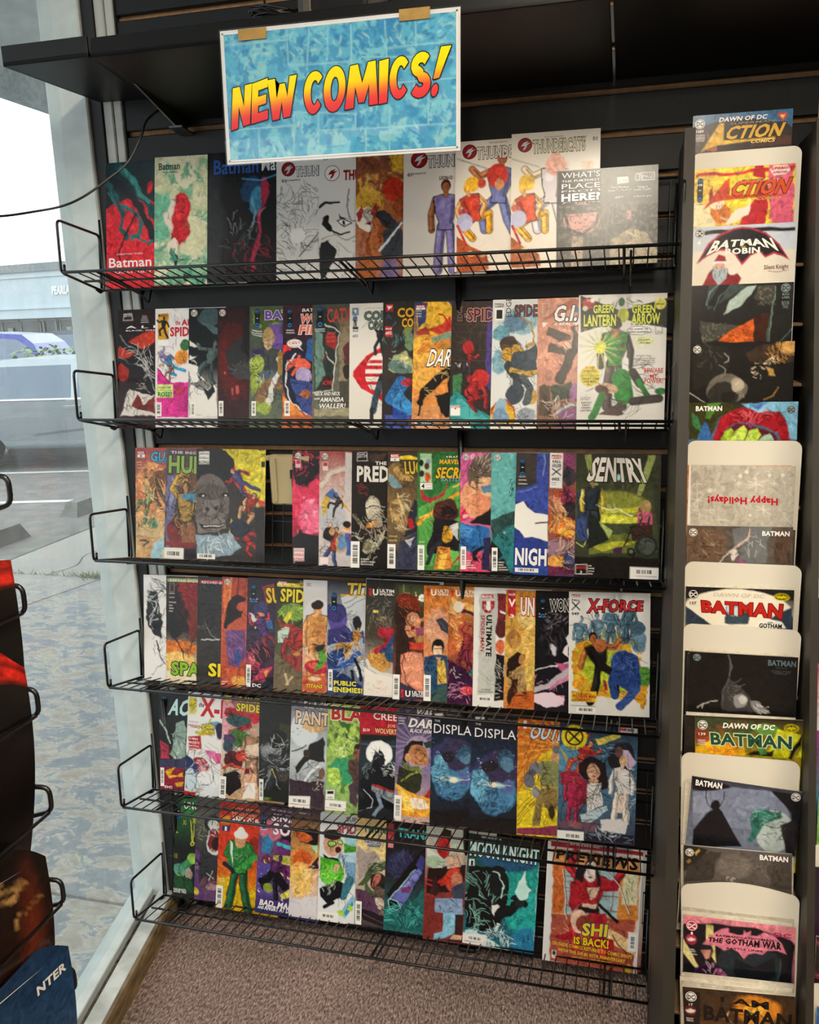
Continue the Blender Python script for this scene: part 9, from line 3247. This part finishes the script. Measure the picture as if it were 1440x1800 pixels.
for i, lb in ((1, 'topmost white card in the far column of the stepped rack'), (4, 'second white card from the top in the far column'), (5, 'third white card from the top in the far column'), (7, 'fourth white card from the top in the far column'), (8, 'fifth white card from the top in the far column'), (12, 'sixth white card from the top in the far column'), (14, 'seventh white card from the top in the far column')):
    card('divider_card', 1.4345, yt(i) + .014, zt(i) + .032, .20, -.6, lb, group='white divider cards in the far column')

# ------------------------------------------------------------------ dark rack at the left, seen along its face
RX, RYE = .606, -1.10
t = empty('magazine_rack', (RX, RYE, 0)); tag(t, 'black wire magazine rack at the window with hooked tier ends', 'rack')
MB().tube([(-.13, -.03, .02), (-.13, -.03, 1.62)], .007, 10).build('post', WIRE, t, True)
MB().tube([(-.13, -.40, .02), (-.13, -.40, 1.62)], .007, 10).build('post', WIRE, t, True)
HZ = [1.373 - .1004 * i for i in range(14)]
for z in HZ:
    m = MB()
    for ye, q in ((0, -1), (-.42, 1)):
        m.tube(rounded([(-.13, -.03 if q < 0 else -.40, z - .03), (-.03, ye + q * .004, z - .024), (.006, ye, z - .013), (.006, ye, z + .012), (-.03, ye + q * .004, z + .012), (-.13, -.03 if q < 0 else -.40, z + .012)], .008), .0024, 7)
    m.tube([(.005, -.003, z - .013), (.005, -.418, z - .013)], .0018, 6); m.tube([(-.13, -.03, z - .03), (-.13, -.40, z - .03)], .0022, 6)
    m.build('tier_wire', WIRE, t, True)
MB().tube([(-.026, -.006, .95), (-.022, -.006, 1.085)], .0022, 6).build('upright_wire', WIRE, t, True)
MB().box((-.17, -.43, 0), (-.09, .0, .02), bev=.004).build('base', BLACK, t)
def floppy(i, x, z, cols, label, W=.168, H=.26, droop=.05, bulge=.012, T=.010, extra=()):
    """a thick comic leaning in the rack, far top corner sagging; faces +x"""
    a = Art(W, H, 500 + i, 40); a.op(['g'] + cols.split())
    for e in extra: a.op(e.split())
    me = cover_mesh('comic', a, W, H, T); n = len(me.vertices); v = np.zeros(n * 3, 'f'); me.vertices.foreach_get('co', v); v = v.reshape(-1, 3)
    u = v[:, 0] / W; h = v[:, 2] / H; dep = v[:, 1]
    # local: u runs from the near spine to the far edge
    y = -.006 - W * (1 - u); zz = v[:, 2] - droop * np.clip((u - .72) / .28, 0, 1) ** 1.5 * h ** 3; xx = -.004 - .030 * (1 - h) + bulge * np.sin(np.pi * h) * u - dep
    out = np.stack([xx, y, zz], -1); me.vertices.foreach_set('co', out.astype('f').ravel()); me.update(); me.shade_smooth()
    o = link('comic', me); o.location = (RX + x, RYE, z); tag(o, label, 'comic', 'comics in the dark rack by the window'); return o
FL = [(0, 0.0067, 1.0585, .008, '16130f 120f0d 0f0d0d 14110f', 'black comic with a red band along its top in the dark window rack', ['p c8261c 0 7 100 7 100 14 0 14', 'p c8261c 0 0 100 0 100 4.5 0 4.5']),
      (1, 0.0056, 0.9816, .030, '1c1412 120e0d 100d0d 1a1411', 'black comic with red bands and a sagging corner in the dark rack by the window', ['p c8261c 0 8 100 8 100 17 0 17', 'p c8261c 0 0 100 0 100 5 0 5']),
      (2, -0.0214, 0.8646, .02, '14110f 2a211c 120f0e', 'near-black comic with a narrow pale barcode strip in the dark window rack', []),
      (3, 0.0006, 0.7876, .035, '1a1512 2a1813 15110f', 'brown-black comic with a rusty streak in the dark rack by the window', ['k c89a5a 60 30 40 20 9 3 2', 'e 84 90 8 60 0 6a2a18 10']),
      (4, 0.0129, 0.6841, .030, '1c3350 24466a 16202e', 'dark blue comic with pale lettering low in the dark rack by the window', ['e 60 110 40 40 0 3a2a3a 20', 'k 8a9ab0 60 110 40 40 9 6 2']),
      (5, 0.0229, 0.5691, .03, '3a2a3a 2a2430 5a3a2a', 'plum-coloured comic peeking out lowest in the dark rack by the window', ['k c88a5a 60 40 40 30 9 5 2'])]
for i, x, z, dr, g, lb, ex in FL:
    o = floppy(i, x, z, g, lb, extra=ex, droop=dr)
    if i == 4: NTER = o
    if i == 2:
        MB().box((.001, -.045, .10), (.0016, -.030, .20)).build('barcode', mat('label_paper', 'd0c8b4', .6), o)
L = Layer(); L.v = []; v_, f_ = Text.store[('NTER', 2, 0.0)]
me = bpy.data.meshes.new('lettering'); me.from_pydata([(-.0015, -.058 + p[0] * .016, .218 + p[1] * .013 - p[0] * .002) for p in v_], [], f_); me.materials.append(WHITE_METAL); link('lettering', me, NTER)

# ------------------------------------------------------------------ the sign
s0 = Vector((0.44764, -0.26200, 1.78510)); sW, sH, sroll = 0.4063, 0.2039, 0.786
sg = empty('sign'); tag(sg, 'blue printed comic-panel sign with red and yellow lettering, taped to the overhead shelf', 'sign')
sg.matrix_world = frame_of(s0, 0.0, 0, sroll)
a = Art(sW, sH, 77, 190)
for q in SIGNART.strip().splitlines(): a.op(q.split())
im = a.img
me = cover_mesh('printed_sheet', a, sW, sH, .0006)
at = me.color_attributes['Col']; cc = np.zeros(len(me.vertices) * 4, 'f'); at.data.foreach_get('color', cc); cc[3::4] *= .25; at.data.foreach_set('color', cc)
link('printed_sheet', me, sg)
b_ = .0026
MB().box((-.004, .0008, -.004), (sW + .004, .0016, sH + .004)).build('white_backing', mat('white_paper', 'e8e8e6', .6), sg)
fr = MB()
for p, q in (((0, -.0003, 0), (sW, .0, b_)), ((0, -.0003, sH - b_), (sW, 0, sH)), ((0, -.0003, 0), (b_, 0, sH)), ((sW - b_, -.0003, 0), (sW, 0, sH))): fr.box(p, q)
fr.build('white_border', mat('white_border', 'f2f2f0', .5), sg)
MB().box((-.0055, -.0014, -.0065), (sW + .0055, -.0010, sH + .006)).build('clear_sleeve', SLEEVE, sg)
for x0, x1 in ((.088, .150), (.76, .875)): pass
GLY = {'N': [[(0, 0), (0, 1), (.36, 1), (.64, .48), (.64, 1), (1, 1), (1, 0), (.66, 0), (.36, .52), (.36, 0)]],
 'E': [[(0, 0), (0, 1), (1, 1), (1, .78), (.4, .78), (.4, .62), (.9, .62), (.9, .40), (.4, .40), (.4, .22), (1, .22), (1, 0)]],
 'W': [[(0, 1), (.12, 0), (.40, 0), (.5, .42), (.58, 0), (.86, 0), (1, 1), (.76, 1), (.71, .5), (.6, .85), (.42, .85), (.31, .5), (.26, 1)]],
 'M': [[(0, 0), (.06, 1), (.33, 1), (.5, .55), (.68, 1), (.94, 1), (1, 0), (.74, 0), (.73, .5), (.58, .1), (.42, .1), (.28, .5), (.26, 0)]],
 'I': [[(0, 0), (0, 1), (1, 1), (1, 0)]], '!': [[(0, .36), (.45, .36), (1, 1), (.30, 1)], [(.22 + .26 * math.cos(k * .524), .12 + .13 * math.sin(k * .524)) for k in range(12)]]}
def arc(cx, cy, rx, ry, a0, a1, n): return [(cx + rx * math.cos(math.radians(a0 + (a1 - a0) * k / n)), cy + ry * math.sin(math.radians(a0 + (a1 - a0) * k / n))) for k in range(n + 1)]
GLY['C'] = 'arch'
GLY['O'] = 'ring'
_S = arc(.52, .74, .30, .165, 20, 270, 12)[:-1] + [(.5, .52)] + arc(.48, .28, .32, .175, 80, -160, 12)
def stroke(P, w0, w1=None):
    L, R = [], []
    for i, p in enumerate(P):
        a_, b2 = P[max(i - 1, 0)], P[min(i + 1, len(P) - 1)]; dx, dy = b2[0] - a_[0], b2[1] - a_[1]; k = math.hypot(dx, dy) + 1e-9
        L.append((p[0] - dy / k * w0 * 1.15, p[1] + dx / k * w0 * .75)); R.append((p[0] + dy / k * w0 * 1.15, p[1] - dx / k * w0 * .75))
    return L + R[::-1]
GLY['S'] = [stroke(_S, .155)]
def letter(ch, Q, parent):
    """one bold letter with its black outline, as flat print on the sheet; Q = four corners in sheet units"""
    bl, br, tl, tr = [Vector(q) for q in Q]
    def mp(u, w): return (bl * (1 - u) + br * u) * (1 - w) + (tl * (1 - u) + tr * u) * w
    def out(p, l): return (p[0] * sW / 100, -l, sH - p[1] * sW / 100)
    bm = bmesh.new()
    polys = GLY[ch] if GLY[ch] not in ('ring', 'arch') else None
    edges = []
    if polys:
        for P in polys: bm.faces.new([bm.verts.new((u, w, 0)) for u, w in P]); edges.append(P)
    elif GLY[ch] == 'arch':
        A, B = arc(.5, .5, .5, .5, 40, 320, 24), arc(.54, .5, .20, .29, 40, 320, 24); va = [bm.verts.new((*p, 0)) for p in A]; vb = [bm.verts.new((*p, 0)) for p in B]
        for k in range(24): bm.faces.new((va[k], va[k + 1], vb[k + 1], vb[k]))
        edges.append(A + B[::-1])
    else:
        A, B = arc(.5, .5, .5, .5, 0, 360, 26)[:-1], arc(.51, .5, .19, .27, 0, 360, 26)[:-1]; va = [bm.verts.new((*p, 0)) for p in A]; vb = [bm.verts.new((*p, 0)) for p in B]
        for k in range(26): bm.faces.new((va[k], va[(k + 1) % 26], vb[(k + 1) % 26], vb[k]))
        edges += [A, B]
    bmesh.ops.triangulate(bm, faces=bm.faces[:])
    for lv in (.2, .35, .45, .55, .65, .8): bmesh.ops.bisect_plane(bm, geom=bm.verts[:] + bm.edges[:] + bm.faces[:], plane_co=(0, lv, 0), plane_no=(0, 1, 0))
    L = Layer(); ix = {}
    stops = [(0, lin('d8303c')), (.28, lin('e2463a')), (.48, lin('f0a01e')), (.62, lin('f8d60c')), (1, lin('fbe30a'))]
    def grad(w):
        for (p, a_), (q, b2) in zip(stops, stops[1:]):
            if w <= q: f = (w - p) / (q - p); return tuple(x * (1 - f) + y * f for x, y in zip(a_, b2))
        return stops[-1][1]
    bm.verts.index_update()
    V = [mp(v.co.x, v.co.y) for v in bm.verts]
    L.v = [(p[0], p[1], .0016) for p in V]; L.f = [tuple(v.index for v in f.verts) for f in bm.faces]; L.c = [(*grad(v.co.y), 0) for v in bm.verts]; bm.free()
    r = .44
    for P in edges:
        Q2 = [mp(u, w) for u, w in P]
        for p, q in zip(Q2, Q2[1:] + Q2[:1]):
            d = (q - p); d = d.normalized() if d.length else Vector((1, 0)); nn = Vector((-d.y, d.x)) * r
            L.add([tuple(p - nn), tuple(q - nn), tuple(q + nn), tuple(p + nn)], [(0, 1, 2, 3)], '14100e', .0013)
            L.disc(p[0], p[1], r, r, '14100e', .00125, 8)
    return L.build('letter', sW, sH, parent)
for ch, Q in LETTERS: letter(ch, Q, sg)
for (u0, u1, v0, v1) in TAPES:
    MB().box((u0 * sW / 100, -.0026, sH - v1 * sW / 100), (u1 * sW / 100, -.0018, sH - v0 * sW / 100)).build('tape', TAPE, sg)

# spare copies of the big magazine, and the white board behind a comic of the fourth shelf
sp = [q for q in SPEC if q['id'] == '6.11'][0]['q']
for k in (1, 2):
    M_ = frame_of(sp[:3], *sp[5:]); M_.translation = M_ @ Vector((.0045 * k, .0030 * k, .001 * k))
    o = link('magazine', cover_mesh('magazine', plain(sp[3], sp[4], 'd8d4cc', 'a8503f'), sp[3], sp[4])); o.matrix_world = M_
    tag(o, ('nearer', 'farther')[k - 1] + ' spare copy showing at the edge behind the white-bordered magazine', 'magazine', 'spare copies of the white-bordered magazine')
sp = [q for q in SPEC if q['id'] == '4.9'][0]['q']
o = MB().box((-.001, .0024, 0), (.177, .0028, .268)).build('backing_board', mat('white_board', 'd2d0cc', .6)); o.matrix_world = frame_of(sp[:3], *sp[5:])
tag(o, 'white backing board peeping out above comics on the fourth shelf', 'board')

# ------------------------------------------------------------------ outside the window
walk = empty('pavement'); tag(walk, kind='structure')
ys = [-4.0, -2.6, .03, 2.73, 5.6, 8.4, 11.2, 14.0]
for y0, y1 in zip(ys, ys[1:]):
    MB().box((-2.90, y0 + .006, -.13), (-.10, y1 - .006, -.012), bev=.004).build('pavement_slab', WALK, walk)
kerb = MB()
MB().box((-3.06, -4, -.14), (-2.91, 14, -.012), bev=.008).build('kerb', CONC, walk)
cr = MB(); random.seed(3)
for P in ([(-2.41, 2.73), (-2.36, 2.95), (-2.45, 3.2), (-2.42, 3.5), (-2.55, 3.9), (-2.60, 4.2)], [(-2.6, 1.0), (-2.3, 1.6), (-2.1, 2.3), (-2.0, 2.7)]):
    Q = smooth_line([(x + random.uniform(-.02, .02), y, -.0113) for x, y in P], 5)
    for a, b in zip(Q, Q[1:]): cr.add([a + Vector((-.007, 0, 0)), b + Vector((-.005, 0, 0)), b + Vector((.005, 0, 0)), a + Vector((.007, 0, 0))], [(0, 1, 2, 3)])
cr.build('crack', GRIT, walk)
gr = MB(); random.seed(8)
for k in range(420):
    x = random.uniform(-2.15, -1.82) if k % 3 else random.uniform(-2.9, -1.2); y = 2.73 + random.gauss(0, .02 if k % 3 else .008); h = random.uniform(.015, .05); a = random.uniform(0, 6.28)
    gr.add([(x - .004, y, -.014), (x + .004, y, -.014), (x + .03 * math.cos(a), y + .03 * math.sin(a), -.014 + h)], [(0, 1, 2)])
o = gr.build('weeds', mat('pale_weeds', '7f8a5c', .8, noise=.25, nscale=9)); tag(o, 'dry green weeds growing along the joint of the pavement', 'weeds', kind='stuff')
road = MB().box((-60, -20, -.3), (-3.06, 60, -.14)).build('street', ASPH); tag(road, kind='structure')
def strip(p, q, w): 
    p, q = Vector(p), Vector(q); d = (q - p).normalized(); n = Vector((-d.y, d.x)) * w / 2
    return MB().add([(*(p - n), -.137), (*(q - n), -.137), (*(q + n), -.137), (*(p + n), -.137)], [(0, 1, 2, 3)])
dl = Vector((.968, .25))
for nm, p, L in (('far', (-4.78, 7.03), 3.6), ('near', (-3.9, 5.44), 4.6)):
    p = Vector(p); o = strip(p, p - dl * L, .10).build('parking_line', PAINTL); tag(o, nm + 'ther' * 0 + (' white painted line on the car park' if nm == 'near' else ' white painted line on the car park, by the silver car'), 'line', 'painted parking lines')
def wheel_stop(x, y0, y1, label, rz=0):
    P = [(-.09, 0), (-.055, .125), (.055, .125), (.09, 0)]
    m = MB(); n0, n1 = y0, y1
    vs = [(px, n0 if pz == 0 else n0 + .07, pz) for px, pz in P] + [(px, n1 if pz == 0 else n1 - .07, pz) for px, pz in P]
    m.add(vs, [(3, 2, 1, 0), (4, 5, 6, 7), (0, 1, 5, 4), (1, 2, 6, 5), (2, 3, 7, 6), (3, 0, 4, 7)])
    o = m.build('wheel_stop', CONC); o.location = (x, 0, -.14); o.rotation_euler = (0, 0, rz); tag(o, label, 'wheel stop', 'concrete wheel stops')
wheel_stop(-3.70, 4.72, 6.6, 'concrete wheel stop nearer the rack, its blunt end by the white line')
wheel_stop(-3.66, 2.15, 4.05, 'concrete wheel stop at the left, half hidden by the frame edge')

# cars: outline lofted across the width, separate glass, wheels, trim
def car(loc, rz, paint, label, L=4.65, Hc=1.66, name='car', word=None, Wd=1.86, low=None):
    t = empty(name, loc, rz); tag(t, label, 'car')
    k = Hc / 1.66
    body = [(-2.32, .42), (-2.30, .80), (-2.22, 1.02), (-1.2, 1.06), (.75, 1.03), (1.55, .99), (2.15, .86), (2.31, .66), (2.33, .40), (2.18, .26), (1.86, .22), (1.80, .45), (1.66, .62), (1.42, .69), (1.18, .62), (1.04, .45), (.98, .22), (-.98, .22), (-1.04, .45), (-1.18, .62), (-1.42, .69), (-1.66, .62), (-1.80, .45), (-1.86, .24), (-2.2, .28)]
    body = [(x * L / 4.65, z * k) for x, z in body]
    def loft(P, ws):     # ws: (half width, inward taper by height)
        m = MB(); n = len(P); zs = [z for _, z in P]; z0, z1 = min(zs), max(zs); rows = []
        for q, sx in ((-1.0, .985), (-.93, 1.0), (.93, 1.0), (1.0, .985)):
            rows.append([(x * sx, q * (ws - (.012 if z > .3 else .11)), z) for x, z in P])
        vs = [v for r in rows for v in r]; fs = [tuple(range(n)), tuple(range(3 * n, 4 * n))[::-1]]
        for a in range(3): fs += [(a * n + i, a * n + (i + 1) % n, (a + 1) * n + (i + 1) % n, (a + 1) * n + i) for i in range(n)]
        return m.add(vs, fs)
    loft(body, Wd / 2).build('body', paint, t)
    for q in (-1, 1):      # lower door skin, tucked in towards the sill
        h_ = Wd / 2; U = [(-1.02, .50), (-.6, .56), (0, .63), (.55, .66), (1.02, .66)]; lo = [(x * L / 4.65, q * (h_ - .10), .24) for x, z in U]; up = [(x * L / 4.65, q * (h_ + .004), z * k) for x, z in U]
        MB().add(lo + up, [(i, i + 1, i + 6, i + 5) for i in range(4)]).build('lower_door', paint, t)
    cabin = [(-2.18, 1.03), (-1.95, 1.42), (-1.72, 1.60), (-.9, 1.66), (.1, 1.63), (.55, 1.52), (1.30, 1.02)]
    cabin = [(x * L / 4.65, z * k) for x, z in cabin]; zt_ = 1.03 * k
    m = MB(); n = len(cabin); rows = []
    for q in (-1, 1): rows += [(x * .995, q * (Wd / 2 - .02 - .30 * (z - zt_)), z) for x, z in cabin]
    m.add(rows, [tuple(range(n)), tuple(range(n, 2 * n))[::-1]] + [(i, (i + 1) % n, n + (i + 1) % n, n + i) for i in range(n)])
    m.build('cabin', paint, t)
    gl = mat('car_glass', '5f7488', .06, 0, .8)
    for q in (-1, 1):
        def P3(x, z, o=.006): return (x * L / 4.65, q * (Wd / 2 - .02 - .30 * (z * k - zt_) + o), z * k)
        for W4 in (((-2.0, 1.09), (-1.82, 1.38), (-1.62, 1.50), (-1.22, 1.545), (-1.22, 1.09)), ((-1.14, 1.09), (-1.14, 1.55), (-.16, 1.565), (-.16, 1.09)), ((-.08, 1.09), (-.08, 1.56), (.12, 1.545), (.48, 1.44), (1.06, 1.09))):
            MB().add([P3(*p) for p in W4], [tuple(range(len(W4)))]).build('side_window', gl, t)
        MB().tube([P3(-2.05, 1.06, .012), P3(1.15, 1.06, .012)], .014, 6).build('chrome_strip', CHROMEL, t)
        for x in (-1.35, -.25): MB().box((x, q * (Wd / 2 - .015), .93 * k), (x + .2, q * (Wd / 2 + .025), .965 * k), bev=.008).build('door_handle', paint, t)
        MB().box((.72, q * (Wd / 2 - .02), 1.05 * k), (.92, q * (Wd / 2 + .17), 1.20 * k), bev=.03).build('mirror', paint, t)
        for x in (-1.42, 1.42):
            w = empty('wheel'); w.parent = t; w.location = (x * L / 4.65, q * (Wd / 2 - .12), .34)
            MB().tube([(0, -.11, 0), (0, -.10, 0), (0, .10, 0), (0, .11, 0)], [.30, .34, .34, .30], 24).build('tyre', TYRE, w, True)
            MB().tube([(0, -.115, 0), (0, .115, 0)], .21, 18).build('rim', CHROME, w)
        MB().box((-1.0, q * (Wd / 2 - .14), .17), (1.0, q * (Wd / 2 - .08), .25), bev=.02).build('sill_trim', TYRE, t)
    MB().add([(1.31 * L / 4.65, -.78, 1.05 * k), (1.31 * L / 4.65, .78, 1.05 * k), (.60 * L / 4.65, .66, 1.51 * k), (.60 * L / 4.65, -.66, 1.51 * k)], [(0, 1, 2, 3)]).build('windscreen', gl, t)
    for q in (-1, 1): MB().box((2.12, q * .45, .68 * k), (2.30, q * .86, .80 * k), bev=.03).build('headlight', CHROMEL, t)
    return t
CHROMEL = mat('bright_chrome', 'd0d4d6', .15, 1.0)
def paintm(n, c, r=.18): 
    m = mat(n, c, r, .75, .6); m.node_tree.nodes['Principled BSDF'].inputs['Coat Weight'].default_value = .8; return m
SILV = paintm('silver_paint', '9aa4a9'); BLUEP = paintm('blue_paint', '2c3f8a'); DARKP = paintm('dark_grey_paint', '3a4048'); WHITEP = paintm('white_paint', 'd8dcde')
a_car = math.atan2(dl.y, dl.x)
suv = car((-5.33, 8.00, -.14), a_car, SILV, 'silver car parked nearest the window, its side to the shop', Hc=1.31)
me_ = Text.store.get(('EQUINOX', 2, 0.0))
if me_:
    v, f_ = me_; k = .055; x0 = v[:, 0].min()
    m = bpy.data.meshes.new('lettering'); m.from_pydata([(.05 + (p[0] - x0) * k * 1.5, -.93, .56 + p[1] * k) for p in v], [], f_); m.materials.append(CHROMEL); link('lettering', m, suv)
car((-12.22, 13.14, -.14), a_car + math.pi, BLUEP, 'blue car parked beyond the silver car, at the left', Hc=1.62)
car((-10.85, 16.70, -.14), a_car + .1, DARKP, 'dark grey car parked beyond the silver car, by the bush', Hc=1.62)
car((-17.70, 25.35, -.14), a_car + .1, WHITEP, 'white car parked far off in front of the shopfronts', Hc=1.5)

# bush on the far island
b = MB(); random.seed(4)
for k in range(900):
    u, v, r = random.gauss(0, .55), random.gauss(0, .4), 0; z = .45 + random.random() ** .7 * .95 * math.exp(-u * u * .8); a, e = random.uniform(0, 6.28), random.uniform(-.6, .6); s = random.uniform(.05, .10)
    d = Vector((math.cos(a) * math.cos(e), math.sin(a) * math.cos(e), math.sin(e))) * s; n = Vector((-math.sin(a), math.cos(a), .2)) * s * .5; p = Vector((u, v, z))
    b.add([p - d, p + n, p + d, p - n], [(0, 1, 2, 3)])
bt = empty('bush', (-8.39, 11.11, -.14)); tag(bt, 'pale green bush between the parked cars', 'bush')
tag(b.build('foliage', mat('pale_foliage', '6f8a52', .7, noise=.35, nscale=6), bt), kind='stuff')
MB().tube([(0, 0, 0), (.02, 0, .5)], [.05, .03], 8).build('stem', mat('bark', '4a3c30', .9), bt)

# shopfronts across the car park
Pa, Pb = Vector((-28.13360, 33.75839, 1.00349)), Vector((-22.31987, 32.50619, 0.92632))
ux = (Pb - Pa); ux.z = 0; FLN = ux.length; ux.normalize(); nx = Vector((ux.y, -ux.x, 0))
FM = Matrix((ux, -nx, Vector((0, 0, 1)))).transposed().to_4x4(); FM.translation = Vector((Pa.x, Pa.y, -.14))
shop = empty('shopping_arcade'); tag(shop, 'long pale arcade of shops across the car park with white lettering on its fascia', 'building')
shop.matrix_world = FM
FAS = mat('pale_blue_fascia', 'b8c6cc', .7, noise=.04, nscale=2); STU = mat('grey_roof_gravel', '8e9697', .9, col2='70797b', nscale=14, bump=.4, bscale=14); WIN = mat('shop_glass', '3e4644', .15, 0, .6, noise=.5, nscale=1.2); FRM = mat('white_frame', 'c8cccb', .5); BRK = mat('brown_shop_wall', '6a5a4c', .8, noise=.3, nscale=3)
x0, x1 = -8.0, FLN + 9
zf0, zf1, zr = 2.155, 4.221, 4.579
MB().box((x0, 0, zf0), (x1, 2.2, zf1)).box((x0, -.06, zf0), (x1, 0, zf0 + .10)).box((x0, -.06, zf0 + .42), (x1, 0, zf0 + .50)).box((x0, -.06, zf1 - .25), (x1, 0, zf1)).build('fascia', FAS, shop)
MB().box((x0, -.15, zf1), (x1, 2.4, zr)).build('parapet', STU, shop)
MB().box((x0, 2.2, 0), (x1, 2.6, zf0 + .2)).build('shop_wall', BRK, shop)
pitch = 1.38; k = 0; xx = x0 + .1
while xx < x1 - 1.4:
    w = 1.3
    f_ = MB().box((xx, 2.08, .1), (xx + .06, 2.2, zf0)).box((xx, 2.08, .05), (xx + w, 2.2, .15)).box((xx, 2.08, zf0 - .1), (xx + w, 2.2, zf0)).build('window_frame', FRM, shop)
    MB().box((xx + .06, 2.13, .15), (xx + w, 2.16, zf0 - .1)).build('pane', WIN, f_)
    if k % 4 == 2: MB().box((xx + .25, 2.05, .15), (xx + .33, 2.12, 2.2)).box((xx + 1.12, 2.05, .15), (xx + 1.2, 2.12, 2.2)).box((xx + .25, 2.05, 2.12), (xx + 1.2, 2.12, 2.2)).build('door_frame', FRM, f_)
    if k % 3 == 1: MB().box((xx + .5, 2.04, 1.1), (xx + .85, 2.07, 1.75)).build('paper_notice', mat('notice_paper', 'd8dcda', .7), f_)
    xx += pitch; k += 1
me_ = Text.store.get(('PEARLAND', 2, 0.0))
if me_:
    v, f_ = me_; wv = v[:, 0].max() - v[:, 0].min(); k = 1.62 / wv
    m = bpy.data.meshes.new('lettering'); m.from_pydata([(3.903 + (p[0] - v[:, 0].min()) * k + p[1] * k * .2, -.07, 3.185 + p[1] * .5) for p in v], [], f_); m.materials.append(mat('white_letters', 'f2f4f4', .4)); link('lettering', m, shop)
# canopy over the pavement
cn = empty('canopy'); tag(cn, 'pale concrete canopy over the pavement outside the window', 'canopy')
CAN = mat('pale_canopy', 'c9d6da', .85, col2='b2c0c5', nscale=7)
MB().box((-2.55, -6, 3.04), (-.12, 14, 3.12), bev=.004).build('soffit', CAN, cn)
MB().box((-2.68, -6, 2.905), (-2.54, 14, 3.6), bev=.01).build('fascia_beam', mat('rough_canopy_beam', 'bcc8cb', .95, col2='98a6ab', nscale=30, bump=.5, bscale=30), cn)
"""posts carry the canopy away from the view"""
for y in (-4.5, 11.5): MB().box((-2.68, y, -.02), (-2.54, y + .14, 2.91), bev=.006).build('canopy_post', ALU, cn)
ow = MB().box((.0, -14, -.3), (.09, -.16, 2.9), WM).build('wall_outside', mat('outside_wall', 'a8a49a', .9, noise=.1, nscale=5)); tag(ow, kind='structure')
